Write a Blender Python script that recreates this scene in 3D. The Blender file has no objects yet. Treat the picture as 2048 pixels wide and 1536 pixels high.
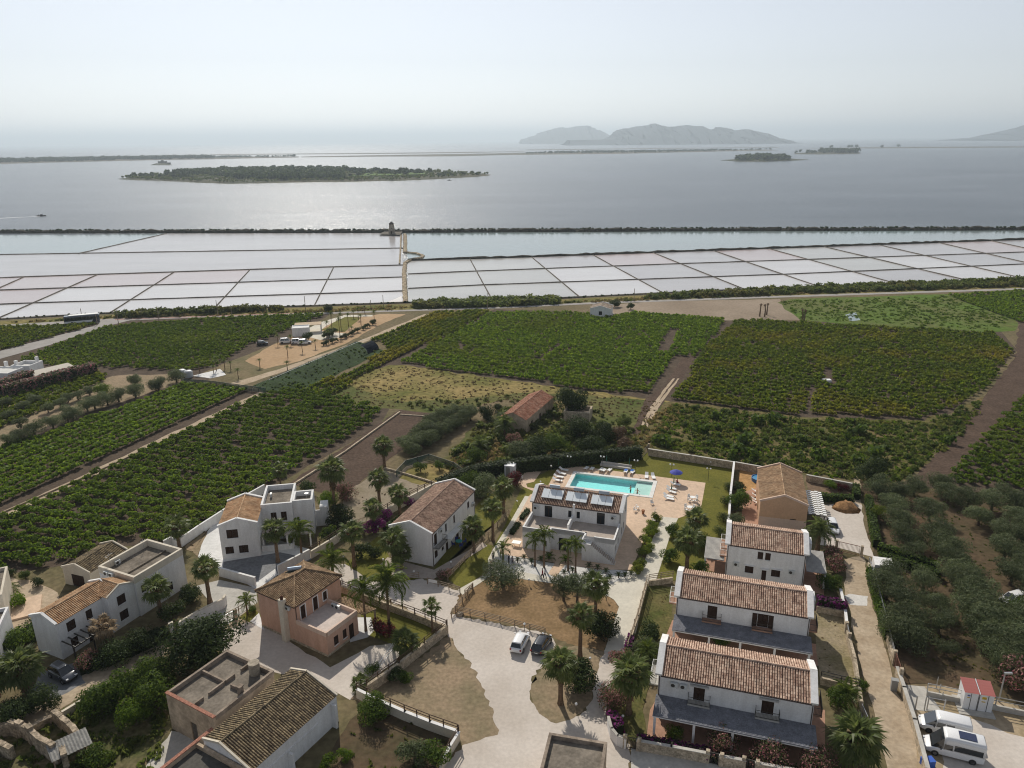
import bpy, bmesh, math, random
import numpy as np
from mathutils import Vector, Matrix
R=math.radians
scene=bpy.context.scene
# ---------------------------------------------------------------- camera, sky, sun, exposure
CAM_H=62.5; FPX=1500.0; HORIZON=280.0; ROLL=R(0.53)
PITCH=math.atan((768-HORIZON)/FPX)
cd=bpy.data.cameras.new('camera'); cam=bpy.data.objects.new('camera',cd)
scene.collection.objects.link(cam); scene.camera=cam
cd.sensor_width=36.0; cd.lens=36.0*FPX/2048; cd.clip_start=0.5; cd.clip_end=90000
cam.location=(0,0,CAM_H)
cam.rotation_euler=(Matrix.Rotation(R(90)-PITCH,3,'X')@Matrix.Rotation(-ROLL,3,'Z')).to_euler()
SUN_EL=R(39); SUN_AZ=R(-14.5)          # azimuth from +Y towards +X
world=bpy.data.worlds.new('World'); scene.world=world; world.use_nodes=True
wn=world.node_tree.nodes; wl=world.node_tree.links
bg=wn['Background']; sky=wn.new('ShaderNodeTexSky'); sky.sky_type='NISHITA'
sky.sun_disc=False; sky.sun_elevation=SUN_EL; sky.sun_rotation=SUN_AZ
sky.air_density=1.0; sky.dust_density=.4; sky.ozone_density=1.0; sky.altitude=60
hs=wn.new('ShaderNodeHueSaturation'); hs.inputs['Saturation'].default_value=0.3
wl.new(sky.outputs['Color'],hs.inputs['Color']); tint=wn.new('ShaderNodeMix'); tint.data_type='RGBA'; tint.blend_type='MULTIPLY'; tint.inputs['Factor'].default_value=1; tint.inputs['B'].default_value=(.985,1.0,1.05,1)
wl.new(hs.outputs['Color'],tint.inputs['A']); wl.new(tint.outputs['Result'],bg.inputs['Color'])
bg.inputs['Strength'].default_value=0.096
sd=bpy.data.lights.new('sun','SUN'); sun=bpy.data.objects.new('sun',sd); scene.collection.objects.link(sun)
sd.energy=4.2; sd.angle=R(0.6); sd.color=(1.0,0.93,0.82)
sdir=Vector((math.sin(SUN_AZ)*math.cos(SUN_EL),math.cos(SUN_AZ)*math.cos(SUN_EL),math.sin(SUN_EL)))
sun.rotation_euler=(-sdir).to_track_quat('-Z','Y').to_euler(); sun.location=(0,0,300)
vs=scene.view_settings; vs.view_transform='Standard'; vs.look='None'; vs.exposure=0.0; vs.gamma=1.0; vs.use_curve_mapping=False
scene.cycles.use_denoising=True; scene.cycles.filter_width=1.1

# ---------------------------------------------------------------- helpers
rng=random.Random(7); nr=np.random.default_rng(7)
SP,CP=math.sin(PITCH),math.cos(PITCH); CR,SR=math.cos(ROLL),math.sin(ROLL)
def G(px,py,z=0.0):
    "point at height z seen at pixel px,py of the 2048x1536 photograph (surveying helper)"
    u=(px-1024)/FPX; v=(py-768)/FPX
    u,v=CR*u-SR*v,SR*u+CR*v
    d=(u,CP-v*SP,-SP-v*CP); t=(z-CAM_H)/d[2]
    return Vector((d[0]*t,d[1]*t,z))
def PY(p):
    z=p[2]-CAM_H; w=p[1]*CP-z*SP; u=p[0]/w; v=-(p[1]*SP+z*CP)/w
    return 768+(-SR*u+CR*v)*FPX
def HT(bx,by,ty,z0=0):
    "height of an upright thing from its foot pixel and the row of its top"
    g=G(bx,by,z0); a,b=0.0,60.0
    for _ in range(40):
        m=(a+b)/2
        if PY((g[0],g[1],z0+m))>ty: a=m
        else: b=m
    return a
C=scene.collection
def prop(o,label=None,cat=None,group=None,kind=None):
    if label: o['label']=label
    if cat: o['category']=cat
    if group: o['group']=group
    if kind: o['kind']=kind
    return o
def thing(name,label,cat,loc=(0,0,0),rz=0.0,group=None):
    o=bpy.data.objects.new(name,None); C.objects.link(o); o.location=loc; o.rotation_euler=(0,0,rz)
    o.empty_display_size=.3
    return prop(o,label,cat,group)
def dup(src,loc=None,rz=None,label=None,scale=None):
    def cp(o,par):
        c=o.copy(); C.objects.link(c)
        if par: c.parent=par
        for ch in o.children: cp(ch,c)
        return c
    r=cp(src,None)
    if loc is not None: r.location=loc
    if rz is not None: r.rotation_euler=(0,0,rz)
    if label: r['label']=label
    if scale: r.scale=(scale,)*3
    return r
class MB:
    "collects geometry; build() links it as one mesh object"
    def __init__(s): s.v=[]; s.f=[]; s.m=[]; s.mi=0
    def add(s,vs,fs):
        b=len(s.v); s.v+= [tuple(p) for p in vs]
        for f in fs: s.f.append(tuple(b+i for i in f)); s.m.append(s.mi)
        return s
    def quad(s,a,b,c,d): return s.add((a,b,c,d),((0,1,2,3),))
    def box(s,x0,y0,z0,x1,y1,z1,bottom=True):
        v=[(x0,y0,z0),(x1,y0,z0),(x1,y1,z0),(x0,y1,z0),(x0,y0,z1),(x1,y0,z1),(x1,y1,z1),(x0,y1,z1)]
        f=[(4,5,6,7),(0,1,5,4),(1,2,6,5),(2,3,7,6),(3,0,4,7)]
        if bottom: f.append((3,2,1,0))
        return s.add(v,f)
    def cbox(s,c,sx,sy,sz,rz=0,taper=1.0):
        ca,sa=math.cos(rz),math.sin(rz); v=[]
        for k,t in ((0,1.0),(1,taper)):
            for x,y in ((-1,-1),(1,-1),(1,1),(-1,1)):
                X,Y=x*sx/2*t,y*sy/2*t
                v.append((c[0]+ca*X-sa*Y,c[1]+sa*X+ca*Y,c[2]+k*sz))
        return s.add(v,[(4,5,6,7),(0,1,5,4),(1,2,6,5),(2,3,7,6),(3,0,4,7),(3,2,1,0)])
    def beam(s,a,b,w,h,up=(0,0,1)):
        a=Vector(a); b=Vector(b); d=(b-a).normalized(); u=Vector(up)
        sd=d.cross(u)
        if sd.length<1e-4: sd=d.cross(Vector((0,1,0)))
        sd.normalize(); u=sd.cross(d).normalized(); v=[]
        for p in (a,b):
            for x,y in ((-1,-1),(1,-1),(1,1),(-1,1)): v.append(p+sd*(x*w/2)+u*(y*h/2))
        return s.add(v,[(0,1,2,3),(7,6,5,4),(0,4,5,1),(1,5,6,2),(2,6,7,3),(3,7,4,0)])
    def tube(s,pts,rad,n=6,cap=True):
        pts=[Vector(p) for p in pts]; k=len(pts)
        if not hasattr(rad,'__len__'): rad=[rad]*k
        rings=[]
        for i,p in enumerate(pts):
            d=(pts[min(i+1,k-1)]-pts[max(i-1,0)]).normalized()
            a=d.cross(Vector((0,0,1))) if abs(d.z)<.95 else d.cross(Vector((0,1,0)))
            a.normalize(); b=d.cross(a)
            rings.append([p+a*(math.cos(2*math.pi*j/n)*rad[i])+b*(math.sin(2*math.pi*j/n)*rad[i]) for j in range(n)])
        v=[q for r in rings for q in r]; f=[]
        for i in range(k-1):
            for j in range(n): f.append((i*n+j,i*n+(j+1)%n,(i+1)*n+(j+1)%n,(i+1)*n+j))
        if cap: f.append(tuple(range(n))[::-1]); f.append(tuple((k-1)*n+j for j in range(n)))
        return s.add(v,f)
    def lathe(s,prof,n=12,c=(0,0,0)):
        v=[]; f=[]; k=len(prof)
        for r,z in prof:
            for j in range(n): v.append((c[0]+r*math.cos(2*math.pi*j/n),c[1]+r*math.sin(2*math.pi*j/n),c[2]+z))
        for i in range(k-1):
            for j in range(n): f.append((i*n+j,i*n+(j+1)%n,(i+1)*n+(j+1)%n,(i+1)*n+j))
        f.append(tuple((k-1)*n+j for j in range(n))); f.append(tuple(range(n))[::-1])
        return s.add(v,f)
    def loft(s,rings,caps=True):
        k=len(rings); n=len(rings[0]); v=[p for r in rings for p in r]; f=[]
        for i in range(k-1):
            for j in range(n): f.append((i*n+j,i*n+(j+1)%n,(i+1)*n+(j+1)%n,(i+1)*n+j))
        if caps: f.append(tuple(range(n))[::-1]); f.append(tuple((k-1)*n+j for j in range(n)))
        return s.add(v,f)
    def mesh(s,name,mat,smooth=False,fixn=True):
        me=bpy.data.meshes.new(name); me.from_pydata(s.v,[],s.f)
        for m in (mat if isinstance(mat,(list,tuple)) else [mat]): me.materials.append(m)
        if any(s.m): me.polygons.foreach_set('material_index',s.m)
        if fixn and len(s.f)<60000:
            bm=bmesh.new(); bm.from_mesh(me); bmesh.ops.recalc_face_normals(bm,faces=bm.faces); bm.to_mesh(me); bm.free()
        if smooth: me.polygons.foreach_set('use_smooth',[True]*len(me.polygons))
        me.update(); return me
    def build(s,name,mat,parent=None,loc=None,rz=None,smooth=False,fixn=True):
        o=bpy.data.objects.new(name,s.mesh(name,mat,smooth,fixn)); C.objects.link(o)
        if parent is not None: o.parent=parent
        if loc is not None: o.location=loc
        if rz is not None: o.rotation_euler=(0,0,rz)
        return o
def link(name,me,parent=None,loc=None,rot=None,scale=None):
    o=bpy.data.objects.new(name,me); C.objects.link(o)
    if parent is not None: o.parent=parent
    if loc is not None: o.location=loc
    if rot is not None: o.rotation_euler=rot
    if scale is not None: o.scale=scale if hasattr(scale,'__len__') else (scale,)*3
    return o

# ---------------------------------------------------------------- materials
MATS={}
def M(name,col,rough=.85,var=.2,scale=1.0,col2=None,bump=0.0,bscale=None,spec=.06,detail=4,metal=0.0,fine=None,zs=None):
    "surface with large patches (col..col2), fine speckle and relief, all in world position"
    if name in MATS: return MATS[name]
    m=bpy.data.materials.new(name); m.use_nodes=True; nt=m.node_tree; n=nt.nodes; l=nt.links
    p=n['Principled BSDF']; p.inputs['Roughness'].default_value=rough; p.inputs['Specular IOR Level'].default_value=spec
    p.inputs['Metallic'].default_value=metal
    g=n.new('ShaderNodeNewGeometry')
    t=n.new('ShaderNodeTexNoise'); t.inputs['Scale'].default_value=scale; t.inputs['Detail'].default_value=detail; t.inputs['Roughness'].default_value=.65
    if zs:
        mp=n.new('ShaderNodeMapping'); mp.inputs['Scale'].default_value=(1,1,zs); l.new(g.outputs['Position'],mp.inputs['Vector']); l.new(mp.outputs['Vector'],t.inputs['Vector'])
    else: l.new(g.outputs['Position'],t.inputs['Vector'])
    c2=col2 if col2 else tuple(c*(1-var) for c in col); c1=col if col2 else tuple(min(1,c*(1+var)) for c in col)
    r=n.new('ShaderNodeValToRGB'); r.color_ramp.elements[0].position=.35; r.color_ramp.elements[1].position=.65
    r.color_ramp.elements[0].color=(*c2,1); r.color_ramp.elements[1].color=(*c1,1)
    l.new(t.outputs['Fac'],r.inputs['Fac']); out=r.outputs['Color']
    if fine:
        t2=n.new('ShaderNodeTexNoise'); t2.inputs['Scale'].default_value=fine[0]; t2.inputs['Detail'].default_value=2
        l.new(g.outputs['Position'],t2.inputs['Vector'])
        mr=n.new('ShaderNodeMapRange'); mr.inputs['From Min'].default_value=.3; mr.inputs['From Max'].default_value=.7
        mr.inputs['To Min'].default_value=1-fine[1]; mr.inputs['To Max'].default_value=1+fine[1]
        l.new(t2.outputs['Fac'],mr.inputs['Value'])
        mx=n.new('ShaderNodeMix'); mx.data_type='RGBA'; mx.blend_type='MULTIPLY'; mx.inputs['Factor'].default_value=1
        l.new(out,mx.inputs['A']); l.new(mr.outputs['Result'],mx.inputs['B']); out=mx.outputs['Result']
    l.new(out,p.inputs['Base Color'])
    if bump:
        tb=n.new('ShaderNodeTexNoise'); tb.inputs['Scale'].default_value=bscale or scale*4; tb.inputs['Detail'].default_value=3
        l.new(g.outputs['Position'],tb.inputs['Vector'])
        b=n.new('ShaderNodeBump'); b.inputs['Strength'].default_value=.7; b.inputs['Distance'].default_value=bump
        l.new(tb.outputs['Fac'],b.inputs['Height']); l.new(b.outputs['Normal'],p.inputs['Normal'])
    MATS[name]=m; return m
def LEAF(name,cols,trans=.3,rough=.6,patch=None,pscale=.08):
    "leaf cards: colour differs from leaf to leaf and plant to plant, light shines through"
    m=bpy.data.materials.new(name); m.use_nodes=True; nt=m.node_tree; n=nt.nodes; l=nt.links
    for x in list(n): n.remove(x)
    o=n.new('ShaderNodeOutputMaterial'); g=n.new('ShaderNodeNewGeometry'); oi=n.new('ShaderNodeObjectInfo')
    r=n.new('ShaderNodeValToRGB'); e=r.color_ramp.elements
    e[0].color=(*cols[0],1); e[1].color=(*cols[-1],1)
    for i in range(1,len(cols)-1):
        x=e.new(i/(len(cols)-1)); x.color=(*cols[i],1)
    l.new(g.outputs['Random Per Island'],r.inputs['Fac']); out=r.outputs['Color']
    mr=n.new('ShaderNodeMapRange'); mr.inputs['To Min'].default_value=.75; mr.inputs['To Max'].default_value=1.25
    l.new(oi.outputs['Random'],mr.inputs['Value'])
    mx=n.new('ShaderNodeMix'); mx.data_type='RGBA'; mx.blend_type='MULTIPLY'; mx.inputs['Factor'].default_value=1
    l.new(out,mx.inputs['A']); l.new(mr.outputs['Result'],mx.inputs['B']); out=mx.outputs['Result']
    if patch:
        t=n.new('ShaderNodeTexNoise'); t.inputs['Scale'].default_value=pscale; t.inputs['Detail'].default_value=3
        l.new(g.outputs['Position'],t.inputs['Vector'])
        q=n.new('ShaderNodeMapRange'); q.inputs['From Min'].default_value=.5; q.inputs['From Max'].default_value=.68
        l.new(t.outputs['Fac'],q.inputs['Value'])
        m2=n.new('ShaderNodeMix'); m2.data_type='RGBA'; l.new(q.outputs['Result'],m2.inputs['Factor'])
        l.new(out,m2.inputs['A']); m2.inputs['B'].default_value=(*patch,1); out=m2.outputs['Result']
    d=n.new('ShaderNodeBsdfPrincipled'); d.inputs['Roughness'].default_value=rough; d.inputs['Specular IOR Level'].default_value=.12
    tr=n.new('ShaderNodeBsdfTranslucent'); ms=n.new('ShaderNodeMixShader'); ms.inputs['Fac'].default_value=trans
    l.new(out,d.inputs['Base Color'])
    hv=n.new('ShaderNodeHueSaturation'); hv.inputs['Value'].default_value=1.5; hv.inputs['Saturation'].default_value=1.1; hv.inputs['Hue'].default_value=.485
    l.new(out,hv.inputs['Color']); l.new(hv.outputs['Color'],tr.inputs['Color'])
    l.new(d.outputs[0],ms.inputs[1]); l.new(tr.outputs[0],ms.inputs[2]); l.new(ms.outputs[0],o.inputs['Surface'])
    MATS[name]=m; return m
def TILE(name,cols):
    m=bpy.data.materials.new(name); m.use_nodes=True; nt=m.node_tree; n=nt.nodes; l=nt.links
    p=n['Principled BSDF']; p.inputs['Roughness'].default_value=.9; p.inputs['Specular IOR Level'].default_value=.15
    g=n.new('ShaderNodeNewGeometry'); r=n.new('ShaderNodeValToRGB'); e=r.color_ramp.elements
    e[0].color=(*cols[0],1); e[1].color=(*cols[-1],1)
    for i in range(1,len(cols)-1): x=e.new(i/(len(cols)-1)); x.color=(*cols[i],1)
    l.new(g.outputs['Random Per Island'],r.inputs['Fac'])
    t=n.new('ShaderNodeTexNoise'); t.inputs['Scale'].default_value=.9; t.inputs['Detail'].default_value=5
    l.new(g.outputs['Position'],t.inputs['Vector'])
    mr=n.new('ShaderNodeMapRange'); mr.inputs['From Min'].default_value=.3; mr.inputs['From Max'].default_value=.7; mr.inputs['To Min'].default_value=.7; mr.inputs['To Max'].default_value=1.2
    l.new(t.outputs['Fac'],mr.inputs['Value'])
    mx=n.new('ShaderNodeMix'); mx.data_type='RGBA'; mx.blend_type='MULTIPLY'; mx.inputs['Factor'].default_value=1
    l.new(r.outputs['Color'],mx.inputs['A']); l.new(mr.outputs['Result'],mx.inputs['B']); l.new(mx.outputs['Result'],p.inputs['Base Color'])
    MATS[name]=m; return m
def PAINT(name,col,rough=.3,metal=0,spec=.5,coat=0):
    if name in MATS: return MATS[name]
    m=bpy.data.materials.new(name); m.use_nodes=True; nt=m.node_tree; p=nt.nodes['Principled BSDF']
    t=nt.nodes.new('ShaderNodeTexNoise'); t.inputs['Scale'].default_value=9; t.inputs['Detail'].default_value=3
    g=nt.nodes.new('ShaderNodeTexCoord'); nt.links.new(g.outputs['Object'],t.inputs['Vector'])
    mr=nt.nodes.new('ShaderNodeMapRange'); mr.inputs['To Min'].default_value=.88; mr.inputs['To Max'].default_value=1.08
    nt.links.new(t.outputs['Fac'],mr.inputs['Value'])
    mx=nt.nodes.new('ShaderNodeMix'); mx.data_type='RGBA'; mx.blend_type='MULTIPLY'; mx.inputs['Factor'].default_value=1
    mx.inputs['A'].default_value=(*col,1); nt.links.new(mr.outputs['Result'],mx.inputs['B']); nt.links.new(mx.outputs['Result'],p.inputs['Base Color'])
    p.inputs['Roughness'].default_value=rough; p.inputs['Metallic'].default_value=metal; p.inputs['Specular IOR Level'].default_value=spec
    p.inputs['Coat Weight'].default_value=coat
    MATS[name]=m; return m
def WATER(name,col,rough,layers,var=None,vscale=.01,spec=.5,dist=1.0):
    m=bpy.data.materials.new(name); m.use_nodes=True; nt=m.node_tree; n=nt.nodes; l=nt.links
    p=n['Principled BSDF']; p.inputs['Roughness'].default_value=rough; p.inputs['IOR'].default_value=1.33; p.inputs['Specular IOR Level'].default_value=spec
    p.inputs['Base Color'].default_value=(*col,1)
    g=n.new('ShaderNodeNewGeometry'); prev=None
    for sc,hgt,stretch in layers:
        mp=n.new('ShaderNodeMapping'); mp.inputs['Scale'].default_value=(sc,sc*stretch,sc); l.new(g.outputs['Position'],mp.inputs['Vector'])
        t=n.new('ShaderNodeTexNoise'); t.inputs['Scale'].default_value=1; t.inputs['Detail'].default_value=3; l.new(mp.outputs['Vector'],t.inputs['Vector'])
        b=n.new('ShaderNodeBump'); b.inputs['Strength'].default_value=1; b.inputs['Distance'].default_value=hgt
        l.new(t.outputs['Fac'],b.inputs['Height'])
        if prev: l.new(prev.outputs['Normal'],b.inputs['Normal'])
        prev=b
    if prev: l.new(prev.outputs['Normal'],p.inputs['Normal'])
    if var:
        mp=n.new('ShaderNodeMapping'); mp.inputs['Scale'].default_value=(vscale,vscale*2.5,vscale); l.new(g.outputs['Position'],mp.inputs['Vector'])
        t=n.new('ShaderNodeTexNoise'); t.inputs['Scale'].default_value=1; t.inputs['Detail'].default_value=5; l.new(mp.outputs['Vector'],t.inputs['Vector'])
        r=n.new('ShaderNodeValToRGB'); r.color_ramp.elements[0].position=.35; r.color_ramp.elements[1].position=.68
        r.color_ramp.elements[0].color=(*col,1); r.color_ramp.elements[1].color=(*var,1)
        l.new(t.outputs['Fac'],r.inputs['Fac']); l.new(r.outputs['Color'],p.inputs['Base Color'])
    MATS[name]=m; return m
white=M('white_plaster',(.78,.775,.765),.9,col2=(.68,.67,.655),scale=1.3,zs=.22,fine=(5,.06),bump=.004,bscale=8)
cream=M('cream_plaster',(.62,.56,.46),.9,.08,.7,fine=(5,.06))
pink=M('pink_plaster',(.62,.40,.30),.9,col2=(.53,.33,.24),scale=1.1,zs=.22,fine=(4,.06))
buff=M('buff_plaster',(.56,.36,.23),.9,.06,.5,fine=(4,.05))
buffpale=M('pale_buff_plaster',(.62,.47,.38),.9,.06,.5,fine=(4,.05))
ochre=M('old_ochre_plaster',(.47,.37,.27),.95,.25,.6,fine=(3,.12),bump=.01,bscale=5)
stone=M('stone_masonry',(.42,.35,.26),.95,.3,1.6,fine=(5,.3),bump=.05,bscale=4)
rubble=M('rubble_stone',(.33,.27,.20),.95,.4,1.5,fine=(4,.35),bump=.06,bscale=3)
acm=PAINT('grey_white_casing',(.56,.58,.57),.45)
wornparapet=M('weathered_parapet',(.27,.22,.175),.95,.25,.8,fine=(3,.18))
brick=M('red_brick_coping',(.36,.18,.13),.9,.2,3,fine=(8,.2))
concrete=M('concrete',(.46,.44,.40),.9,.12,.5,fine=(3,.08))
roofscreed=M('weathered_roof_screed',(.19,.165,.135),.95,.3,.45,fine=(3,.18))
terr=M('terrace_paving',(.42,.36,.31),.85,.1,.8,fine=(3,.06))
wood=M('brown_shutter_wood',(.05,.03,.022),.6,.2,4)
woodg=M('weathered_timber',(.30,.235,.17),.85,.25,3,fine=(9,.15))
glass=PAINT('dark_window_glass',(.015,.02,.025),.08)
iron=PAINT('dark_iron',(.04,.035,.03),.5)
brownmetal=PAINT('brown_gutter',(.055,.03,.022),.5)
galv=PAINT('galvanised_metal',(.45,.46,.47),.35,.6)
plastic=PAINT('white_plastic',(.82,.82,.80),.4)
slate=M('grey_cane_roofing',(.21,.215,.24),.85,.18,1.2,fine=(7,.2))
tile_red=TILE('red_clay_tile',[(.32,.20,.15),(.50,.345,.26),(.64,.48,.37),(.42,.275,.205)])
tile_brown=TILE('brown_clay_tile',[(.24,.155,.115),(.36,.24,.18),(.50,.36,.27),(.30,.195,.145)])
tile_buff=TILE('buff_clay_tile',[(.30,.19,.11),(.42,.28,.17),(.50,.36,.23),(.36,.23,.14)])
tile_orange=TILE('orange_clay_tile',[(.40,.235,.13),(.50,.32,.185),(.57,.40,.25),(.44,.27,.15)])
tile_old=TILE('old_lichen_tile',[(.10,.08,.055),(.20,.16,.10),(.32,.25,.15),(.15,.115,.075)])
bark=M('grey_bark',(.12,.09,.065),.95,.3,4,bump=.02,bscale=8)
palmbark=M('palm_trunk_bark',(.17,.115,.075),.95,.35,5,bump=.03,bscale=7)
L_vine=LEAF('vine_leaves',[(.05,.09,.014),(.09,.15,.022),(.145,.21,.035),(.065,.115,.018)],.48,patch=(.12,.165,.03),pscale=.03)
L_vine2=LEAF('yellowing_vine_leaves',[(.055,.095,.015),(.10,.15,.023),(.155,.19,.035),(.075,.12,.018)],.48,patch=(.20,.19,.035),pscale=.045)
L_olive=LEAF('olive_leaves',[(.06,.082,.036),(.095,.12,.058),(.135,.155,.085),(.075,.10,.045)],.38)
L_dark=LEAF('dark_evergreen_leaves',[(.022,.038,.013),(.04,.06,.02),(.06,.085,.028)],.3)
L_green=LEAF('green_shrub_leaves',[(.035,.065,.013),(.065,.105,.02),(.10,.145,.03)],.4)
L_fresh=LEAF('fresh_green_leaves',[(.05,.10,.012),(.09,.15,.02),(.13,.19,.03)],.4)
L_palm=LEAF('palm_leaves',[(.07,.10,.03),(.115,.15,.048),(.16,.185,.075)],.5,.4)
L_queen=LEAF('feather_palm_leaves',[(.06,.09,.018),(.10,.14,.03),(.15,.18,.045)],.42,.4)
L_dead=LEAF('dead_palm_leaves',[(.22,.16,.09),(.30,.22,.13),(.16,.11,.065)],.2)
L_skirt=LEAF('old_palm_skirt',[(.13,.085,.045),(.18,.12,.065),(.09,.06,.035)],.15)
L_oleander=LEAF('flowering_oleander',[(.04,.065,.022),(.07,.10,.03),(.42,.17,.18),(.05,.085,.025),(.50,.27,.25)],.35)
L_boug=LEAF('bougainvillea_flowers',[(.13,.018,.10),(.20,.025,.15),(.07,.02,.06),(.035,.05,.015)],.3)
L_redfl=LEAF('dark_red_flowers',[(.14,.012,.02),(.09,.01,.018),(.03,.05,.012)],.3)
L_scrub=LEAF('scrub_leaves',[(.05,.078,.02),(.085,.115,.032),(.12,.145,.045),(.065,.095,.026)],.45,patch=(.125,.125,.04),pscale=.06)
L_drytuft=LEAF('dry_tufts',[(.24,.18,.10),(.19,.15,.085),(.15,.13,.06)],.25)
L_straw=LEAF('dry_grass_blades',[(.22,.17,.08),(.30,.24,.12),(.15,.13,.05),(.12,.14,.04)],.3,patch=(.09,.12,.03),pscale=.09)
L_brownbush=LEAF('dry_brown_twigs',[(.14,.09,.055),(.20,.135,.09),(.10,.075,.04)],.2)

# ---------------------------------------------------------------- ground, water, far land
SHEETS=[]
def poly_xy(pts): return [G(*p)[:2] for p in pts]
def rough_edge(P,jit,step):
    out=[]
    for i in range(len(P)):
        a=Vector(P[i]); b=Vector(P[(i+1)%len(P)]); d=b-a; L=d.length; k=max(1,int(L/step)); nrm=Vector((-d.y,d.x)).normalized()
        for j in range(k):
            q=a+d*(j/k)
            if j: q=q+nrm*rng.uniform(-jit,jit)
            out.append((q.x,q.y))
    return out
def fill(bm,P,z,hole=None):
    if not hole:
        f=bm.faces.new([bm.verts.new((x,y,z)) for x,y in P]); bmesh.ops.triangulate(bm,faces=bm.faces); return
    es=[]
    for Q in (P,hole):
        vv=[bm.verts.new((x,y,z)) for x,y in Q]; es+=[bm.edges.new((vv[i],vv[(i+1)%len(vv)])) for i in range(len(vv))]
    bmesh.ops.triangle_fill(bm,use_beauty=True,use_dissolve=False,edges=es)
PYAW=R(-17.3); PO=G(1130,975); PU=Vector((math.cos(PYAW),math.sin(PYAW))); PV=Vector((-PU.y,PU.x)); PLX,PLY=16.4,7.45
pool_pt=lambda x,y:(PO[0]+PU.x*x+PV.x*y,PO[1]+PU.y*x+PV.y*y)
POOL=[pool_pt(.35,.35),pool_pt(PLX-.35,.35),pool_pt(PLX-.35,PLY-.35),pool_pt(.35,PLY-.35)]
def sheet(name,pts,mat,jit=0,step=2.0,z=None,world=False,kind='structure',label=None,hole=None):
    P=pts if world else poly_xy(pts)
    if jit: P=rough_edge(P,jit,step)
    if z is None:
        bx=(min(q[0] for q in P),max(q[0] for q in P),min(q[1] for q in P),max(q[1] for q in P))
        lv=1+max([l for l,b in SHEETS if b[0]<bx[1] and bx[0]<b[1] and b[2]<bx[3] and bx[2]<b[3]],default=0)
        SHEETS.append((lv,bx)); z=.004*lv
    me=bpy.data.meshes.new(name); bm=bmesh.new()
    fill(bm,P,z,hole)
    bmesh.ops.recalc_face_normals(bm,faces=bm.faces)
    bm.normal_update()
    for f in bm.faces:
        if f.normal.z<0: f.normal_flip()
    bm.to_mesh(me); bm.free(); me.materials.append(mat)
    o=link(name,me); prop(o,label,None,None,kind); return o
def inside(P,x,y):
    c=False; j=len(P)-1
    for i in range(len(P)):
        xi,yi=P[i]; xj,yj=P[j]
        if (yi>y)!=(yj>y) and x<(xj-xi)*(y-yi)/(yj-yi)+xi: c=not c
        j=i
    return c
soil=M('dark_field_soil',(.09,.068,.05),.95,.2,.35,fine=(1.6,.2),bump=.06,bscale=2)
plough=M('ploughed_soil',(.092,.064,.048),.95,.15,.25,fine=(1.8,.25),bump=.12,bscale=1.8)
red_soil=M('red_earth',(.115,.078,.05),.95,col2=(.08,.066,.037),scale=.22,fine=(1.5,.2),bump=.05,bscale=2)
drygrass=M('dry_trampled_grass',(.285,.19,.105),.95,col2=(.20,.135,.07),scale=.3,fine=(2.5,.2),bump=.03,bscale=4)
dirtlot=M('dusty_dirt',(.30,.225,.15),.95,col2=(.205,.17,.105),scale=.16,fine=(2.0,.2),bump=.03,bscale=3)
gravel=M('pale_gravel',(.59,.535,.48),.95,col2=(.49,.435,.38),scale=.12,fine=(2.5,.07),bump=.015,bscale=6)
track=M('sandy_track',(.46,.375,.275),.95,col2=(.36,.28,.195),scale=.3,fine=(2.0,.14),bump=.03,bscale=3)
path=M('pale_concrete_path',(.60,.565,.48),.9,.07,.4,fine=(2.5,.05))
pave=M('white_paving',(.66,.655,.64),.8,.08,.6,fine=(2,.06))
deckm=M('pink_stone_deck',(.60,.45,.33),.85,.08,.5,fine=(2.2,.08))
terracotta=M('terracotta_paving',(.40,.24,.17),.85,.12,.6,fine=(2.5,.1))
lawn=M('lawn_grass',(.155,.145,.03),.9,col2=(.115,.115,.024),scale=.25,fine=(3,.18),bump=.03,bscale=6)
meadow=M('green_meadow_grass',(.085,.15,.022),.95,col2=(.12,.125,.045),scale=.04,fine=(.7,.25),bump=.06,bscale=1.5)
fieldgrass=M('yellow_field_grass',(.27,.205,.085),.95,col2=(.10,.11,.025),scale=.05,fine=(.8,.25),bump=.08,bscale=1.5)
scrubg=M('scrub_floor',(.085,.095,.03),.95,col2=(.17,.125,.06),scale=.06,fine=(.9,.3),bump=.08,bscale=1.5)
baseg=M('brown_green_ground',(.11,.10,.048),.95,col2=(.18,.14,.085),scale=.05,fine=(1.2,.25),bump=.05,bscale=2)
tanlot=M('sunlit_tan_sand',(.44,.31,.19),.95,col2=(.37,.25,.145),scale=.06,fine=(1.0,.1))
bare=M('bare_grey_earth',(.31,.25,.19),.95,col2=(.24,.19,.14),scale=.05,fine=(1.0,.12))
asphalt=M('pale_worn_asphalt',(.33,.31,.29),.9,.1,.2,fine=(1.2,.06))
pinkkerb=M('pinkish_cycle_lane',(.33,.20,.17),.9,.1,.3)
dykem=M('salt_pan_bank_earth',(.14,.125,.105),.95,.3,.8,fine=(2,.3),bump=.1,bscale=1.5)
rockm=M('dark_bank_rocks',(.06,.055,.042),.95,.4,.8,fine=(1.5,.4),bump=.2,bscale=1)
paledyke=M('pale_stone_causeway',(.30,.245,.17),.95,.35,.6,fine=(1.2,.4),bump=.1,bscale=1.2)
saltm=M('white_salt_crust',(.72,.70,.68),.8,.05,.1)
WL=[(.9,.20,1.5),(.25,.5,1.7),(.03,.4,2.0)]
seam=WATER('lagoon_water',(.03,.042,.055),.27,WL,var=(.075,.092,.11),vscale=.004)
PL=[(1.2,.03,1.4),(.3,.05,1.4)]
pan_white=WATER('white_brine',(.56,.545,.54),.18,PL,var=(.51,.49,.485),vscale=.02)
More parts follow.
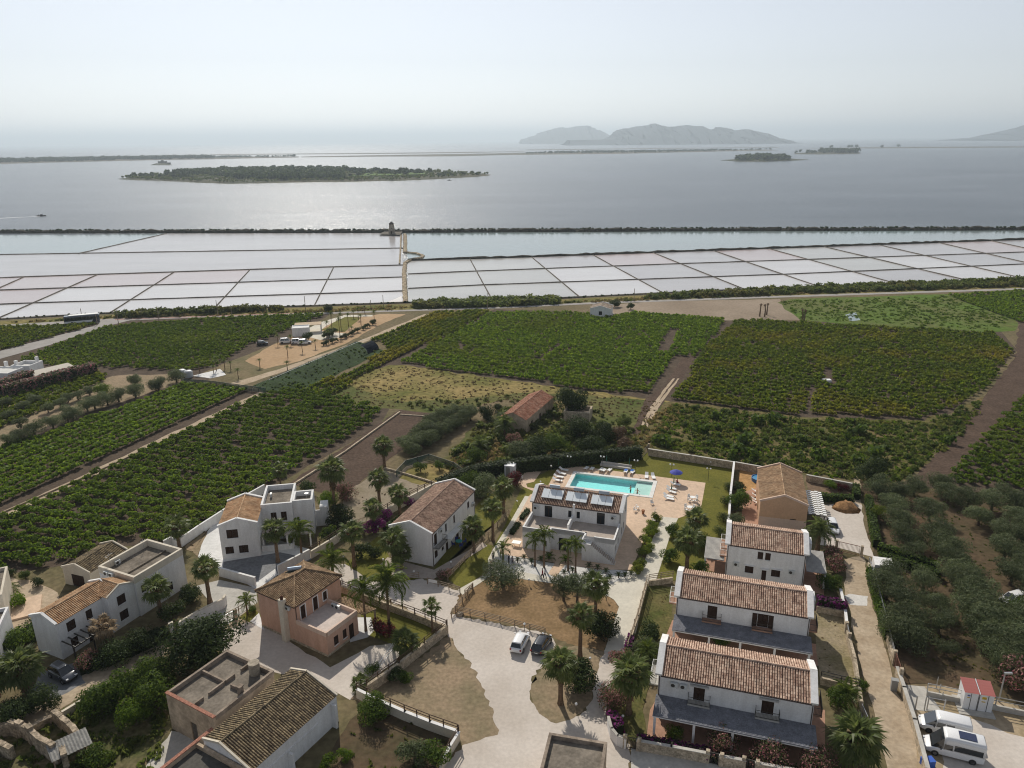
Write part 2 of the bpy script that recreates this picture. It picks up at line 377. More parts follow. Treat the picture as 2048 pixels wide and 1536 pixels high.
pan_pink=WATER('pink_brine',(.42,.345,.33),.16,PL,var=(.45,.385,.37),vscale=.02)
pan_grey=WATER('grey_brine',(.415,.395,.39),.16,PL,var=(.37,.35,.345),vscale=.02)
pan_sand=WATER('pale_sandy_brine',(.43,.42,.39),.16,PL,var=(.385,.375,.35),vscale=.02)
pan_teal=WATER('teal_brine',(.20,.255,.25),.13,[(.9,.012,1.4),(.15,.04,1.5)],var=(.20,.24,.235),vscale=.01)

COAST=[(-500,674),(0,640),(230,627),(480,618),(805,607),(1100,599),(1270,590),(1583,576),(2048,559),(2600,538)]
cw=poly_xy(COAST); a=(-3500,cw[0][1]+60); b=(3500,cw[-1][1]+200)
land=[a]+[tuple(p) for p in cw]+[b,(3500,-900),(-3500,-900)]
me=bpy.data.meshes.new('ground'); bm=bmesh.new(); fill(bm,land,0.0,POOL)
n=len(land); tv=[bm.verts.new((x,y,0)) for x,y in land]; bv=[bm.verts.new((x,y,-1.4)) for x,y in land]
for i in range(n): bm.faces.new((tv[i],tv[(i+1)%n],bv[(i+1)%n],bv[i]))
bmesh.ops.remove_doubles(bm,verts=bm.verts,dist=.001); bmesh.ops.recalc_face_normals(bm,faces=bm.faces)
bm.normal_update()
for f in bm.faces:
    if abs(f.normal.z)>.9 and f.normal.z<0: f.normal_flip()
bm.to_mesh(me); bm.free(); me.materials.append(baseg); prop(link('ground',me),'brown and green farmland running down to the salt pans',kind='structure')
# sea: rings out to the horizon
mb=MB(); N=96; radii=[0,150,400,900,2000,5000,12000,40000]
vs_=[(0,0,-.62)]
for r in radii[1:]: vs_+=[(r*math.cos(2*math.pi*j/N),r*math.sin(2*math.pi*j/N),-.62) for j in range(N)]
fs=[]
for i in range(len(radii)-2):
    for j in range(N): fs.append((1+i*N+j,1+(i+1)*N+j,1+(i+1)*N+(j+1)%N,1+i*N+(j+1)%N))
mb.add(vs_,fs); o=mb.build('sea',seam); prop(o,'grey lagoon and sea glittering under the haze',kind='structure')

# --- salt pans
ZP=-.30
def lineY(pl,x):
    for i in range(len(pl)-1):
        if x<=pl[i+1][0] or i==len(pl)-2:
            (x0,y0),(x1,y1)=pl[i],pl[i+1]; return y0+(y1-y0)*(x-x0)/(x1-x0)
def cross(diag,pl):
    (x0,y0),(x1,y1)=diag; t0,t1=-3.0,4.0
    f=lambda t:(y0+(y1-y0)*t)-lineY(pl,x0+(x1-x0)*t)
    s=f(t0)<0
    for _ in range(60):
        m=(t0+t1)/2
        if (f(m)<0)==s: t0=m
        else: t1=m
    return (x0+(x1-x0)*t0,y0+(y1-y0)*t0)
BANK=[(-500,468),(0,465),(800,464),(1365,461),(2048,459),(2600,456)]
CO=[(x,y-2) for x,y in COAST]
LA1=[(-500,520),(0,509),(683,498),(803,496)]; LA2=[(-500,577),(0,555),(683,533),(806,530)]
LA3=[(-500,606),(0,580),(683,558),(806,554)]; LA4=[(-500,632),(0,608),(683,586),(806,582)]
RA1=[(815,520),(1024,514),(1365,502),(2048,478),(2600,459)]; RA2=[(815,548),(900,544),(1365,527),(1583,520),(2048,504),(2600,485)]
RA3=[(815,577),(900,572),(1583,548),(2048,528),(2600,506)]
DL=[((-330,553),(-420,655)),((-100,553),(-270,640)),((50,553),(-140,637)),((193,550),(0,635)),((353,541),(213,630)),((500,539),(427,618)),((668,533),(628,612)),((806,530),(806,607))]
DR=[((816,517),(816,605)),((940,518),(983,597)),((1067,517),(1157,592)),((1190,512),(1323,584)),((1313,508),(1488,578)),((1432,503),(1635,572)),((1548,500),(1792,567)),((1655,495),(1932,560)),((1768,492),(2048,557)),((1885,487),(2170,552)),((1985,482),(2290,547)),((2090,477),(2400,542)),((2200,473),(2510,538))]
def pan(cs,mat,label):
    P=[tuple(G(x,y,ZP)[:2]) for x,y in cs]
    sheet('salt_pan',P,mat,z=ZP,world=True,label=label)
DYKES=[]
def cells(diags,lines,mats,side):
    for r in range(len(lines)-1):
        for i in range(len(diags)-1):
            q=[cross(diags[i],lines[r]),cross(diags[i+1],lines[r]),cross(diags[i+1],lines[r+1]),cross(diags[i],lines[r+1])]
            pan(q,mats(r,i),'shallow salt pan of %s water, %s'%(('pinkish','grey','white','pale')[(r+i)%4],side))
    for r in range(len(lines)):
        DYKES.append(([cross(d,lines[r]) for d in diags],1.5 if r in (0,len(lines)-1) else .8))
    for d in diags[1:-1]: DYKES.append(([cross(d,l) for l in lines],.5))
cells(DL,[LA2,LA3,LA4,CO],lambda r,i:(pan_pink if i<5 else pan_grey) if r==0 else (pan_pink if (r==1 and i<3) else pan_white),'left of the stone causeway')
def rm(r,i):
    if i<2: return pan_sand
    if r==0: return (pan_sand,pan_grey,pan_grey,pan_pink,pan_grey,pan_pink)[i%6] if i>2 else pan_grey
    if r==1: return (pan_white,pan_sand,pan_white,pan_grey,pan_grey)[i%5]
    return pan_white if i%3 else pan_grey
cells(DR,[RA1,RA2,RA3,CO],rm,'right of the stone causeway')
# upper left basins and the teal basin
pan([(-500,470),(157,470),(333,467),(157,507),(0,509),(-500,520)],pan_teal,'pale green salt basin at the far left of the outer bank')
pan([(333,467),(803,466),(803,496),(683,498),(157,507)],pan_grey,'wide silvery salt basin left of the windmill')
pan([(-500,520),(0,509),(683,498),(803,496),(806,530),(683,533),(0,555),(-500,577)],pan_grey,'long pinkish grey salt basin below the windmill')
pan([(806,466),(1365,463),(2048,461),(2600,458),(2600,459.5),(2048,478),(1365,502),(1024,514),(816,519)],pan_teal,'long teal basin between the outer bank and the right hand pans')
DYKES.append(([(333,467),(157,507)],1.3)); DYKES.append(([(-500,520),(0,509),(683,498),(806,496)],1.5))
def strip(name,pts,w,h,mat,zb,label,lump=0.0,step=6.0,ztop=None):
    "bank with sloping, uneven sides along a line of points (world xy)"
    P=[]
    for i in range(len(pts)-1):
        a=Vector(pts[i]); b=Vector(pts[i+1]); k=max(1,int((b-a).length/step))
        for j in range(k): P.append(a+(b-a)*(j/k))
    P.append(Vector(pts[-1])); mb=MB(); prev=None
    for i,p in enumerate(P):
        d=(P[min(i+1,len(P)-1)]-P[max(i-1,0)]).normalized(); nn=Vector((-d.y,d.x)); u=lambda s:rng.uniform(-lump,lump)*s
        hh=h*(1+u(1)); row=[]
        for o_,z_ in ((-w*.62+u(w*.4),zb),(-w*.4+u(w*.3),zb+(hh-zb)*.8+u(h*.4)),(u(w*.3),hh+u(h*.6)),(w*.4+u(w*.3),zb+(hh-zb)*.8+u(h*.4)),(w*.62+u(w*.4),zb)):
            row.append((p.x+nn.x*o_,p.y+nn.y*o_,z_))
        b=len(mb.v); mb.v+=row
        if i:
            for j in range(4): mb.f.append((b-5+j,b-4+j,b+j+1,b+j)); mb.m.append(0)
    o=mb.build(name,mat); prop(o,label,kind='structure'); return o
for pts,w in DYKES:
    strip('salt_pan_bank',[tuple(G(x,y,-.2)[:2]) for x,y in pts],w,.12,dykem,-.7,'low earth bank dividing the salt pans',.35,5)
strip('outer_stone_bank',[tuple(G(x,y-1,0)[:2]) for x,y in BANK],5.5,1.5,rockm,-.8,'long dark stone bank between the salt pans and the lagoon',.45,3.0)
strip('stone_bank',[tuple(G(x,y,0)[:2]) for x,y in RA1],2.4,.7,rockm,-.8,'dark stone bank along the teal basin',.4,3)
canal=[(811,604),(809,575),(808,545),(810,525)]
strip('stone_causeway',[tuple(G(x,y,0)[:2]) for x,y in canal],2.0,.5,paledyke,-.7,'broad pale stone causeway running out to the windmill',.25,3)
strip('stone_causeway',[tuple(G(x,y,0)[:2]) for x,y in [(810,525),(826,518),(842,516),(846,511),(835,507),(810,504),(811,485),(810,468)]],2.2,.6,paledyke,-.7,'kinked stone causeway between the pans and the windmill',.3,2.5)
strip('salt_pan_bank',[tuple(G(x,y,-.2)[:2]) for x,y in [(799,528),(801,498),(802,470)]],1.0,.25,paledyke,-.7,'narrow pale bank below the windmill',.3,3)
sheet('salt_crust',[tuple(G(*p,ZP)[:2]) for p in [(770,606),(790,598),(803,592),(804,605)]],saltm,z=ZP+.03,world=True,label='white salt crust beside the causeway')
sheet('windmill_quay',[(757,470),(768,464.5),(805,464.5),(800,471)],dykem,z=.5)

# --- islands and far land
def relief(name,out,hgt,mat,label,jit=0.25,z0=-.7,band=.35):
    "low island: outline in world xy, rises to hgt inside"
    c=Vector((sum(p[0] for p in out)/len(out),sum(p[1] for p in out)/len(out)))
    n=len(out); mb=MB(); rings=[(1.0,z0),(1-band*.15,.3),(1-band,hgt*.7),(.3,hgt)]
    for s,z in rings:
        for p in out: mb.v.append((c.x+(p[0]-c.x)*s,c.y+(p[1]-c.y)*s,z*(1+rng.uniform(-jit,jit)) if z>0.31 else z))
    for i in range(len(rings)-1):
        for j in range(n): mb.f.append((i*n+j,i*n+(j+1)%n,(i+1)*n+(j+1)%n,(i+1)*n+j)); mb.m.append(0)
    mb.f.append(tuple((len(rings)-1)*n+j for j in range(n))); mb.m.append(0)
    o=mb.build(name,mat,smooth=False); prop(o,label,kind='structure'); return o
def densify(pts,step):
    out=[]
    for i in range(len(pts)):
        a=Vector(pts[i]); b=Vector(pts[(i+1)%len(pts)]); k=max(1,int((b-a).length/step))
        for j in range(k): out.append(tuple(a+(b-a)*(j/k)))
    return out
islandm=M('island_scrub',(.05,.058,.03),.95,col2=(.10,.09,.055),scale=.012,fine=(.06,.25))
islandgreen=M('island_meadow',(.10,.16,.035),.95,.2,.02)
flatm=M('far_flat_land',(.085,.085,.06),.95,col2=(.16,.135,.10),scale=.006)
hillm=M('distant_hill_rock',(.055,.065,.075),.95,.25,.0012)
isl=[tuple(G(x,y,0)[:2]) for x,y in [(232,357),(270,360),(330,361),(400,365),(455,367),(520,366),(600,364),(700,363),(800,361),(870,358),(940,354),(985,349),(940,345),(880,342),(800,340),(700,339),(600,340),(480,341),(380,344),(290,350)]]
relief('island',rough_edge(isl,10,30),3.5,islandm,'long low wooded island in the lagoon, left of centre')
fort=[tuple(G(x,y,0)[:2]) for x,y in [(300,330),(345,330),(338,327.5),(308,327.5)]]
relief('islet',fort,3,islandm,'tiny islet with a ruined building, behind the wooded island')
isr=[tuple(G(x,y,0)[:2]) for x,y in [(1440,320.5),(1475,322.5),(1530,323),(1585,321),(1620,319.5),(1570,316),(1500,316)]]
relief('island',rough_edge(isr,6,30),2.5,islandm,'small round wooded island, right of centre')
isr2=[tuple(G(x,y,0)[:2]) for x,y in [(1585,308),(1640,308.5),(1722,307),(1720,304.5),(1640,304),(1590,306)]]
relief('island',rough_edge(isr2,6,40),2.5,islandm,'narrow wooded island behind the small round island')
def flat(pts,label,h=2.0):
    P=[tuple(G(x,y,0)[:2]) for x,y in pts]; relief('flat_island',densify(P,150),h,flatm,label)
flat([(-500,336),(0,327.5),(130,324),(300,320),(430,318),(520,316),(600,314.5),(600,312.5),(440,313),(200,316.5),(0,320),(-500,330)],'long wooded island on the far side of the lagoon at left')
flat([(600,314.5),(750,313),(900,312.5),(1000,310),(1250,307),(1420,303),(1560,300.5),(1540,299),(1300,302),(1100,304),(900,309),(700,311.5),(600,313)],'long flat scrubby island in the middle distance')
flat([(1600,296.5),(1750,296.5),(2048,294.5),(2600,290),(2600,288.8),(2048,293),(1700,295)],'thin dark strip of land near the horizon at right',1.5)
flat([(420,309.5),(700,308),(900,306),(1050,303.5),(1050,302.8),(700,306.8),(420,308.5)],'thin pale salt flat near the horizon',1.0)
flat([(1050,300.5),(1300,297.5),(1560,295),(1560,294.4),(1300,296.5),(1050,299.3)],'thin salt flat near the horizon, right of centre',1.0)
def mountain(name,D,prof,depth,label,taper=1.2):
    "far mountain island: skyline given as photo pixels at distance D"
    mb=MB(); base=G(prof[0][0],400); xs=[]
    P=[]
    for i in range(len(prof)-1):
        k=5
        for j in range(k):
            t=j/k; P.append((prof[i][0]+(prof[i+1][0]-prof[i][0])*t,prof[i][1]+(prof[i+1][1]-prof[i][1])*t+rng.uniform(-.5,.5)*(1 if j else 0)))
    P.append(prof[-1]); rows=9
    def at(px,py):
        u=(px-1024)/FPX; v=(py-768)/FPX; u,v=CR*u-SR*v,SR*u+CR*v
        d=(u,CP-v*SP,-SP-v*CP); t=D/d[1]; return d[0]*t,CAM_H+d[2]*t
    for px,py in P:
        x,z=at(px,py); z=max(z,1)
        for r in range(rows):
            s=r/(rows-1)*2-1; k=(1-abs(s)**taper)*(1+rng.uniform(-.12,.12)*(0 if r in (0,rows//2,rows-1) else 1))
            if r==rows//2: k=1
            mb.v.append((x+rng.uniform(-40,40),D+s*depth+rng.uniform(-60,60),-1+max(0,k)*(z+1)))
    for i in range(len(P)-1):
        for r in range(rows-1): mb.f.append((i*rows+r,(i+1)*rows+r,(i+1)*rows+r+1,i*rows+r+1)); mb.m.append(0)
    o=mb.build(name,hillm,smooth=True); prop(o,label,kind='structure')
mountain('mountain_island',9500,[(1205,279),(1222,273),(1232,262),(1245,258),(1262,256),(1280,252),(1296,251),(1304,248),(1312,246.5),(1322,251),(1338,255),(1352,252),(1375,250),(1395,252),(1408,256),(1425,259),(1438,254),(1450,256),(1465,261),(1480,260),(1495,258),(1508,262),(1525,267),(1535,275),(1545,278)],1000,'hazy mountainous island on the horizon, right of centre')
mountain('flat_shore',9000,[(1130,280.5),(1180,279.5),(1250,278.5),(1400,277.5),(1535,276.5),(1570,277)],450,'low shore at the foot of the hazy mountain island')
mountain('mountain_island',13500,[(1040,281),(1060,274),(1080,265),(1100,259),(1118,255),(1135,256),(1150,253),(1172,251),(1185,255),(1200,262),(1215,269),(1230,276)],1100,'faint mountain on the horizon, left of the mountainous island')
mountain('mountain_island',10500,[(1950,277),(1985,272),(2000,266),(2025,258),(2048,252),(2080,246),(2130,240),(2200,246),(2300,268)],1000,'hazy headland cut by the right hand edge of the photo')
# --- haze
hb=MB().box(-45000,-45000,-3,45000,45000,400)
hz=bpy.data.materials.new('haze'); hz.use_nodes=True; nt=hz.node_tree
for x in list(nt.nodes): nt.nodes.remove(x)
oo=nt.nodes.new('ShaderNodeOutputMaterial'); pv=nt.nodes.new('ShaderNodeVolumePrincipled')
pv.inputs['Color'].default_value=(.77,.895,1.0,1); pv.inputs['Density'].default_value=1.1e-4; pv.inputs['Anisotropy'].default_value=.33
nt.links.new(pv.outputs[0],oo.inputs['Volume'])
o=hb.build('haze',hz); prop(o,'pale summer haze over land and sea',kind='stuff')

# ---------------------------------------------------------------- ground covers
S=sheet
V1=[(0,1037),(170,960),(525,792),(600,775),(762,818),(735,850),(650,905),(560,958),(500,985),(440,1033),(365,1085),(330,1092),(240,1090),(120,1128),(0,1145),(-220,1180),(-260,1150)]
V2=[(-200,1105),(0,1012),(170,935),(505,780),(370,770),(250,815),(90,870),(0,900),(-200,970)]
V3=[(40,722),(120,690),(215,655),(400,640),(600,630),(652,630),(590,655),(500,690),(430,735),(370,745),(250,735),(150,740)]
V4=[(-150,672),(0,655),(140,652),(200,650),(150,662),(0,703),(-150,745)]
V5=[(600,785),(700,745),(778,703),(770,690),(745,682),(800,655),(865,627),(960,622),(985,625),(880,680),(760,735),(690,775),(640,800)]
V6=[(800,728),(985,626),(1170,627),(1200,640),(1265,627),(1450,640),(1440,660),(1390,715),(1352,715),(1300,790),(1180,780),(1000,755)]
V7=[(1345,800),(1370,760),(1395,716),(1450,660),(1475,641),(1700,652),(1985,668),(2025,702),(1980,770),(1905,815),(1850,838),(1600,830)]
V8=[(2048,795),(2200,700),(2400,640),(2600,800),(2100,985),(1895,968),(1940,905)]
V9=[(1895,592),(2048,583),(2300,570),(2300,660),(2030,645)]
V0=[(-150,860),(0,800),(90,775),(190,745),(225,752),(120,805),(0,858),(-150,930)]
S('vineyard_soil',[(-300,660),(600,628),(660,628),(400,770),(100,830),(-300,900)],soil,1,6,label='dark soil under the far left vineyards')
S('vineyard_soil',[(-300,1180),(-260,920),(370,765),(530,780),(640,800),(780,815),(760,850),(560,965),(440,1040),(365,1090),(240,1092),(120,1132),(0,1150)],soil,.6,4,label='dark soil under the near left vineyards')
S('vineyard_soil',[(590,790),(990,618),(1175,625),(1290,622),(1460,636),(2000,660),(2035,700),(1910,822),(1850,842),(1600,834),(1340,803),(1180,785),(1000,758),(800,732),(650,805)],soil,.6,6,label='dark soil under the central vineyards')
S('vineyard_soil',[(1860,975),(1945,900),(2060,785),(2400,630),(2650,820),(2100,1000)],soil,.6,4,label='dark soil under the right hand vineyard')
S('vineyard_soil',[(1890,592),(2350,568),(2350,670),(2030,648)],soil,.5,6,label='dark soil under the far right vineyard')
S('grass_field',[(640,800),(735,738),(800,730),(1000,757),(1180,783),(1340,803),(1290,850),(1250,880),(1180,850),(1120,800),(1000,800),(880,828),(800,818)],fieldgrass,1.5,3,label='yellow and green grass field in the middle')
S('green_field_edge',[(640,800),(700,770),(760,800),(900,800),(1080,785),(1180,790),(1340,806),(1290,850),(1250,880),(1180,850),(1120,800),(1000,800),(880,828),(800,818)],M('green_rough_grass',(.075,.095,.025),.95,col2=(.13,.12,.045),scale=.08,fine=(.9,.25),bump=.06,bscale=1.5),1.5,3,label='greener lower part of the grass field')
S('scrubland',[(1240,880),(1340,803),(1600,834),(1850,842),(1910,822),(1985,790),(1960,840),(1860,930),(1790,975),(1720,965),(1480,930),(1290,895)],scrubg,1.5,3,label='green scrub behind the pool wall')
S('garden_scrub',[(880,925),(940,860),(1000,820),(1120,800),(1180,850),(1260,870),(1290,905),(1200,915),(1000,945),(900,960)],scrubg,1,2,label='overgrown garden round the old farmhouse')
S('ploughed_field',[(800,820),(892,830),(830,885),(770,925),(700,985),(640,985),(575,968),(690,893)],plough,.4,2,label='dark ploughed field behind the white house')
S('ploughed_strip',[(2048,640),(2036,655),(2030,715),(1965,800),(1905,870),(1860,925),(1800,968),(1790,985),(1890,975),(1945,902),(2060,785),(2300,690),(2300,620)],plough,.5,3,label='dark ploughed strip at the right')
S('field_track',[(520,783),(530,788),(0,1040),(-200,1130),(-200,1110),(0,1028)],track,.3,3,label='narrow dirt track between the left vineyards')
S('field_track',[(1390,715),(1365,715),(1330,770),(1290,800),(1270,850),(1262,868),(1285,872),(1300,845),(1330,800),(1358,768)],plough,.3,2,label='bare brown track through the central vineyards')
for w in (-4,5): S('wheel_track',[(1350+w,757),(1354+w,757),(1312+w,815),(1290+w,855),(1283+w,855),(1305+w,813)],track,.15,2,label='pale wheel track in the central field')
S('red_orchard_soil',[(-200,1010),(-200,880),(0,815),(225,752),(365,745),(365,765),(100,850),(0,895)],dirtlot,1,4,label='brown soil of the small orchard at left')
S('sand_lot',[(405,745),(480,715),(545,690),(600,715),(560,745),(500,760)],M('dull_lot_grass',(.20,.155,.09),.95,col2=(.13,.12,.06),scale=.1,fine=(1,.2)),.5,3,label='dull grassy end of the yard by the water tanks')
S('sand_lot',[(490,722),(545,690),(600,668),(640,648),(760,628),(812,628),(770,645),(690,688),(600,722),(530,738)],tanlot,.4,3,label='sunlit tan yard round the white hut')
S('field_lane',[(455,768),(560,738),(650,706),(740,673),(825,638),(850,628),(860,629),(800,655),(735,682),(655,713),(560,746),(480,772)],track,.3,4,label='sandy lane between the palm rows and the hoop tunnel')
S('garden_lawn',[(655,655),(680,632),(722,636),(705,650),(690,664),(640,660)],lawn,.2,3,label='small bright lawn beside the white hut')
S('hut_terrace',[(595,668),(640,645),(690,630),(745,630),(745,633),(690,634),(652,652),(640,662),(700,668),(690,674),(640,680)],path,0,3,label='pale paving round the white hut')
S('bare_lot',[(1215,645),(1180,612),(1255,607),(1330,602),(1560,598),(1580,615),(1600,640),(1450,641),(1290,626),(1265,627),(1240,640)],bare,.8,4,label='bare earth lot beside the coast road')
S('green_meadow',[(1555,605),(1580,598),(1895,588),(2030,640),(2030,662),(1985,664),(1750,655),(1600,640)],meadow,1,4,label='green meadow by the coast road')
S('meadow_pond',[(1690,630),(1712,625),(1722,640),(1700,643)],pan_teal,.5,3,label='small pool of water in the green meadow')
S('dry_verge',[(-300,676),(0,643),(230,630),(600,616),(805,609),(1100,601),(1270,592),(1583,578),(2048,561),(2500,544),(2500,560),(2048,577),(1583,592),(1270,603),(1000,616),(600,628),(230,640),(0,652),(-300,690)],fieldgrass,.6,5,label='dry grassy verge between road and salt pans')
S('coast_road',[(-300,688),(0,650),(230,637),(600,626.5),(800,620),(1000,614),(1200,604),(1583,591),(2048,576),(2500,560),(2500,563),(2048,579.5),(1583,594.5),(1200,607.5),(1000,617),(800,623),(600,630),(400,635),(260,641),(215,652),(100,690),(-150,760),(-150,752),(0,702),(150,662),(200,648),(190,645),(0,655),(-300,694)],asphalt,0,5,label='pale coast road with a branch to the left')
S('cycle_lane',[(230,638),(600,625.5),(600,626.8),(230,640)],pinkkerb,0,5,label='narrow reddish lane along the coast road')
# --- village ground
S('olive_grove_soil',[(1722,955),(1800,978),(1900,980),(2100,1000),(2500,1050),(2500,1400),(2048,1412),(1890,1372),(1802,1368),(1788,1300),(1765,1215),(1745,1110),(1728,1010)],red_soil,.5,2,label='red brown earth of the olive grove')
S('orchard_yard',[(690,985),(775,935),(800,945),(830,920),(905,935),(928,948),(815,1003),(745,1040),(705,1050),(690,1020)],M('pale_yard_dirt',(.32,.265,.205),.95,col2=(.22,.185,.125),scale=.2,fine=(2,.1)),.4,2,label='pale dirt yard behind the beige wall')
S('net_garden',[(797,956),(815,938),(858,925),(908,940),(885,962),(840,970)],fieldgrass,.3,1.5,label='grassy ground inside the green net fence')
S('west_dirt_lot',[(880,1290),(900,1262),(915,1300),(960,1340),(1000,1425),(1000,1475),(925,1490),(905,1467),(725,1407),(700,1398),(760,1360)],dirtlot,.35,.6,label='dusty brown dirt lot left of the gravel drive')
S('gravel_drive',[(640,1165),(668,1128),(690,1128),(745,1163),(800,1163),(845,1157),(925,1185),(900,1228),(1092,1266),(1112,1290),(1062,1360),(1060,1390),(1080,1425),(1112,1447),(1140,1440),(1165,1425),(1185,1400),(1190,1340),(1208,1300),(1250,1308),(1222,1375),(1212,1420),(1216,1450),(1262,1490),(1262,1620),(860,1620),(880,1545),(925,1490),(995,1470),(988,1425),(950,1340),(915,1300),(893,1262),(780,1200),(690,1172)],gravel,.3,.6,label='pale gravel drive where the two hatchbacks are parked')
S('forecourt',[(455,1250),(500,1238),(545,1260),(660,1335),(740,1292),(790,1285),(805,1300),(790,1325),(720,1375),(700,1400),(640,1365),(500,1335),(440,1300)],gravel,.2,1.5,label='gravel forecourt of the pink house')
S('village_lane',[(-200,1540),(-50,1480),(90,1402),(160,1350),(340,1283),(450,1225),(505,1180),(512,1240),(460,1258),(340,1305),(165,1392),(100,1432),(0,1478),(-200,1580)],track,.25,1.5,label='sandy lane in front of the left white house')
S('paved_court',[(392,1172),(440,1160),(512,1176),(515,1205),(455,1250),(345,1292),(365,1258),(430,1215)],concrete,0,2,label='grey paved court before the left houses')
S('white_court',[(396,1114),(412,1060),(436,1045),(640,1105),(620,1120),(556,1150),(515,1180),(445,1142)],pave,0,2,label='white paved yard round the gabled white house')
S('grey_court',[(447,1124),(560,1105),(625,1118),(600,1132),(556,1150),(550,1138),(520,1160),(505,1168),(445,1142)],M('grey_cobbles',(.20,.205,.215),.85,.12,.6,fine=(2.5,.15)),0,2,label='grey cobbled court in front of the white villa')  # grey cobbles, their colour also darkened for the shade of the villa
S('rubble_yard',[(370,1095),(440,1040),(415,1060),(396,1114)],dirtlot,.2,1,label='rubble strewn ground beside the white court')
S('shed_track',[(-200,1195),(0,1155),(60,1160),(115,1185),(120,1200),(60,1250),(0,1290),(-200,1330)],track,.3,1.5,label='dirt track beside the beige shed')
S('ruin_ground',[(-150,1600),(-100,1490),(100,1440),(165,1400),(250,1350),(345,1310),(330,1400),(345,1460),(300,1600)],M('ruin_weeds',(.16,.13,.075),.95,col2=(.075,.085,.03),scale=.25,fine=(2,.3),bump=.06,bscale=2),.3,1.5,label='weedy ground round the ruined walls')
S('concrete_yard',[(343,1462),(425,1478),(420,1500),(330,1570),(265,1570),(300,1520)],concrete,.2,1,label='pale concrete apron below the ochre house')
S('grey_parking',[(80,1345),(150,1325),(172,1366),(100,1402),(60,1390)],M('grey_cobbles',(.20,.205,.215),.85,.12,.6,fine=(2.5,.15)),.2,1,label='grey cobbled parking place below the left white house')
S('red_garden',[(600,1620),(632,1545),(700,1440),(735,1412),(800,1440),(912,1478),(885,1535),(850,1620)],red_soil,.2,1.5,label='red earth garden inside the white wall')
S('central_garden',[(922,1180),(965,1150),(1040,1157),(1112,1167),(1160,1185),(1210,1188),(1228,1200),(1238,1215),(1209,1303),(1150,1292),(1110,1276),(1092,1262),(905,1226)],drygrass,.2,.5,label='dry brown garden bed in the middle with olives and palms')
S('drive_island',[(1110,1292),(1062,1375),(1062,1392),(1078,1427),(1112,1447),(1140,1440),(1165,1425),(1185,1400),(1190,1350),(1208,1302),(1150,1292)],dirtlot,.2,.5,label='teardrop dirt island beside the gravel drive')
S('house_lawn',[(895,1158),(962,1086),(985,1091),(980,1124),(965,1150),(922,1178)],lawn,0,2,label='lawn strip beside the timber fence')
S('house_lawn',[(860,1160),(935,1085),(1000,1040),(1012,1000),(975,985),(955,1010),(870,1135)],lawn,0,2,label='shaded lawn along the gabled house')
S('house_lawn',[(690,1128),(760,1070),(790,1150),(865,1160),(845,1157),(800,1163),(745,1163)],lawn,.2,2,label='shaded garden in front of the gabled house')
S('house_paving',[(790,1155),(760,1130),(775,1115),(868,1140),(965,1085),(975,1092),(868,1158)],terr,0,2,label='paving strip at the foot of the gabled house')
S('pink_house_lawn',[(684,1183),(790,1215),(880,1268),(862,1292),(805,1296),(735,1270),(720,1225),(680,1195)],lawn,0,2,label='lawn with flower bed beside the pink house')
S('pink_house_paving',[(700,1235),(742,1235),(748,1262),(735,1275),(700,1285)],pave,0,2,label='pale paving under the pink house porch')
S('side_garden',[(478,1236),(505,1213),(545,1258),(512,1250)],lawn,0,2,label='little grass strip at the corner of the pink house')
S('pink_house_paving',[(500,1243),(518,1226),(530,1262)],pave,0,2,label='pale paving by the pink house back corner')
S('pool_lawn',[(985,1097),(1010,1050),(1040,982),(1070,955),(1110,935),(1200,922),(1288,908),(1300,904),(1468,936),(1452,1060),(1445,1110),(1410,1160),(1318,1162),(1300,1100),(1150,1060),(1050,1060)],lawn,0,2,label='bright green lawn round the swimming pool',hole=POOL)
S('pebble_bed',[(1000,1108),(1112,1128),(1280,1145),(1300,1160),(1285,1180),(1210,1188),(1112,1165),(1040,1150),(985,1135),(985,1115)],M('white_pebbles',(.58,.57,.55),.9,.1,1.2,fine=(5,.12)),0,2,label='white pebble bed in front of the pool house')
S('garden_path',[(1035,1142),(1112,1158),(1165,1183),(1112,1168),(1040,1158),(985,1150),(925,1190),(915,1180),(978,1145),(976,1118),(990,1092),(1017,1050),(1050,992),(1063,994),(1030,1055),(1000,1102),(998,1128)],path,0,2,label='curved pale path beside the pool house')
S('concrete_path',[(1325,1032),(1357,1035),(1340,1072),(1322,1130),(1312,1160),(1298,1168),(1285,1236),(1268,1273),(1250,1309),(1209,1303),(1226,1250),(1238,1214),(1228,1200),(1210,1189),(1165,1184),(1280,1150),(1300,1090)],path,0,2,label='broad pale concrete path down to the drive')
S('pool_deck',[(1114,938),(1140,933.5),(1165,934),(1411,966),(1401,1022),(1356,1037),(1325,1034),(1298,1045),(1281,1098),(1262,1140),(1200,1140),(1130,1130),(1112,1155),(1096,1148),(1110,1126),(1010,1110),(1000,1100),(1015,1072),(1060,990),(1095,974)],deckm,0,2,label='pink stone deck round the pool and pool house',hole=POOL)
S('side_patio',[(1036,965),(1052,942),(1082,944),(1068,964),(1052,968),(1055,975),(1075,978),(1070,984),(1046,974)],deckm,0,2,label='small patio beside the white pool cabin')
S('brown_house_yard',[(1640,1010),(1722,1005),(1728,1050),(1748,1115),(1672,1095),(1640,1090)],gravel,.2,1.5,label='gravel yard in front of the buff house')
S('brown_house_garden',[(1610,955),(1700,970),(1706,1000),(1620,995)],M('brown_bed_soil',(.17,.12,.08),.95,.2,.6,fine=(2,.2)),0,2,label='planted bed behind the buff house')
S('sandy_garden',[(1480,935),(1525,945),(1520,975),(1500,985),(1475,975)],M('orange_sand',(.42,.25,.11),.95,.15,.5,fine=(2,.12)),.1,1,label='orange sand garden left of the buff house')
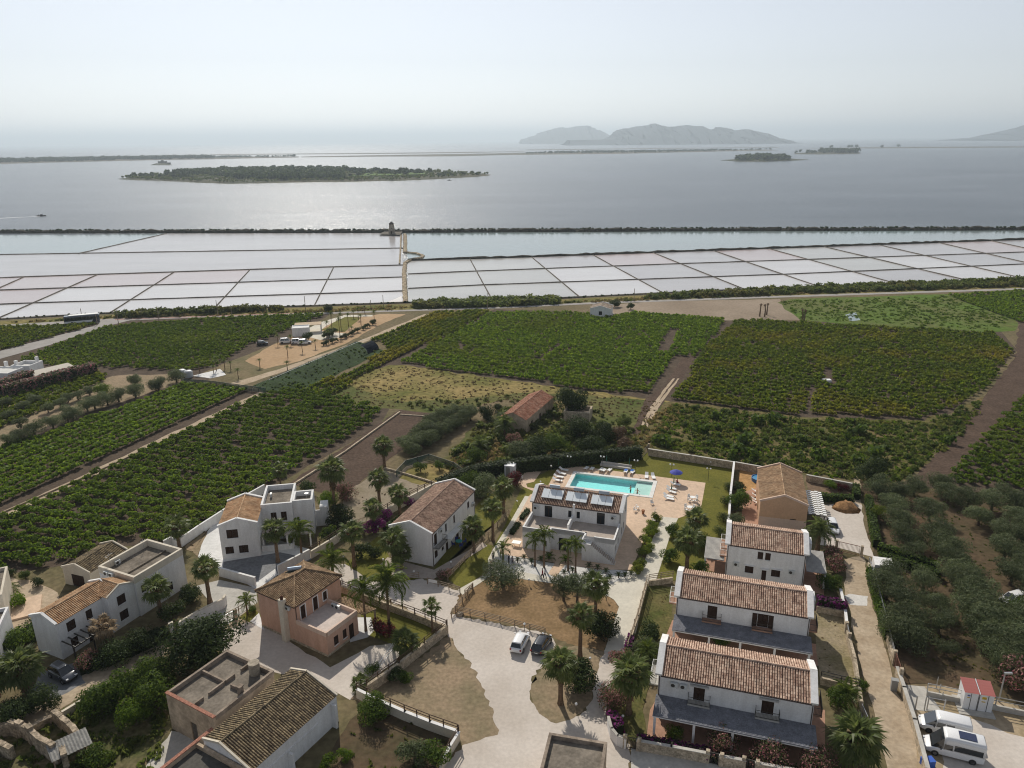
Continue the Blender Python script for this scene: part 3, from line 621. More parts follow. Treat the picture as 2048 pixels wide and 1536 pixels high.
S('terracotta_patio',[(1488,984),(1525,972),(1520,1060),(1480,1062)],terracotta,0,2,label='terracotta patio left of the buff house')
S('side_path',[(1706,945),(1718,945),(1724,1010),(1708,1006)],track,.2,1,label='narrow path beside the clipped hedge')
S('driveway_track',[(1688,1120),(1727,1112),(1738,1180),(1762,1270),(1787,1370),(1832,1450),(1850,1560),(1850,1620),(1790,1620),(1765,1500),(1745,1410),(1722,1330),(1703,1240),(1690,1180)],track,.25,1.5,label='sandy driveway running up the right side')
S('white_gravel_patch',[(1688,1192),(1700,1188),(1736,1193),(1734,1212),(1700,1210)],M('white_gravel',(.62,.60,.57),.95,.06,.8,fine=(3,.08)),.15,.8,label='white gravel patch on the driveway')
S('parking_ground',[(1835,1620),(1830,1450),(1805,1372),(1890,1372),(2048,1414),(2300,1480),(2300,1620)],M('tan_parking_dirt',(.40,.315,.215),.95,col2=(.30,.235,.14),scale=.18,fine=(2,.15)),.1,2,label='tan dirt parking ground at bottom right')
S('parking_gravel',[(1905,1430),(1950,1440),(2048,1475),(2200,1520),(2200,1620),(1880,1620),(1880,1500)],gravel,.4,1.5,label='pale gravel where the vans park')
S('house_patio',[(1290,1500),(1300,1420),(1328,1372),(1650,1420),(1650,1545),(1500,1520)],terracotta,0,3,label='terrace floor under the nearest cane roof')
S('house_patio',[(1320,1300),(1340,1240),(1640,1290),(1640,1330),(1600,1345)],terracotta,0,3,label='terrace floor under the second cane roof')
S('house_patio',[(1410,1140),(1415,1080),(1455,1080),(1450,1150)],terracotta,0,3,label='terracotta terrace under the left canopy of the third house')
S('house_patio',[(1600,1180),(1605,1120),(1650,1130),(1648,1190)],terracotta,0,3,label='terracotta terrace under the right canopy of the third house')
S('side_yard',[(1632,1215),(1688,1222),(1715,1340),(1722,1375),(1640,1360),(1632,1300)],M('gravelly_yard',(.33,.27,.185),.95,col2=(.20,.17,.09),scale=.3,fine=(3,.2)),.1,1.5,label='dry yard between the houses and the driveway')
S('garden_strip',[(1262,1305),(1292,1168),(1345,1175),(1345,1240),(1320,1300),(1285,1420),(1300,1500),(1260,1480),(1222,1440),(1240,1360)],M('garden_strip_grass',(.14,.12,.05),.95,col2=(.075,.085,.025),scale=.3,fine=(3,.25)),.1,1.5,label='dry garden strip left of the white houses')
S('street',[(1262,1497),(1420,1527),(1640,1560),(1640,1640),(1262,1640)],concrete,0,3,label='concrete street at the bottom edge')

# ---------------------------------------------------------------- foliage building blocks
def cards(centres,normals,size,aspect=1.0,bend=0.0,r=nr):
    "quads (N) facing the given normals -> verts (4N,3), faces (N,4)"
    n=len(centres); t=r.normal(size=(n,3)); t-=normals*np.sum(t*normals,1,keepdims=True); t/=np.linalg.norm(t,axis=1,keepdims=True)+1e-9
    b=np.cross(normals,t); s=(size*r.uniform(.65,1.35,n))[:,None]/2
    a=t*s*aspect; b=b*s/aspect
    v=np.stack([centres-a-b*.35,centres-b,centres+a+b*.2,centres+b],1).reshape(-1,3)
    return v,np.arange(4*n).reshape(-1,4)
def np_mesh(name,v,f,mat):
    me=bpy.data.meshes.new(name); nv,nf=len(v),len(f); k=f.shape[1]
    me.vertices.add(nv); me.vertices.foreach_set('co',np.ascontiguousarray(v,dtype=np.float32).ravel())
    me.loops.add(nf*k); me.loops.foreach_set('vertex_index',np.ascontiguousarray(f,dtype=np.int32).ravel())
    me.polygons.add(nf); me.polygons.foreach_set('loop_start',np.arange(0,nf*k,k,dtype=np.int32))
    me.update(calc_edges=True); me.materials.append(mat); return me
def blob(n,rad,size,lumps=7,squash=.8,aspect=1.4,zc=0.0,seed=1,fill=.55,lump=.45):
    "leaf cloud: several overlapping clumps spread through an uneven crown, centred on zc"
    r=np.random.default_rng(seed); cs=[]; ns=[]
    for i in range(lumps):
        a=2*math.pi*(i+r.uniform(-.3,.3))/lumps; rr=r.uniform(.25,.75)*rad if i else 0; zz=r.uniform(-.35,.55)*rad*squash
        c=np.array([math.cos(a)*rr,math.sin(a)*rr,zz]); q=rad*r.uniform(lump*.75,lump*1.3); k=n//lumps
        d=r.normal(size=(k,3)); d/=np.linalg.norm(d,axis=1,keepdims=True)
        rr_=q*(fill+(1-fill)*r.uniform(0,1,k)**.5)[:,None]
        p=c+d*rr_*np.array([1,1,squash]); cs.append(p)
        m=d+r.normal(size=(k,3))*.42; m/=np.linalg.norm(m,axis=1,keepdims=True); ns.append(m)
    c=np.concatenate(cs); c[:,2]+=zc
    return cards(c,np.concatenate(ns),size,aspect,r=r)
def tile_np(tpls,P,rot,sc,ztab=None):
    "copies of template leaf clouds at points P (N,3), rotation, scale -> one big v,f"
    V=[];F=[];b=0; idx=nr.integers(0,len(tpls),len(P))
    for t,(tv,tf) in enumerate(tpls):
        s=np.where(idx==t)[0]
        if not len(s): continue
        c,sn=np.cos(rot[s]),np.sin(rot[s]); x=tv[None,:,0]*c[:,None]-tv[None,:,1]*sn[:,None]; y=tv[None,:,0]*sn[:,None]+tv[None,:,1]*c[:,None]
        z=np.broadcast_to(tv[None,:,2],x.shape)
        v=np.stack([x,y,z],2)*sc[s][:,None,None]+P[s][:,None,:]
        f=(tf[None]+(np.arange(len(s))*len(tv))[:,None,None]).reshape(-1,4)+b
        v=v.reshape(-1,3); V.append(v); F.append(f); b+=len(v)
    return np.concatenate(V),np.concatenate(F)
def stuff(name,tpls,P,rot,sc,mat,label):
    v,f=tile_np(tpls,np.array(P,dtype=float),np.array(rot,dtype=float),np.array(sc,dtype=float))
    return prop(link(name,np_mesh(name,v,f,mat)),label,None,None,'stuff')
def scatter(pts,dens,world=False,z=0.0):
    P=pts if world else poly_xy(pts); xs=[p[0] for p in P]; ys=[p[1] for p in P]; out=[]
    A=(max(xs)-min(xs))*(max(ys)-min(ys))
    for _ in range(int(A*dens)):
        x=rng.uniform(min(xs),max(xs)); y=rng.uniform(min(ys),max(ys))
        if inside(P,x,y): out.append((x,y,z))
    return out
# --- vineyards
def vine_rows(pts,pa,pb,gap,step,gapp=.06,jit=.25,holes=()):
    P=poly_xy(pts); H=[poly_xy(h) for h in holes]; a=Vector(G(*pa)[:2]); d=(Vector(G(*pb)[:2])-a).normalized(); nn=Vector((-d.y,d.x))
    us=[(Vector(p)-a).dot(d) for p in P]; vs2=[(Vector(p)-a).dot(nn) for p in P]; out=[]
    for i in range(int(min(vs2)/gap),int(max(vs2)/gap)+1):
        for j in range(int(min(us)/step),int(max(us)/step)+1):
            q=a+d*(j*step+rng.uniform(-jit,jit))+nn*(i*gap+rng.uniform(-jit,jit)*.6)
            if rng.random()>gapp and inside(P,q.x,q.y) and not any(inside(h,q.x,q.y) for h in H): out.append((q.x,q.y,0))
    return out
def vine_tpl(n,seed,size,rad=.85,h=1.0):
    v,f=blob(n,rad,size,5,.62,1.15,h*.72,seed,.35,.6); v=v.copy(); v[:,2]=np.maximum(v[:,2],.12); return v,f
near_tpl=[vine_tpl(150,s,.36,1.0,1.05) for s in (1,2,3,4)]; mid_tpl=[vine_tpl(80,s,.40,.8) for s in (5,6,7)]; far_tpl=[vine_tpl(46,s,.54,.9) for s in (8,9,10)]
v1=vine_rows(V1,(0,1055),(275,1095),2.75,1.35,.09)
v1.sort(key=lambda p:p[0]**2+p[1]**2)
vis=[p for p in v1 if p[0]/max(p[1],1)>-.72]; ind=vis[:290]; keep=set(ind); rest=[p for p in v1 if p not in keep]
vmesh=[np_mesh('grapevine',*t,L_vine) for t in near_tpl]
for i,p in enumerate(ind):
    o=link('grapevine',vmesh[i%4],None,p,(0,0,rng.uniform(0,6.28)),rng.uniform(.85,1.25))
    prop(o,'bushy green grapevine in the vineyard nearest the left houses','grapevine','grapevines in the near left vineyard')
def vines(P,tpl,mat,label,s0=.85,s1=1.2): stuff('grapevines',tpl,P,[rng.uniform(0,6.28) for _ in P],[rng.uniform(s0,s1) for _ in P],mat,label)
vines(rest,near_tpl,L_vine,'further grapevines of the near left vineyard')
vines(vine_rows(V2,(0,1020),(505,783),2.3,1.05,.04,.15),mid_tpl,L_vine,'straight vine rows beside the dirt track at left')
vines(vine_rows(V3,(100,720),(560,650),2.7,1.2,.06,.18),far_tpl,L_vine,'far left vineyard below the coast road')
vines(vine_rows(V4,(0,690),(190,650),2.3,1.2,.05),far_tpl,L_vine2,'small yellowish vineyard corner beside the road')
vines(vine_rows(V0,(0,830),(200,750),2.4,1.2,.08),far_tpl,L_vine2,'narrow vineyard below the flowering hedge')
vines(vine_rows(V5,(620,790),(960,625),2.4,1.1,.05,.15),far_tpl,L_vine2,'vine rows running beside the hoop tunnel')
vines(vine_rows(V6,(850,735),(1300,785),2.7,1.2,.05,.18,[[(1075,720),(1112,690),(1120,690),(1085,722)],[(1310,705),(1340,658),(1362,660),(1335,708)],[(1380,712),(1350,712),(1300,790),(1340,790)]]),far_tpl,L_vine,'large central vineyard')
vines(vine_rows(V7,(1400,730),(1950,790),2.7,1.2,.06,.18,[[(1648,738),(1668,738),(1668,776),(1650,772)],[(1615,778),(1625,778),(1622,830),(1612,830)]]),far_tpl,L_vine2,'yellowing vineyard right of centre')
vines(vine_rows(V8,(1900,900),(2048,985),2.3,1.2,.05,.45),mid_tpl,L_vine,'vineyard at the right hand edge')
vines(vine_rows(V9,(1900,592),(2030,640),2.4,1.3,.05),far_tpl,L_vine,'vineyard by the coast road at far right')
# --- scrub, grass
bush_tpl=[blob(70,1.0,.5,5,.75,1.3,.6,s,.4,.55) for s in (21,22,23)]
small_tpl=[blob(26,.5,.42,3,.7,1.5,.25,s,.3,.6) for s in (24,25)]
tuft=[]
for s in (31,32,33):
    r=np.random.default_rng(s); c=r.normal(size=(14,3))*np.array([.35,.35,.05]); c[:,2]=.22; nn=r.normal(size=(14,3)); nn[:,2]*=.25; nn/=np.linalg.norm(nn,axis=1,keepdims=True)
    tuft.append(cards(c,nn,.5,1.2,r=r))
def sc(pts,dens,tpl,mat,name,label,s0=.6,s1=1.4):
    P=scatter(pts,dens)
    if P: stuff(name,tpl,P,[rng.uniform(0,6.28) for _ in P],[rng.uniform(s0,s1)**1.3 for _ in P],mat,label)
SCRUB=[(1300,890),(1345,808),(1600,838),(1850,846),(1905,826),(1965,800),(1940,850),(1850,930),(1790,968),(1725,955),(1700,962),(1475,925)]
sc(SCRUB,.32,bush_tpl,L_scrub,'scrub','dense green scrub behind the pool wall',.25,.8)
sc(SCRUB,.10,bush_tpl,L_green,'scrub','brighter green shrubs behind the pool wall',.35,1.0)
sc(SCRUB,.012,bush_tpl,L_green,'scrub','larger bushes behind the pool wall',.9,1.8)
sc(SCRUB,.3,tuft,L_fresh,'grass','fresh grass among the scrub',.4,1.1)
sc(SCRUB,.5,tuft,L_scrub,'grass','rough green grass among the scrub')
sc([(1240,880),(1340,810),(1360,830),(1300,900)],.6,tuft,L_straw,'grass','pale dry grass beside the field track')
sc([(650,800),(735,742),(800,733),(1000,760),(1180,786),(1330,806),(1290,845),(1000,805),(880,825)],.5,tuft,L_drytuft,'grass','straw coloured grass in the middle field',.3,.7)
sc([(720,800),(900,800),(1100,790),(1180,800),(1260,830),(1230,860),(1120,810),(1000,805),(880,826)],.2,bush_tpl,L_scrub,'scrub','green bushes along the edge of the grass field',.25,.8)
sc([(885,930),(945,860),(1000,825),(1110,810),(1260,870),(1285,900),(1000,940)],.4,bush_tpl,L_scrub,'scrub','undergrowth in the farmhouse garden',.4,1.2)
sc([(885,935),(940,880),(1010,890),(1010,930),(930,955)],.9,tuft,L_straw,'grass','dry grass corner of the farmhouse garden')
sc([(1560,603),(1890,592),(2020,640),(1985,660),(1600,638)],.3,tuft,L_green,'grass','tall grass in the green meadow',.5,1.1)
VERGE=[(-100,652),(230,634),(600,622),(805,612),(1100,606),(1270,597),(1583,583),(2048,566),(2048,573),(1583,589),(1270,602),(1000,612),(600,626),(230,637)]
sc([(230,631),(380,624),(560,618),(560,622),(400,629),(240,637)],.9,bush_tpl,L_scrub,'reeds','reeds along the coast road at left',.9,1.7)
sc([(830,607),(1115,599),(1115,608),(1000,614),(830,617)],.9,bush_tpl,L_scrub,'reeds','dark reeds along the coast road, centre',.9,1.7)
sc([(1290,594),(1583,578),(2048,561),(2048,573),(1583,589),(1290,600)],.55,bush_tpl,L_scrub,'reeds','reeds along the coast road at right',.7,1.6)
sc(VERGE,.35,tuft,L_straw,'grass','dry grass on the road verge',.8,1.6)
# banks carry low dark bushes
def along(pts,step,jit,z=0.0):
    out=[]
    for i in range(len(pts)-1):
        a=Vector(G(*pts[i])[:2]); b=Vector(G(*pts[i+1])[:2]); k=max(1,int((b-a).length/step))
        for j in range(k):
            q=a+(b-a)*((j+rng.random())/k); out.append((q.x+rng.uniform(-jit,jit),q.y+rng.uniform(-jit,jit),z))
    return out
bp=along([(-100,465.5),(0,464),(800,463),(1365,460),(2150,458)],1.6,1.2,.9)
stuff('bank_shrubs',small_tpl,bp,[rng.uniform(0,6.28) for _ in bp],[rng.uniform(.9,2.6) for _ in bp],L_dark,'low dark shrubs along the outer stone bank')
bp=along([(0,638),(230,625.5),(480,616.5),(805,606),(1100,598),(1270,589)],2.0,.6,.1)
stuff('bank_shrubs',small_tpl,bp,[rng.uniform(0,6.28) for _ in bp],[rng.uniform(.5,1.2) for _ in bp],L_dark,'low shrubs along the inner edge of the salt pans')

# ---------------------------------------------------------------- building kit
def wall_face(mb,o,d,w,h,openings,depth=.14,z0=0.0,gable=None):
    "outer wall from local point o along unit (dx,dy); openings (u0,z0,u1,z1) become holes with reveals"
    n=(d[1],-d[0])
    P=lambda u,z,k=0.0:(o[0]+d[0]*u-n[0]*k,o[1]+d[1]*u-n[1]*k,z)
    us=sorted({0,w}|{x for q in openings for x in (q[0],q[2])}); zs=sorted({z0,h}|{x for q in openings for x in (q[1],q[3])})
    for i in range(len(us)-1):
        for j in range(len(zs)-1):
            cu,cz=(us[i]+us[i+1])/2,(zs[j]+zs[j+1])/2
            if any(q[0]<cu<q[2] and q[1]<cz<q[3] for q in openings): continue
            mb.quad(P(us[i],zs[j]),P(us[i+1],zs[j]),P(us[i+1],zs[j+1]),P(us[i],zs[j+1]))
    for a,b,c,e in [(q[0],q[1],q[2],q[3]) for q in openings]:
        mb.quad(P(a,b),P(a,b,depth),P(a,e,depth),P(a,e)); mb.quad(P(c,b,depth),P(c,b),P(c,e),P(c,e,depth))
        mb.quad(P(a,e),P(a,e,depth),P(c,e,depth),P(c,e)); mb.quad(P(a,b,depth),P(a,b),P(c,b),P(c,b,depth))
    if gable: mb.add([P(0,h),P(w,h),P(gable[0],gable[1])],[(0,1,2)])
def opening(root,o,d,q,kind,depth=.14,framem=None,sillm=None,shut=None):
    "window or door seated in a wall opening: part with frame, shutter/pane and sill as its own pieces"
    n=(d[1],-d[0]); u0,z0,u1,z1=q; framem=framem or wood; shut=shut or wood
    e=lambda u,z,k:(o[0]+d[0]*u-n[0]*k,o[1]+d[1]*u-n[1]*k,z)
    def slab(mb,a,b,c,f,k0,k1):
        v=[e(a,b,k0),e(c,b,k0),e(c,f,k0),e(a,f,k0),e(a,b,k1),e(c,b,k1),e(c,f,k1),e(a,f,k1)]
        mb.add(v,[(0,1,2,3),(7,6,5,4),(0,4,5,1),(1,5,6,2),(2,6,7,3),(3,7,4,0)])
    t=.07; mb=MB()
    slab(mb,u0,z0,u0+t,z1,depth-.07,depth+.02); slab(mb,u1-t,z0,u1,z1,depth-.07,depth+.02)
    slab(mb,u0+t,z1-t,u1-t,z1,depth-.07,depth+.02)
    if kind!='door': slab(mb,u0+t,z0,u1-t,z0+t,depth-.07,depth+.02)
    w=mb.build('door' if kind in('door','glassdoor') else 'window',framem,root)
    mid=(u0+u1)/2; two=(u1-u0)>.75
    zb=z0+(t if kind!='door' else .02)
    if kind in ('shut','door'):
        for a,c in ([(u0+t,mid-.01),(mid+.01,u1-t)] if two else [(u0+t,u1-t)]):
            mb=MB(); slab(mb,a,zb,c,z1-t,depth-.03,depth+.015)
            m_=2 if kind=='door' else 3
            for k in range(m_):
                za=zb+(z1-t-zb)*(k+.12)/m_; zc=zb+(z1-t-zb)*(k+.88)/m_; slab(mb,a+.05,za,c-.05,zc,depth-.045,depth-.03)
            mb.build('door_leaf' if kind=='door' else 'shutter',shut,w)
    else:
        mb=MB(); slab(mb,u0+t,zb,u1-t,z1-t,depth-.01,depth+.012); mb.build('pane',glass,w)
        if two: mb=MB(); slab(mb,mid-.035,zb,mid+.035,z1-t,depth-.04,depth-.012); mb.build('mullion',framem,w)
    if kind not in ('door','glassdoor') and sillm:
        mb=MB(); slab(mb,u0-.06,z0-.09,u1+.06,z0-.004,-.07,depth-.075); mb.build('sill',sillm,w)
    return w
def slope(mb,e0,e1,r0,r1,pitch=.27,row=.36,vmax=None,lift=.03,rr=.085):
    "barrel tiles: eave e0-e1, ridge r0-r1; vmax(u) limits a hip face (fraction of slope)"
    e0,e1,r0,r1=map(Vector,(e0,e1,r0,r1)); W=(e1-e0).length; nc=max(1,round(W/pitch)); Ls=(r0-e0).length
    ax=(e1-e0).normalized(); nor=ax.cross((r0-e0)+(r1-e1)).normalized()
    if nor.z<0: nor=-nor
    for i in range(nc):
        u=(i+.5)/nc; p=e0+(e1-e0)*u; q=r0+(r1-r0)*u; f0=0; f1=1
        if vmax: f1=vmax(u)
        if f1<.03: continue
        L=(q-p).length*f1; k=max(1,round(L/row)); d=(q-p).normalized(); h=W/nc*.5
        for j in range(k):
            a=p+d*(L*j/k-(.02 if j==0 else .03)); b=p+d*(L*(j+1)/k); ra=rr*(1+rng.uniform(-.12,.12)); o_=ax*rng.uniform(-.012,.012)
            v=[]
            for c,s in ((a,lift),(b,lift*.15)):
                for x,y in ((-1,0),(-.55,.85),(.55,.85),(1,0)): v.append(c+o_+ax*(h*.74*x)+nor*(s+ra*y*1.15))
            mb.add(v,[(0,1,5,4),(1,2,6,5),(2,3,7,6),(0,3,2,1)])
def deckplane(mb,*pts,th=.06):
    mb.add(pts,[tuple(range(len(pts)))])
def ridge_tiles(mb,a,b,r=.12,step=.42):
    a=Vector(a); b=Vector(b); d=(b-a); k=max(1,round(d.length/step))
    for i in range(k):
        p=a+d*(i/k); q=a+d*((i+1)/k+.02/k); mb.tube([p+Vector((0,0,.02)),q+Vector((0,0,.05))],[r,r*.92],6)
def ac_unit(root,p,d,w=.8,h=.58):
    "outdoor air conditioner unit on a wall at local point p, wall along d"
    n=(d[1],-d[0]); mb=MB(); a=math.atan2(d[1],d[0])
    c=(p[0]+n[0]*.2,p[1]+n[1]*.2,p[2]); mb.cbox(c,w,.3,h,a); u=mb.build('air_conditioner',acm,root)
    mb=MB(); f=Vector((p[0]+n[0]*.352-d[0]*w*.14,p[1]+n[1]*.352-d[1]*w*.14,p[2]+h/2)); mb.tube([f,f+Vector((n[0],n[1],0))*.03],h*.38,12); mb.build('fan_grille',iron,u)
    mb=MB()
    for s in (-.3,.3): mb.beam((p[0]+d[0]*s,p[1]+d[1]*s,p[2]-.03),(p[0]+d[0]*s+n[0]*.36,p[1]+d[1]*s+n[1]*.36,p[2]-.03),.04,.05)
    mb.build('bracket',galv,u); return u
def balcony(root,o,d,u0,u1,z,dep=.95,floor=None,rail=None,solid=False):
    n=(d[1],-d[0]); P=lambda u,k:(o[0]+d[0]*u+n[0]*k,o[1]+d[1]*u+n[1]*k)
    mb=MB(); v=[(*P(u0,.004),z-.16),(*P(u1,.004),z-.16),(*P(u1,dep),z-.16),(*P(u0,dep),z-.16),(*P(u0,.004),z),(*P(u1,.004),z),(*P(u1,dep),z),(*P(u0,dep),z)]
    mb.add(v,[(4,5,6,7),(3,2,1,0),(0,1,5,4),(1,2,6,5),(2,3,7,6),(3,0,4,7)]); b=mb.build('balcony',floor or concrete,root)
    mb=MB(); path_=[P(u0+.04,.03),P(u0+.04,dep-.04),P(u1-.04,dep-.04),P(u1-.04,.03)]
    for i in range(3):
        a=Vector(path_[i]); c=Vector(path_[i+1]); k=max(2,int((c-a).length/.13))
        for zz in (.95,.12): mb.beam((*a,z+zz),(*c,z+zz),.04,.04)
        for j in range(k+1):
            q=a+(c-a)*(j/k); mb.beam((*q,z+.002),(*q,z+.95),.018,.018,up=(1,0,0))
    mb.build('railing',rail or iron,b); return b
def downpipe(root,x,y,z0,z1): 
    return MB().tube([(x,y,z0),(x,y,z1)],.05,6).build('downpipe',brownmetal,root)
def gable_house(name,label,cat,o,yaw,L,W,he,hr,wallm,tilem,openings,gaps=None,along='x',group=None,cop=.22,copm=None,overh=.05,pitch=.27,row=.36,z0=0.0,gutter=True,sillm=None,framem=None,shut=None):
    "gabled house: ridge along local x; openings {'front':[(u0,z0,u1,z1,kind)..],'right','back','left'}"
    root=thing(name,label,cat,(o[0],o[1],z0),yaw,group); mb=MB(); D=.14
    faces={'front':((0,0),(1,0),L,None),'right':((L,0),(0,1),W,(W/2,hr)),'back':((L,W),(-1,0),L,None),'left':((0,W),(0,-1),W,(W/2,hr))}
    for k,(p,d,w,g) in faces.items():
        qs=openings.get(k,[]); wall_face(mb,p,d,w,he,[q[:4] for q in qs],D,0,g)
    wall=mb.build('wall',wallm,root)
    for k,(p,d,w,g) in faces.items():
        for q in openings.get(k,[]): opening(root,p,d,q[:4],q[4] if len(q)>4 else 'shut',D,framem,sillm or wallm,shut)
    mb=MB(); s=(hr-he)/(W/2); oh=overh; x0,x1=(cop*.5,L-cop*.5) if cop else (-.12,L+.12)
    za=he-s*oh; t=.06
    for y0,ym in ((-oh,W/2),(W+oh,W/2)): mb.quad((x0,y0,za+t),(x1,y0,za+t),(x1,ym,hr+t),(x0,ym,hr+t)); 
    roof=mb.build('roof',M('roof_board',(.12,.07,.05),.95,.2,2),root)
    mb=MB(); slope(mb,(x0,-oh,za+t),(x1,-oh,za+t),(x0,W/2,hr+t),(x1,W/2,hr+t),pitch,row)
    slope(mb,(x1,W+oh,za+t),(x0,W+oh,za+t),(x1,W/2,hr+t),(x0,W/2,hr+t),pitch,row)
    ridge_tiles(mb,(x0,W/2,hr+t+.05),(x1,W/2,hr+t+.05))
    rt=mb.build('roof_tiles',tilem,roof,fixn=False); rt['kind']='stuff'
    if cop:
        for x in (0,L):
            mb=MB()
            for y0,ym in ((-.12,W/2),(W+.12,W/2)): 
                a=Vector((x,y0,he-s*.12+.19)); b=Vector((x,ym,hr+.19)); mb.beam(a,b,cop*1.5,.34)
            mb.build('coping',copm or wallm,root)
    if gutter:
        for y in (-oh-.06,W+oh+.06): MB().tube([(x0,y,za+.0),(x1,y,za+.0)],.07,6).build('gutter',brownmetal,root)
        downpipe(root,L-.12,-.06,.05,he-.1); downpipe(root,.12,-.06,.05,he-.1)
    return root
def pergola(root,x0,x1,y0,y1,za,zb,posts,name='cane_canopy',mat=None,postm=None):
    "flat shading roof from wall (y1,zb) to front (y0,za) with cane strips and posts"
    mb=MB(); mb.add([(x0,y0,za),(x1,y0,za),(x1,y1,zb),(x0,y1,zb),(x0,y0,za-.08),(x1,y0,za-.08),(x1,y1,zb-.08),(x0,y1,zb-.08)],[(0,1,2,3),(7,6,5,4),(0,4,5,1),(1,5,6,2),(2,6,7,3),(3,7,4,0)])
    c=mb.build(name,mat or slate,root); mb=MB(); ny=int(abs(y1-y0)/.14)
    for j in range(ny):
        t=(j+.5)/ny; y=y0+(y1-y0)*t; z=za+(zb-za)*t; nx=max(1,int((x1-x0)/4))
        for i in range(nx):
            xa=x0+(x1-x0)*i/nx+.01; xb=x0+(x1-x0)*(i+1)/nx-.01; dz=rng.uniform(0,.02)
            mb.box(xa,y-.045,z+.002,xb,y+.045,z+.025+dz,False)
    q=mb.build('cane_strips',mat or slate,c); q['kind']='stuff'
    for px,py in posts: MB().box(px-.13,py-.13,0,px+.13,py+.13,za-.085+(py-y0)/(y1-y0)*(zb-za)).build('post',postm or white,root)
    MB().beam((x0,y0+.1,za-.17),(x1,y0+.1,za-.17),.12,.16).build('front_beam',postm or white,root)
    return c
YAW=R(-17.3); UX=Vector((math.cos(YAW),math.sin(YAW))); UY=Vector((-UX.y,UX.x))
def at(o,x,y): return (o[0]+UX.x*x+UY.x*y,o[1]+UX.y*x+UY.y*y)

# ---------------------------------------------------------------- the three white tiled houses at right
oA=(16.12,69.73)
hA=gable_house('white_house','white house nearest the bottom edge, tiled roof, two air conditioners on its front','house',oA,YAW,16.3,7.0,5.4,6.8,white,tile_red,
 {'front':[(3.9,2.95,5.1,5.0,'door'),(11.1,2.95,12.35,5.0,'door'),(2.2,0,3.4,2.2,'door'),(6.6,.8,7.8,2.1,'shut'),(10.2,0,11.4,2.2,'door'),(13.6,.8,14.8,2.1,'shut')],
  'left':[(2.2,2.95,3.4,5.0,'door'),(2.4,.2,3.6,2.2,'door')],'right':[(2.6,2.95,3.8,5.0,'door')],'back':[(3,3.2,4.2,4.5,'shut'),(11,3.2,12.2,4.5,'shut')]},cop=.5,group='white tiled houses in a row')
for x in (1.75,2.8): ac_unit(hA,(x,0,4.35),(1,0))
for u0,u1 in ((3.35,5.75),(10.5,13.0)): balcony(hA,(0,0),(1,0),u0,u1,2.98,.85,rail=iron)
for x in (3.5,10.8): MB().box(x,-.45,5.06,x+2,-.004,5.12).build('door_canopy',concrete,hA)
balcony(hA,(0,7.0),(0,-1),2.4,5.6,2.9,1.1,rail=plastic); balcony(hA,(16.3,0),(0,1),1.4,4.6,2.9,1.15,floor=terracotta,rail=iron)
pergola(hA,-.15,16.7,-3.3,-.03,2.65,2.8,[(.1,-3.1),(4.3,-3.1),(8.3,-3.1),(12.3,-3.1),(16.3,-3.1)])
oB=(21.33,84.73)
hB=gable_house('white_house','middle white tiled house of the row with one open shuttered balcony door','house',oB,YAW,16.4,7.0,5.4,6.8,white,tile_red,
 {'front':[(4.0,2.95,5.2,4.9,'door'),(10.2,2.95,11.5,4.9,'door'),(2.0,0,3.2,2.2,'door'),(7.2,.8,8.4,2.1,'shut'),(13,0,14.2,2.2,'door')],
  'left':[(2.2,2.95,3.4,4.9,'door')],'right':[(2.6,2.95,3.8,4.9,'door')],'back':[(3,3.2,4.2,4.5,'shut'),(11,3.2,12.2,4.5,'shut')]},cop=.5,group='white tiled houses in a row')
for u0,u1 in ((3.4,5.8),(9.6,12.1)): balcony(hB,(0,0),(1,0),u0,u1,2.98,.85,floor=terracotta,rail=iron)
for s,x in ((-1,9.55),(1,11.52)):
    MB().box(x,-.05,2.97,x+.6,-.008,4.88).build('open_shutter',wood,hB)
balcony(hB,(0,7.0),(0,-1),2.2,4.8,2.9,1.1,floor=terracotta,rail=plastic); balcony(hB,(16.4,0),(0,1),1.0,3.6,2.9,1.15,floor=terracotta,rail=iron)
pergola(hB,-.15,16.75,-3.25,-.03,2.6,2.75,[(.1,-3.05),(4.5,-3.05),(8.3,-3.05),(12.4,-3.05),(16.4,-3.05)])
MB().box(16.42,4.4,3.0,17.3,6.6,5.3).build('side_closet',white,hB)
oC=(31.72,98.2)
hC=gable_house('white_house','smaller white tiled house with canopies on both gable ends, furthest of the row','house',oC,YAW,10.95,7.3,5.2,6.6,white,tile_red,
 {'front':[(4.35,3.55,5.1,4.75,'shut'),(5.4,3.55,6.15,4.75,'shut'),(2.75,1.0,3.95,2.25,'shut'),(6.45,1.0,7.7,2.25,'shut'),(5.15,0,5.8,2.0,'door')],
  'left':[(2,2.95,3.2,4.9,'door'),(4.5,2.95,5.7,4.9,'door')],'right':[(3,2.95,4.2,4.9,'door')]},cop=.5,group='white tiled houses in a row')
ac_unit(hC,(1.5,0,2.0),(1,0)); ac_unit(hC,(9.2,0,2.0),(1,0))
for x in (2.6,6.3): MB().box(x,-.3,2.3,x+1.6,-.004,2.38).build('window_ledge',white,hC)
MB().box(4.9,-.5,2.1,6.1,-.004,2.2).build('door_canopy',white,hC)
balcony(hC,(0,7.3),(0,-1),1.7,4.2,2.9,1.0,floor=terracotta,rail=plastic); balcony(hC,(0,7.3),(0,-1),4.4,6.6,2.9,1.0,floor=terracotta,rail=plastic)
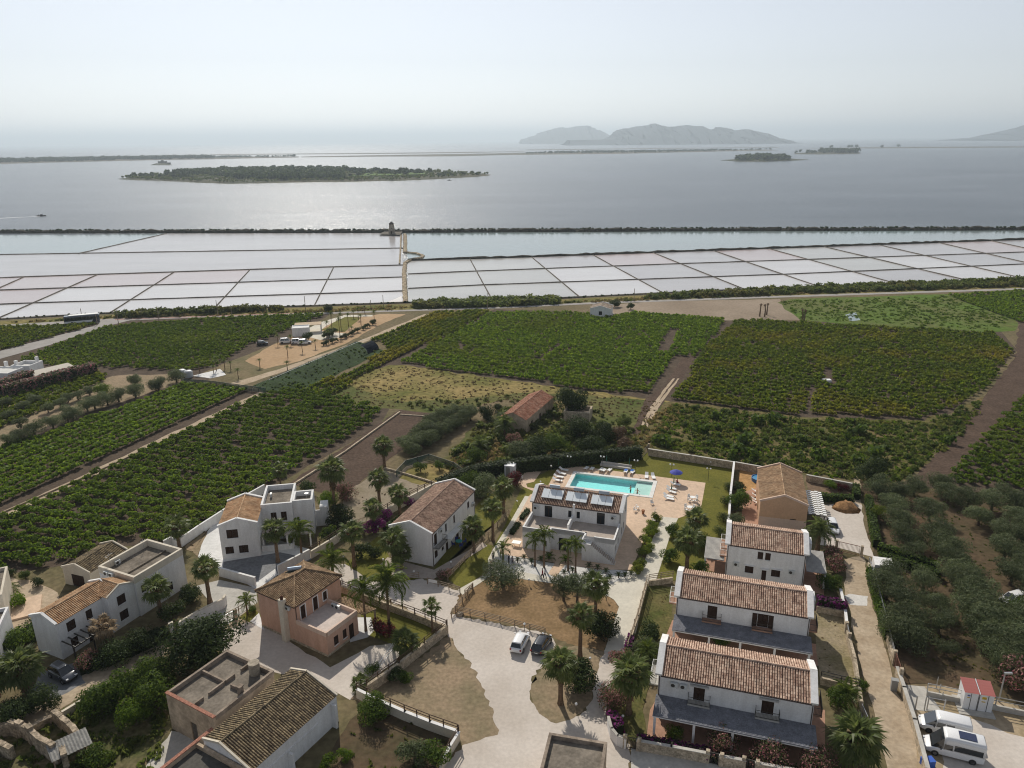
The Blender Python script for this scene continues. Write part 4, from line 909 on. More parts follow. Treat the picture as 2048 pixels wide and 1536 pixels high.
def side_canopy(root,x0,x1,y0,y1,z,posts):
    mb=MB().box(x0,y0,z-.08,x1,y1,z); c=mb.build('canopy',slate,root); mb=MB(); k=int((x1-x0)/.16)
    for i in range(k): mb.box(x0+(x1-x0)*(i+.1)/k,y0+.02,z+.002,x0+(x1-x0)*(i+.85)/k,y1-.02,z+.03+rng.uniform(0,.015),False)
    q=mb.build('cane_strips',M('pale_cane_roofing',(.40,.385,.36),.9,.12,1,fine=(6,.12)),c); q['kind']='stuff'
    for px,py in posts: MB().box(px-.13,py-.13,0,px+.13,py+.13,z-.085).build('post',white,root)
side_canopy(hC,-3.2,-.28,-.2,6.4,2.6,[(-3.0,0),(-3.0,6.2)])
side_canopy(hC,11.25,14.0,.2,6.6,2.6,[(13.8,.4),(13.8,6.4)])
MB().box(11.2,4.2,3.0,12.0,6.2,5.0).build('side_closet',white,hC)

# ---------------------------------------------------------------- buff house with the tiled gable roof (ridge runs away from the camera)
oD=(41.5,113.4); yD=R(-15.6)
def gable_house_y(name,label,o,yaw,W,L,he,hr,wallm,tilem,ops,**k):
    "as gable_house but with the gable wall to the front: built turned by 90 degrees"
    c,s=math.cos(yaw),math.sin(yaw); oo=(o[0]+c*W,o[1]+s*W)
    return gable_house(name,label,'house',oo,yaw+R(90),L,W,he,hr,wallm,tilem,ops,**k)
hD=gable_house_y('buff_house','buff plastered house with beige tiled roof beside the gravel yard',oD,yD,7.5,13.3,4.5,5.9,buff,tile_buff,
 {'left':[(4.9,.2,5.9,1.9,'pane')],'front':[(2,.3,3,2,'door'),(6,.3,7.2,2,'door')],'back':[(3,.5,4.2,2.1,'shut'),(7.5,0,8.7,2.1,'door')]},cop=.16,gutter=False,pitch=.24,row=.33,copm=buffpale)
MB().box(-.02,-.02,0,-.006,7.52,1.75).build('plinth_band',buffpale,hD)
# white louvred pergola on its right side (local -y after turning is the right side)
mb=MB()
for i in range(12):
    for j in range(5):
        mb.box(1.6+i*.78+.3*(j%2),-.45-j*.58-.55,2.42,1.6+i*.78+.3*(j%2)+.46,-.45-j*.58,2.46)
sl=mb.build('pergola_slats',plastic,hD); sl['kind']='stuff'
mb=MB()
for i in range(13): mb.beam((1.45+i*.78,-.1,2.35),(1.45+i*.78,-3.3,2.3),.09,.14)
mb.build('pergola_beams',iron,hD)
for x in (1.5,6,10.8): MB().box(x-.08,-3.0,0,x+.08,-2.84,2.26).build('post',iron,hD)

# ---------------------------------------------------------------- pool house with solar panels and roof terrace
oE=(3.14,112.15); yE=YAW
hE=gable_house('pool_house','white two storey pool house with three solar heaters on its tiled roof','house',oE,YAW,14.8,6.6,5.4,6.75,white,tile_brown,
 {'front':[(2.15,3.03,3.45,5.1,'glassdoor'),(6.15,3.55,6.7,4.75,'pane'),(7.55,3.55,8.1,4.75,'pane'),(10.9,3.03,12.2,5.1,'glassdoor')],
  'right':[(1.1,.9,1.9,2.3,'shut'),(3.0,.9,3.8,2.3,'shut'),(4.6,3.4,5.3,4.6,'shut')],'back':[(3,0,4.2,2.2,'door'),(9,0,10.2,2.2,'door')],'left':[(3,.9,4,2.2,'shut')]},cop=.42)
ac_unit(hE,(.75,0,4.3),(1,0)); ac_unit(hE,(13.6,0,4.3),(1,0))
mb=MB(); mb.box(6.95,-.3,2.9,7.3,-.003,6.1); mb.build('chimney',white,hE)
mb=MB().box(6.8,-3.6,3.02,7.1,-.006,4.15); mb.build('terrace_divider',white,hE)
# terrace block in front of it
mb=MB(); wall_face(mb,(0,-5.7),(1,0),4.6,3.8,[(3.55,.95,4.0,1.9)],.14); wall_face(mb,(14.8,-5.7),(0,1),5.7,3.8,[(1.2,.9,2,2.2),(3.4,.9,4.2,2.2)],.14)
wall_face(mb,(0,-.0),(0,-1),5.7,3.8,[],.14)
wall_face(mb,(4.6,-5.7),(0,1),.9,3.8,[],.14)
wall_face(mb,(4.6,-4.8),(1,0),5.6,3.8,[(1.15,0,2.35,2.3),(4.4,.9,5.0,1.8)],.14)
wall_face(mb,(10.2,-5.7),(1,0),4.6,3.8,[],.14); wall_face(mb,(10.2,-4.8),(0,-1),.9,3.8,[],.14)
mb.build('terrace_wall',white,hE)
opening(hE,(0,-5.7),(1,0),(3.55,.95,4.0,1.9),'shut',.14,None,white); opening(hE,(4.6,-4.8),(1,0),(1.15,0,2.35,2.3),'glassdoor',.14); opening(hE,(4.6,-4.8),(1,0),(4.4,.9,5.0,1.8),'pane',.14,None,white)
for a in (1.2,3.4): opening(hE,(14.8,-5.7),(0,1),(a,.9,a+.8,2.2),'shut',.14,None,white)
mb=MB()
for x0,y0,x1,y1 in ((0,-5.7,4.6,-5.45),(4.35,-5.45,4.6,-4.55),(4.6,-4.8,10.2,-4.55),(0,-5.45,.25,-.3),(14.55,-5.45,14.8,-.3),(11.6,-5.7,14.8,-5.45),(9.95,-5.6,10.2,-4.55)): mb.box(x0,y0,2.98,x1,y1,3.82)
mb.build('parapet',white,hE)
mb=MB().box(.2,-4.6,2.9,14.6,-.02,3.0).box(.2,-5.5,2.9,4.4,-4.604,3.0).box(10.2,-5.5,2.9,14.6,-4.604,3.0); mb.build('terrace_floor',terr,hE)
ac_unit(hE,(8.6,-4.8,1.9),(1,0))
# outside stair
mb=MB(); n=14
mb.box(9.9,-6.75,0,11.3,-5.71,3.0)
for i in range(n): mb.box(11.3+i*.27,-6.75,0,11.3+(i+1)*.27+.001*i,-5.71,3.0-(i+1)*3.0/(n+1))
st=mb.build('outside_stair',white,hE)
sm_=MB().box(0,-6.74,0,.26,-5.72,.035).mesh('step',terr)  # darker tread material paints in the grey shade of the step tops
for i in range(n): link('step',sm_,st,(11.305+i*.27,0,3.002-(i+1)*3.0/(n+1)))
mb=MB()
mb.beam((10.0,-6.7,3.9),(11.3,-6.7,3.9),.04,.04); mb.beam((11.3,-6.7,3.9),(15.1,-6.7,1.0),.04,.04)
for i in range(7): x=11.3+i*.6; z=3.0-(i*.6/.27)*3.0/(n+1); mb.beam((x,-6.7,max(0.1,z)),(x,-6.7,max(.1,z)+.9),.03,.03,up=(1,0,0))
mb.build('handrail',galv,st)
MB().box(9.9,-6.9,3.0,10.1,-5.7,3.82).build('stair_parapet',white,hE)
# solar heaters
s_=(6.75-5.4)/3.3; nrmz=1/math.sqrt(1+s_*s_)
def roofpt(x,y,k): return (x,y-k*s_*nrmz,5.4+s_*y+.06+k*nrmz)
for i,x0 in enumerate((1.35,5.45,9.65)):
    t=thing('solar_heater','solar water heater on the pool house roof, %s of three'%('left one','middle one','right one')[i],'solar heater',(oE[0],oE[1],0),YAW,'solar heaters on the pool house roof')
    for j in range(3):
        mb=MB(); a=x0+j*1.18; q=[roofpt(a,.95,.34),roofpt(a+1.13,.95,.34),roofpt(a+1.13,2.75,.34),roofpt(a,2.75,.34)]; q2=[roofpt(a,.95,.24),roofpt(a+1.13,.95,.24),roofpt(a+1.13,2.75,.24),roofpt(a,2.75,.24)]
        mb.add(q+q2,[(0,1,2,3),(7,6,5,4),(0,4,5,1),(1,5,6,2),(2,6,7,3),(3,7,4,0)])
        mb.build('collector_panel',PAINT('sky_sheen_solar_glass',(.78,.82,.84),.2,0,.8),t)  # sky reflection is put into the pale base colour of the panels
    mb=MB(); c=roofpt(x0+1.0,3.1,.7); mb.tube([c,(c[0]+1.7,c[1],c[2])],.3,12); mb.build('tank',PAINT('grey_tank',(.42,.46,.50),.35,.3),t)
    mb=MB()
    for xx in (x0+.1,x0+1.8,x0+3.4):
        mb.beam(roofpt(xx,.95,.1),roofpt(xx,3.1,.1),.06,.1); mb.beam(roofpt(xx,3.0,.1),(xx,3.0,c[2]),.05,.05,up=(1,0,0))
    mb.build('support_frame',galv,t)

# ---------------------------------------------------------------- gabled white house at centre left
oF=(-19.24,104.08)
hF=gable_house_y('gabled_house','long white house with brown tiled gable roof and blank gable wall, centre left',oF,R(-21.4),7.3,16.0,5.5,6.9,white,tile_brown,
 {'front':[(.75,3.0,1.75,5.05,'door'),(4.6,3.5,5.2,4.9,'shut'),(7.6,3.5,8.2,4.9,'shut'),(.7,.9,1.8,2.2,'shut'),(3.1,.9,3.9,2.3,'shut'),(4.6,0,5.5,2.2,'door'),(8.4,0,9.4,2.2,'door'),(11,.9,12,2.2,'shut'),(13,3.5,13.8,4.7,'shut')],
  'back':[(4,3.4,5,4.6,'shut'),(9,3.4,10,4.6,'shut')]},cop=.24,pitch=.24,row=.34)
ac_unit(hF,(2.6,0,4.6),(1,0)); ac_unit(hF,(15.0,0,3.2),(1,0)); balcony(hF,(0,0),(1,0),.3,3.4,2.95,1.0,rail=iron)
MB().box(4.3,-1.1,2.5,9.8,-.004,2.62).build('porch_slab',white,hF)
MB().box(8.0,-1.1,0,8.25,-.86,2.495).build('post',white,hF)

# ---------------------------------------------------------------- gabled white house with flat roofed wing (far left of the centre)
oG=(-45.8,104.0); yG=R(10.1)
hG=gable_house_y('white_villa','white villa with orange gable roof and flat roofed wing beside the vineyard',oG,yG,5.7,8.7,5.75,6.75,white,tile_orange,
 {'left':[(.55,0.9,0.9+.9,2.15,'shut'),(2.6,.85,4.0,2.2,'shut'),(1.15-.1,3.6,2.75,5.1,'shut')]},cop=.3,gutter=False,pitch=.22,row=.33)
c,s=math.cos(yG),math.sin(yG); wG=thing('villa_wing','flat roofed two storey wing of the white villa with parapets','house wing',(oG[0]-s*0,oG[1],0),yG)
def flatblock(root,x0,y0,x1,y1,zr,zp,wallm,floorm,t=.25,ops={},skip=(),copm=None):
    "flat roofed block: walls with openings, roof slab at zr, parapet to zp"
    mb=MB(); F={'front':((x0,y0),(1,0),x1-x0),'right':((x1,y0),(0,1),y1-y0),'back':((x1,y1),(-1,0),x1-x0),'left':((x0,y1),(0,-1),y1-y0)}
    for k,(p,d,w) in F.items(): wall_face(mb,p,d,w,zp,[q[:4] for q in ops.get(k,[])],.14)
    mb.build('wall',wallm,root)
    for k,(p,d,w) in F.items():
        for q in ops.get(k,[]): opening(root,p,d,q[:4],q[4] if len(q)>4 else 'shut',.14,None,wallm)
    mb=MB().box(x0+.01,y0+.01,zr-.2,x1-.01,y1-.01,zr); mb.build('flat_roof',floorm,root)
    e=.03; mb=MB()
    for a in ((x0-e,y0-e,x1+e,y0+t),(x0-e,y1-t,x1+e,y1+e),(x0-e,y0+t,x0+t,y1-t),(x1-t,y0+t,x1+e,y1-t)): mb.box(a[0],a[1],zr-.001,a[2],a[3],zp+.06)
    mb.build('parapet',copm or wallm,root); return root
flatblock(wG,5.72,5.0,10.6,12.4,5.6,6.4,white,roofscreed,.3,{'front':[(1.4,3.3,2.3,4.9,'shut'),(3.0,3.3,3.9,4.9,'shut'),(1.0,0,2.2,2.2,'door')]})
flatblock(wG,10.63,5.7,13.8,9.4,5.5,6.3,white,roofscreed,.3,{'right':[(1,3,1.8,5,'shut')]})
MB().box(5.8,1.2,0,10.5,1.4,1.0).box(10.55,1.2,0,10.7,5.0,1.0).build('veranda_wall',white,wG)
MB().box(5.9,1.4,2.5,13.6,4.95,2.62).build('veranda_roof',terr,wG)
for x in (6.1,9.8,13.4): MB().box(x-.12,1.45,0,x+.12,1.69,2.495).build('post',white,wG)
MB().box(14.6,8.2,0,15.9,10.6,3.6).box(13.85,8.2,0,14.6,8.4,3.0).build('side_store',white,wG)
def dish(root,x,y,z):
    MB().tube([(x,y,z-1),(x,y,z)],.03,5).build('dish_pole',galv,root)
    mb=MB(); mb.lathe([(.02,-.02),(.2,.02),(.36,.12)],10,(x,y+.05,z)); o=mb.build('satellite_dish',plastic,root); return o
ac_unit(wG,(6.6,9.4,5.75),(0,1)); dish(wG,12.8,7.4,6.6)

# ---------------------------------------------------------------- left white house with terracotta wing
oH=(-57.5,80.2); yH=R(65.4)
hH=gable_house('left_villa','white house at left with orange tiled wing and dead palm in front','house',oH,yH,8.4,4.75,5.1,6.0,white,tile_orange,
 {'front':[(1.3,3.2,2.5,4.6,'shut'),(4.0,3.2,4.9,4.6,'shut'),(1.4,.8,2.4,2.1,'shut'),(3.8,0,4.8,2.1,'door')]},cop=.24,gutter=False,pitch=.25,row=.34)
jut=thing('villa_bay','gabled bay of the left white house with two big windows','house bay',(oH[0],oH[1],0),yH)
mb=MB(); wall_face(mb,(6.5,-1.1),(1,0),4.1,5.3,[(1.3,3.3,2.6,4.7),(1.3,.9,2.6,2.3)],.14,0,(2.05,6.15)); wall_face(mb,(6.5,-.0),(0,-1),1.1,5.3,[]); wall_face(mb,(10.6,-1.1),(0,1),3.0,5.3,[])
mb.build('wall',white,jut)
for z in (3.3,.9): opening(jut,(6.5,-1.1),(1,0),(1.3,z,2.6,z+1.4),'shut',.14,None,white)
mb=MB()
for x0,xm in ((6.45,8.55),(10.65,8.55)): mb.quad((x0,-1.05,5.32),(xm,-1.05,6.2),(xm,2.3,6.2),(x0,2.3,5.32))
rf=mb.build('roof',M('roof_board',(.12,.07,.05)),jut)
mb=MB(); slope(mb,(6.45,2.3,5.33),(6.45,-1.05,5.33),(8.55,2.3,6.2),(8.55,-1.05,6.2),.25,.34); slope(mb,(10.65,-1.05,5.33),(10.65,2.3,5.33),(8.55,-1.05,6.2),(8.55,2.3,6.2),.25,.34); ridge_tiles(mb,(8.55,-1.05,6.25),(8.55,2.3,6.25))
q=mb.build('roof_tiles',tile_orange,rf,fixn=False); q['kind']='stuff'
mb=MB(); mb.beam((6.4,-1.1,5.42),(8.55,-1.1,6.32),.24,.16); mb.beam((10.7,-1.1,5.42),(8.55,-1.1,6.32),.24,.16); mb.build('coping',cream,jut)
fH=thing('flat_villa_block','tall flat roofed white block behind the orange tiled wing, with roof parapet','house',(oH[0],oH[1],0),yH)
flatblock(fH,10.62,-1.35,18.9,5.7,5.2,6.15,white,roofscreed,.32,{'front':[(.8,3.2,1.6,4.4,'shut'),(4.8,.9,5.8,2.2,'shut')]},copm=cream)
MB().box(10.95,1.6,5.2,18.5,1.85,5.42).build('roof_kerb',roofscreed,fH)
ac_unit(fH,(13.2,5.35,5.25),(1,0)); 
for y in (2.9,3.9): ac_unit(fH,(10.6,y,5.35),(0,-1))
mb=MB().tube([(12.0,5.0,5.2),(12.0,5.0,7.6)],.025,5); mb.beam((11.4,5.0,7.4),(12.6,5.0,7.4),.03,.03); mb.beam((11.6,4.7,7.2),(11.6,5.3,7.2),.03,.03); mb.build('aerial',galv,fH)
mb=MB().tube([(17.5,4.9,5.2),(17.5,4.9,7.0)],.025,5); mb.beam((17.1,4.9,6.8),(17.9,4.9,6.8),.03,.03); mb.build('aerial',galv,fH)
# timber pergola by its front wall
pg=thing('timber_pergola','dark timber pergola against the left white house','pergola',(oH[0],oH[1],0),yH)
for i in range(7): MB().beam((.3+i*.85,-2.6,2.5),(.3+i*.85,-.02,2.6),.1,.16).build('rafter',iron,pg)
MB().beam((.1,-2.3,2.36),(5.6,-2.3,2.36),.12,.16).build('front_beam',iron,pg)
for x in (.2,2.9,5.5): MB().box(x-.07,-2.37,0,x+.07,-2.23,2.28).build('post',iron,pg)

# ---------------------------------------------------------------- beige shed with gable roof
hI=gable_house_y('beige_shed','low beige outbuilding with old tiled roof at the vineyard edge',(-67.0,97.6),R(-19),5.2,7.0,2.7,3.6,cream,tile_old,
 {'left':[(1.5,0,3.9,2.0,'door')]},cop=.14,gutter=False,pitch=.26,row=.36)

# ---------------------------------------------------------------- pink house
oJ=(-34.2,86.7); yJ=R(-31.7)
hJ=thing('pink_house','pink house with hipped tiled roof and walled roof terrace','house',(oJ[0],oJ[1],0),yJ)
LX,LY,HE,HR=6.95,8.2,5.65,7.15
mb=MB(); ops={'front':[],'right':[(.9,3.03,1.7,5.05,'door'),(3.1,3.03,3.9,5.05,'door'),(4.9,3.6,5.6,4.9,'shut')],'back':[(2,3.3,3,4.6,'shut')],'left':[(3,3.3,4,4.6,'shut')]}
FJ={'front':((0,0),(1,0),LX),'right':((LX,0),(0,1),LY),'back':((LX,LY),(-1,0),LX),'left':((0,LY),(0,-1),LY)}
for k,(p,d,w) in FJ.items(): wall_face(mb,p,d,w,HE,[q[:4] for q in ops[k]],.14)
mb.build('wall',pink,hJ)
for k,(p,d,w) in FJ.items():
    for q in ops[k]:
        opening(hJ,p,d,q[:4],q[4],.14,None,white)
        n=(d[1],-d[0]); u0,z0,u1,z1=q[:4]; mb=MB()
        E=lambda u,z,k:(p[0]+d[0]*u+n[0]*k,p[1]+d[1]*u+n[1]*k,z)
        for a,b,c_,e_ in ((u0-.14,z0,u0,z1+.14),(u1,z0,u1+.14,z1+.14),(u0,z1,u1,z1+.14)):
            mb.add([E(a,b,.004),E(c_,b,.004),E(c_,e_,.004),E(a,e_,.004),E(a,b,.04),E(c_,b,.04),E(c_,e_,.04),E(a,e_,.04)],[(3,2,1,0),(4,5,6,7),(0,1,5,4),(1,2,6,5),(2,3,7,6),(3,0,4,7)])
        mb.build('surround',white,hJ)
ov=.25; A=(-ov,-ov,HE); B=(LX+ov,-ov,HE); C_=(LX+ov,LY+ov,HE); D_=(-ov,LY+ov,HE); P1=(LX/2,LX/2,HR); P2=(LX/2,LY-LX/2+.6,HR)
mb=MB(); mb.add([A,B,C_,D_,P1,P2],[(0,1,4),(1,2,5,4),(2,3,5),(3,0,4,5)]); rJ=mb.build('roof',M('roof_board',(.12,.07,.05)),hJ)
mb=MB(); up=Vector((0,0,.02))
tri=lambda u:1-abs(2*u-1)
slope(mb,A,B,(A[0],P1[1],HR),(B[0],P1[1],HR),.26,.36,tri); slope(mb,C_,D_,(C_[0],P2[1],HR),(D_[0],P2[1],HR),.26,.36,tri)
Ly=LY+2*ov; a1=(P1[1]+ov)/Ly; a2=(P2[1]+ov)/Ly
tra=lambda u:min(1,u/a1,(1-u)/(1-a2))
slope(mb,B,C_,(P1[0],B[1],HR),(P1[0],C_[1],HR),.26,.36,tra); tra2=lambda u:min(1,u/(1-a2),(1-u)/a1)
slope(mb,D_,A,(P1[0],D_[1],HR),(P1[0],A[1],HR),.26,.36,tra2)
for a,b in ((A,P1),(B,P1),(C_,P2),(D_,P2),(P1,P2)): ridge_tiles(mb,Vector(a)+Vector((0,0,.1)),Vector(b)+Vector((0,0,.1)))
q=mb.build('roof_tiles',TILE('sandy_clay_tile',[(.20,.135,.08),(.33,.225,.135),(.42,.30,.185),(.27,.175,.105)]),rJ,fixn=False); q['kind']='stuff'
mb=MB()
for a,b in ((A,B),(B,C_),(C_,D_),(D_,A)): mb.beam((a[0],a[1],HE-.06),(b[0],b[1],HE-.06),.1,.1)
mb.build('gutter',brownmetal,hJ)
downpipe(hJ,LX+.08,.1,.1,HE-.1); downpipe(hJ,-.08,.1,.1,HE-.1)
MB().box(4.75,-.75,0,5.5,-.004,6.3).build('chimney',cream,hJ); MB().lathe([(.2,0),(.2,.25),(.26,.27),(.26,.32),(.1,.5)],8,(5.12,-.38,6.3)).build('chimney_pot',M('dark_clay',(.11,.05,.03)),hJ)
ac_unit(hJ,(5.9,-.02,4.9),(1,0),.7,.5)
TX=5.35; mb=MB(); wall_face(mb,(LX+.004,0),(1,0),TX,3.55,[],.14); wall_face(mb,(LX+TX,0),(0,1),5.65,3.55,[(1.2,.9,2.0,2.2),(2.8,.9,3.5,2.2),(3.95,0,4.85,2.25)],.14); wall_face(mb,(LX+TX,5.65),(-1,0),TX,3.55,[],.14)
mb.build('terrace_wall',pink,hJ)
for q in ((1.2,.9,2.0,2.2),(2.8,.9,3.5,2.2),(3.95,0,4.85,2.25)): opening(hJ,(LX+TX,0),(0,1),q,'door' if q[1]==0 else 'shut',.14,None,white)
mb=MB(); 
for a in ((LX+.02,-.02,LX+TX,.22),(LX+TX-.22,.22,LX+TX+.02,5.43),(LX+.02,5.43,LX+TX+.02,5.67)): mb.box(a[0],a[1],2.98,a[2],a[3],3.6)
mb.build('parapet',buffpale,hJ)
MB().box(LX+.01,.02,2.8,LX+TX-.01,5.6,2.97).build('terrace_floor',M('pale_pink_paving',(.58,.50,.45),.85,.07,.7,fine=(2.5,.07)),hJ)
for y in (4.3,5.0): 
    ac_unit(hJ,(LX+1.6+(5-y),5.40,3.0),(1,0),.75,.55)
mb=MB().quad((LX+.6,8.2,2.55),(LX+6.4,8.2,2.55),(LX+6.4,5.7,3.15),(LX+.6,5.7,3.15)); pr=mb.build('porch_roof',M('roof_board',(.12,.07,.05)),hJ)
mb=MB(); slope(mb,(LX+6.4,8.2,2.57),(LX+.6,8.2,2.57),(LX+6.4,5.7,3.17),(LX+.6,5.7,3.17),.26,.36); q=mb.build('porch_tiles',MATS['sandy_clay_tile'],pr,fixn=False); q['kind']='stuff'
for x in (LX+.8,LX+6.2): MB().box(x-.1,7.95,0,x+.1,8.15,2.5).build('post',woodg,hJ)
for p,d in (((-.03,0),0),):
    MB().box(-.03,-.03,0,LX+TX+.03,-.004,.35).box(LX+TX+.004,-.03,0,LX+TX+.03,3.9,.35).build('stone_plinth',stone,hJ)
# solar heater on pink roof
t=thing('solar_heater','blue grey water tank with solar panel on the pink house roof','solar heater',(oJ[0],oJ[1],0),yJ)
MB().tube([(.9,4.6,6.75),(2.4,5.7,6.9)],.26,10).build('tank',PAINT('blue_grey_tank',(.30,.38,.48),.35,.2),t)
mb=MB(); mb.add([(.3,4.4,6.0),(1.9,4.4,6.65),(1.9,6.3,6.65),(.3,6.3,6.0),(.3,4.4,5.92),(1.9,4.4,6.57),(1.9,6.3,6.57),(.3,6.3,5.92)],[(0,1,2,3),(7,6,5,4),(0,4,5,1),(1,5,6,2),(2,6,7,3),(3,7,4,0)]); mb.build('collector_panel',glass,t)
mb=MB(); mb.beam((1.2,4.8,6.3),(1.2,4.8,6.6),.06,.06,up=(1,0,0)); mb.beam((2.2,5.5,6.5),(2.2,5.5,6.75),.06,.06,up=(1,0,0)); mb.build('support_frame',iron,t)

# ---------------------------------------------------------------- ochre flat roofed house with the long barn
oK=(-38.5,68.2); yK=R(-29.9)
hK=thing('ochre_house','old ochre house with flat roof cut up by low walls and brick coping','house',(oK[0],oK[1],0),yK)
mb=MB(); ZR,ZT=4.35,4.85; op=[(3.6,0,4.6,2.6,'door'),(6.9,1.0,7.4,2.0,'pane')]
for p,d,w,o_ in (((0,0),(1,0),7.7,op),((7.7,0),(0,1),8.4,[]),((7.7,8.4),(-1,0),7.7,[]),((0,8.4),(0,-1),8.4,[])): wall_face(mb,p,d,w,ZT,[q[:4] for q in o_],.14)
mb.build('wall',ochre,hK)
for q in op: opening(hK,(0,0),(1,0),q[:4],q[4],.14,woodg,ochre,M('grey_old_door',(.14,.12,.10),.9,.2,3))
MB().box(.02,.02,ZR-.2,7.68,8.38,ZR).build('flat_roof',roofscreed,hK)
mb=MB()
for a in ((.3,4.5,4.0,4.72),(5.0,4.5,7.4,4.72),(3.9,.3,4.1,1.7),(3.9,2.4,4.1,4.498),(3.9,4.722,4.1,6.0),(3.9,6.9,4.1,8.1)): mb.box(*a[:2],ZR-.01,*a[2:],ZR+.42)
mb.build('roof_walls',wornparapet,hK)
mb=MB().box(-.04,8.12,ZR,7.74,8.44,ZT+.05).box(-.04,.3,ZR,.26,8.118,ZT+.05).box(7.44,.3,ZR,7.74,8.118,ZT+.05); mb.build('parapet',wornparapet,hK)
br=MB().box(-.06,-.06,ZT-.05,7.76,.298,ZT+.02).build('brick_coping',brick,hK)
nb=60
me_=MB().box(-.055,-.2,0,.055,.2,.07).mesh('brick',brick)
for i in range(nb): link('brick',me_,br,(.0+i*7.7/(nb-1),.12,ZT+.022+rng.uniform(0,.012)),(0,0,rng.uniform(-.04,.04)))
mb=MB().lathe([(.62,0),(.62,1.45),(.66,1.5),(.5,1.52)],14,(5.6,7.5,ZR)); mb.build('water_tank',M('old_cement_tank',(.33,.29,.23),.95,.2,1,fine=(4,.12)),hK)
mb=MB().box(6.75,4.0,ZR,7.25,4.5,ZR+1.15).box(6.68,3.93,ZR+1.15,7.32,4.57,ZR+1.25); mb.build('chimney',wornparapet,hK)
# barn
hB2=thing('tiled_barn','long barn with old brown tiled roof and white side wall at bottom left','barn',(oK[0],oK[1],0),yK)
bx0,bx1,by0,by1=8.8,15.6,-2.2,10.0; rx=11.35; zl,zrr,zd=4.3,3.5,5.0
mb=MB()
def poly(mb,pts): mb.add(pts,[tuple(range(len(pts)))])
poly(mb,[(bx0,by0,0),(bx1,by0,0),(bx1,by0,zrr),(rx,by0,zd),(bx0,by0,zl)]); poly(mb,[(bx1,by1,0),(bx0,by1,0),(bx0,by1,zl),(rx,by1,zd),(bx1,by1,zrr)])
poly(mb,[(bx1,by0,0),(bx1,by1,0),(bx1,by1,zrr),(bx1,by0,zrr)]); poly(mb,[(bx0,by1,0),(bx0,by0,0),(bx0,by0,zl),(bx0,by1,zl)])
mb.build('wall',white,hB2)
mb=MB(); t=.07; mb.quad((bx0-.05,by0+.1,zl+t),(rx,by0+.1,zd+t),(rx,by1-.1,zd+t),(bx0-.05,by1-.1,zl+t)); mb.quad((rx,by0+.1,zd+t),(bx1+.1,by0+.1,zrr+t),(bx1+.1,by1-.1,zrr+t),(rx,by1-.1,zd+t))
rb=mb.build('roof',M('roof_board',(.12,.07,.05)),hB2); mb=MB()
slope(mb,(bx1+.1,by0+.1,zrr+t),(bx1+.1,by1-.1,zrr+t),(rx,by0+.1,zd+t),(rx,by1-.1,zd+t),.27,.36); slope(mb,(bx0-.05,by1-.1,zl+t),(bx0-.05,by0+.1,zl+t),(rx,by1-.1,zd+t),(rx,by0+.1,zd+t),.27,.36)
ridge_tiles(mb,(rx,by0,zd+t+.06),(rx,by1,zd+t+.06)); q=mb.build('roof_tiles',tile_old,rb,fixn=False); q['kind']='stuff'
mb=MB()
for y in (by0,by1): mb.beam((bx0-.1,y,zl+.16),(rx,y,zd+.16),.22,.24); mb.beam((bx1+.15,y,zrr+.16),(rx,y,zd+.16),.22,.24)
mb.build('coping',cream,hB2)
MB().box(bx1+.004,by0,2.1,bx1+.09,by1-3,2.2).build('wall_ledge',white,hB2)
MB().box(bx1+.004,2.4,0,bx1+.7,2.65,2.0).build('buttress',white,hB2); MB().box(bx1+.004,9.0,0,bx1+.6,9.3,3.1).build('buttress',white,hB2)
# low block in front of the barn with brick coping wall
lowb=thing('low_annex','low flat roofed annex with brick coping before the barn gable','annex',(oK[0],oK[1],0),yK)
flatblock(lowb,7.75,-9.5,14.9,-2.35,3.3,3.75,ochre,M('shade_dark_roof',(.10,.095,.085),.95,.2,.6,fine=(3,.15)),.28)  # roof colour is darkened to stand for the shade lying on it
bc=MB().box(7.7,-9.5,3.812,8.05,-.4,3.86).build('brick_coping',brick,lowb)
me2=MB().box(-.2,-.055,0,.2,.055,.07).mesh('brick',brick)
for i in range(70): link('brick',me2,bc,(7.88,-9.4+i*.13,3.862+rng.uniform(0,.012)),(0,0,rng.uniform(-.04,.04)))

# ---------------------------------------------------------------- flat roof at bottom centre
oL=(3.59,63.6); hL=thing('flat_roof_building','stone walled flat roof building cut by the bottom edge, centre','building',(oL[0],oL[1],0),R(-13.5))
flatblock(hL,0,-7.5,6.05,0,2.75,3.2,ochre,roofscreed,.3,copm=wornparapet)

# ---------------------------------------------------------------- old farmhouse in the trees
oO=G(1052,868); hO=gable_house('old_farmhouse','old farmhouse with faded red tile roof among trees','house',(oO[0],oO[1]),R(66),17,6.2,3.2,4.6,ochre,TILE('faded_red_tile',[(.30,.13,.08),(.42,.20,.13),(.50,.30,.21),(.33,.16,.10)]),
 {'front':[(3,.8,4,2,'shut'),(8,0,9,2.1,'door')]},cop=0,gutter=False,pitch=.3,row=.4)
oO2=G(1127,842); aO=thing('ruined_annex','roofless stone annex beside the old farmhouse','ruin',(oO2[0],oO2[1],0),R(-15))
flatblock(aO,0,0,6.0,5,1.6,2.4,stone,roofscreed,.4)
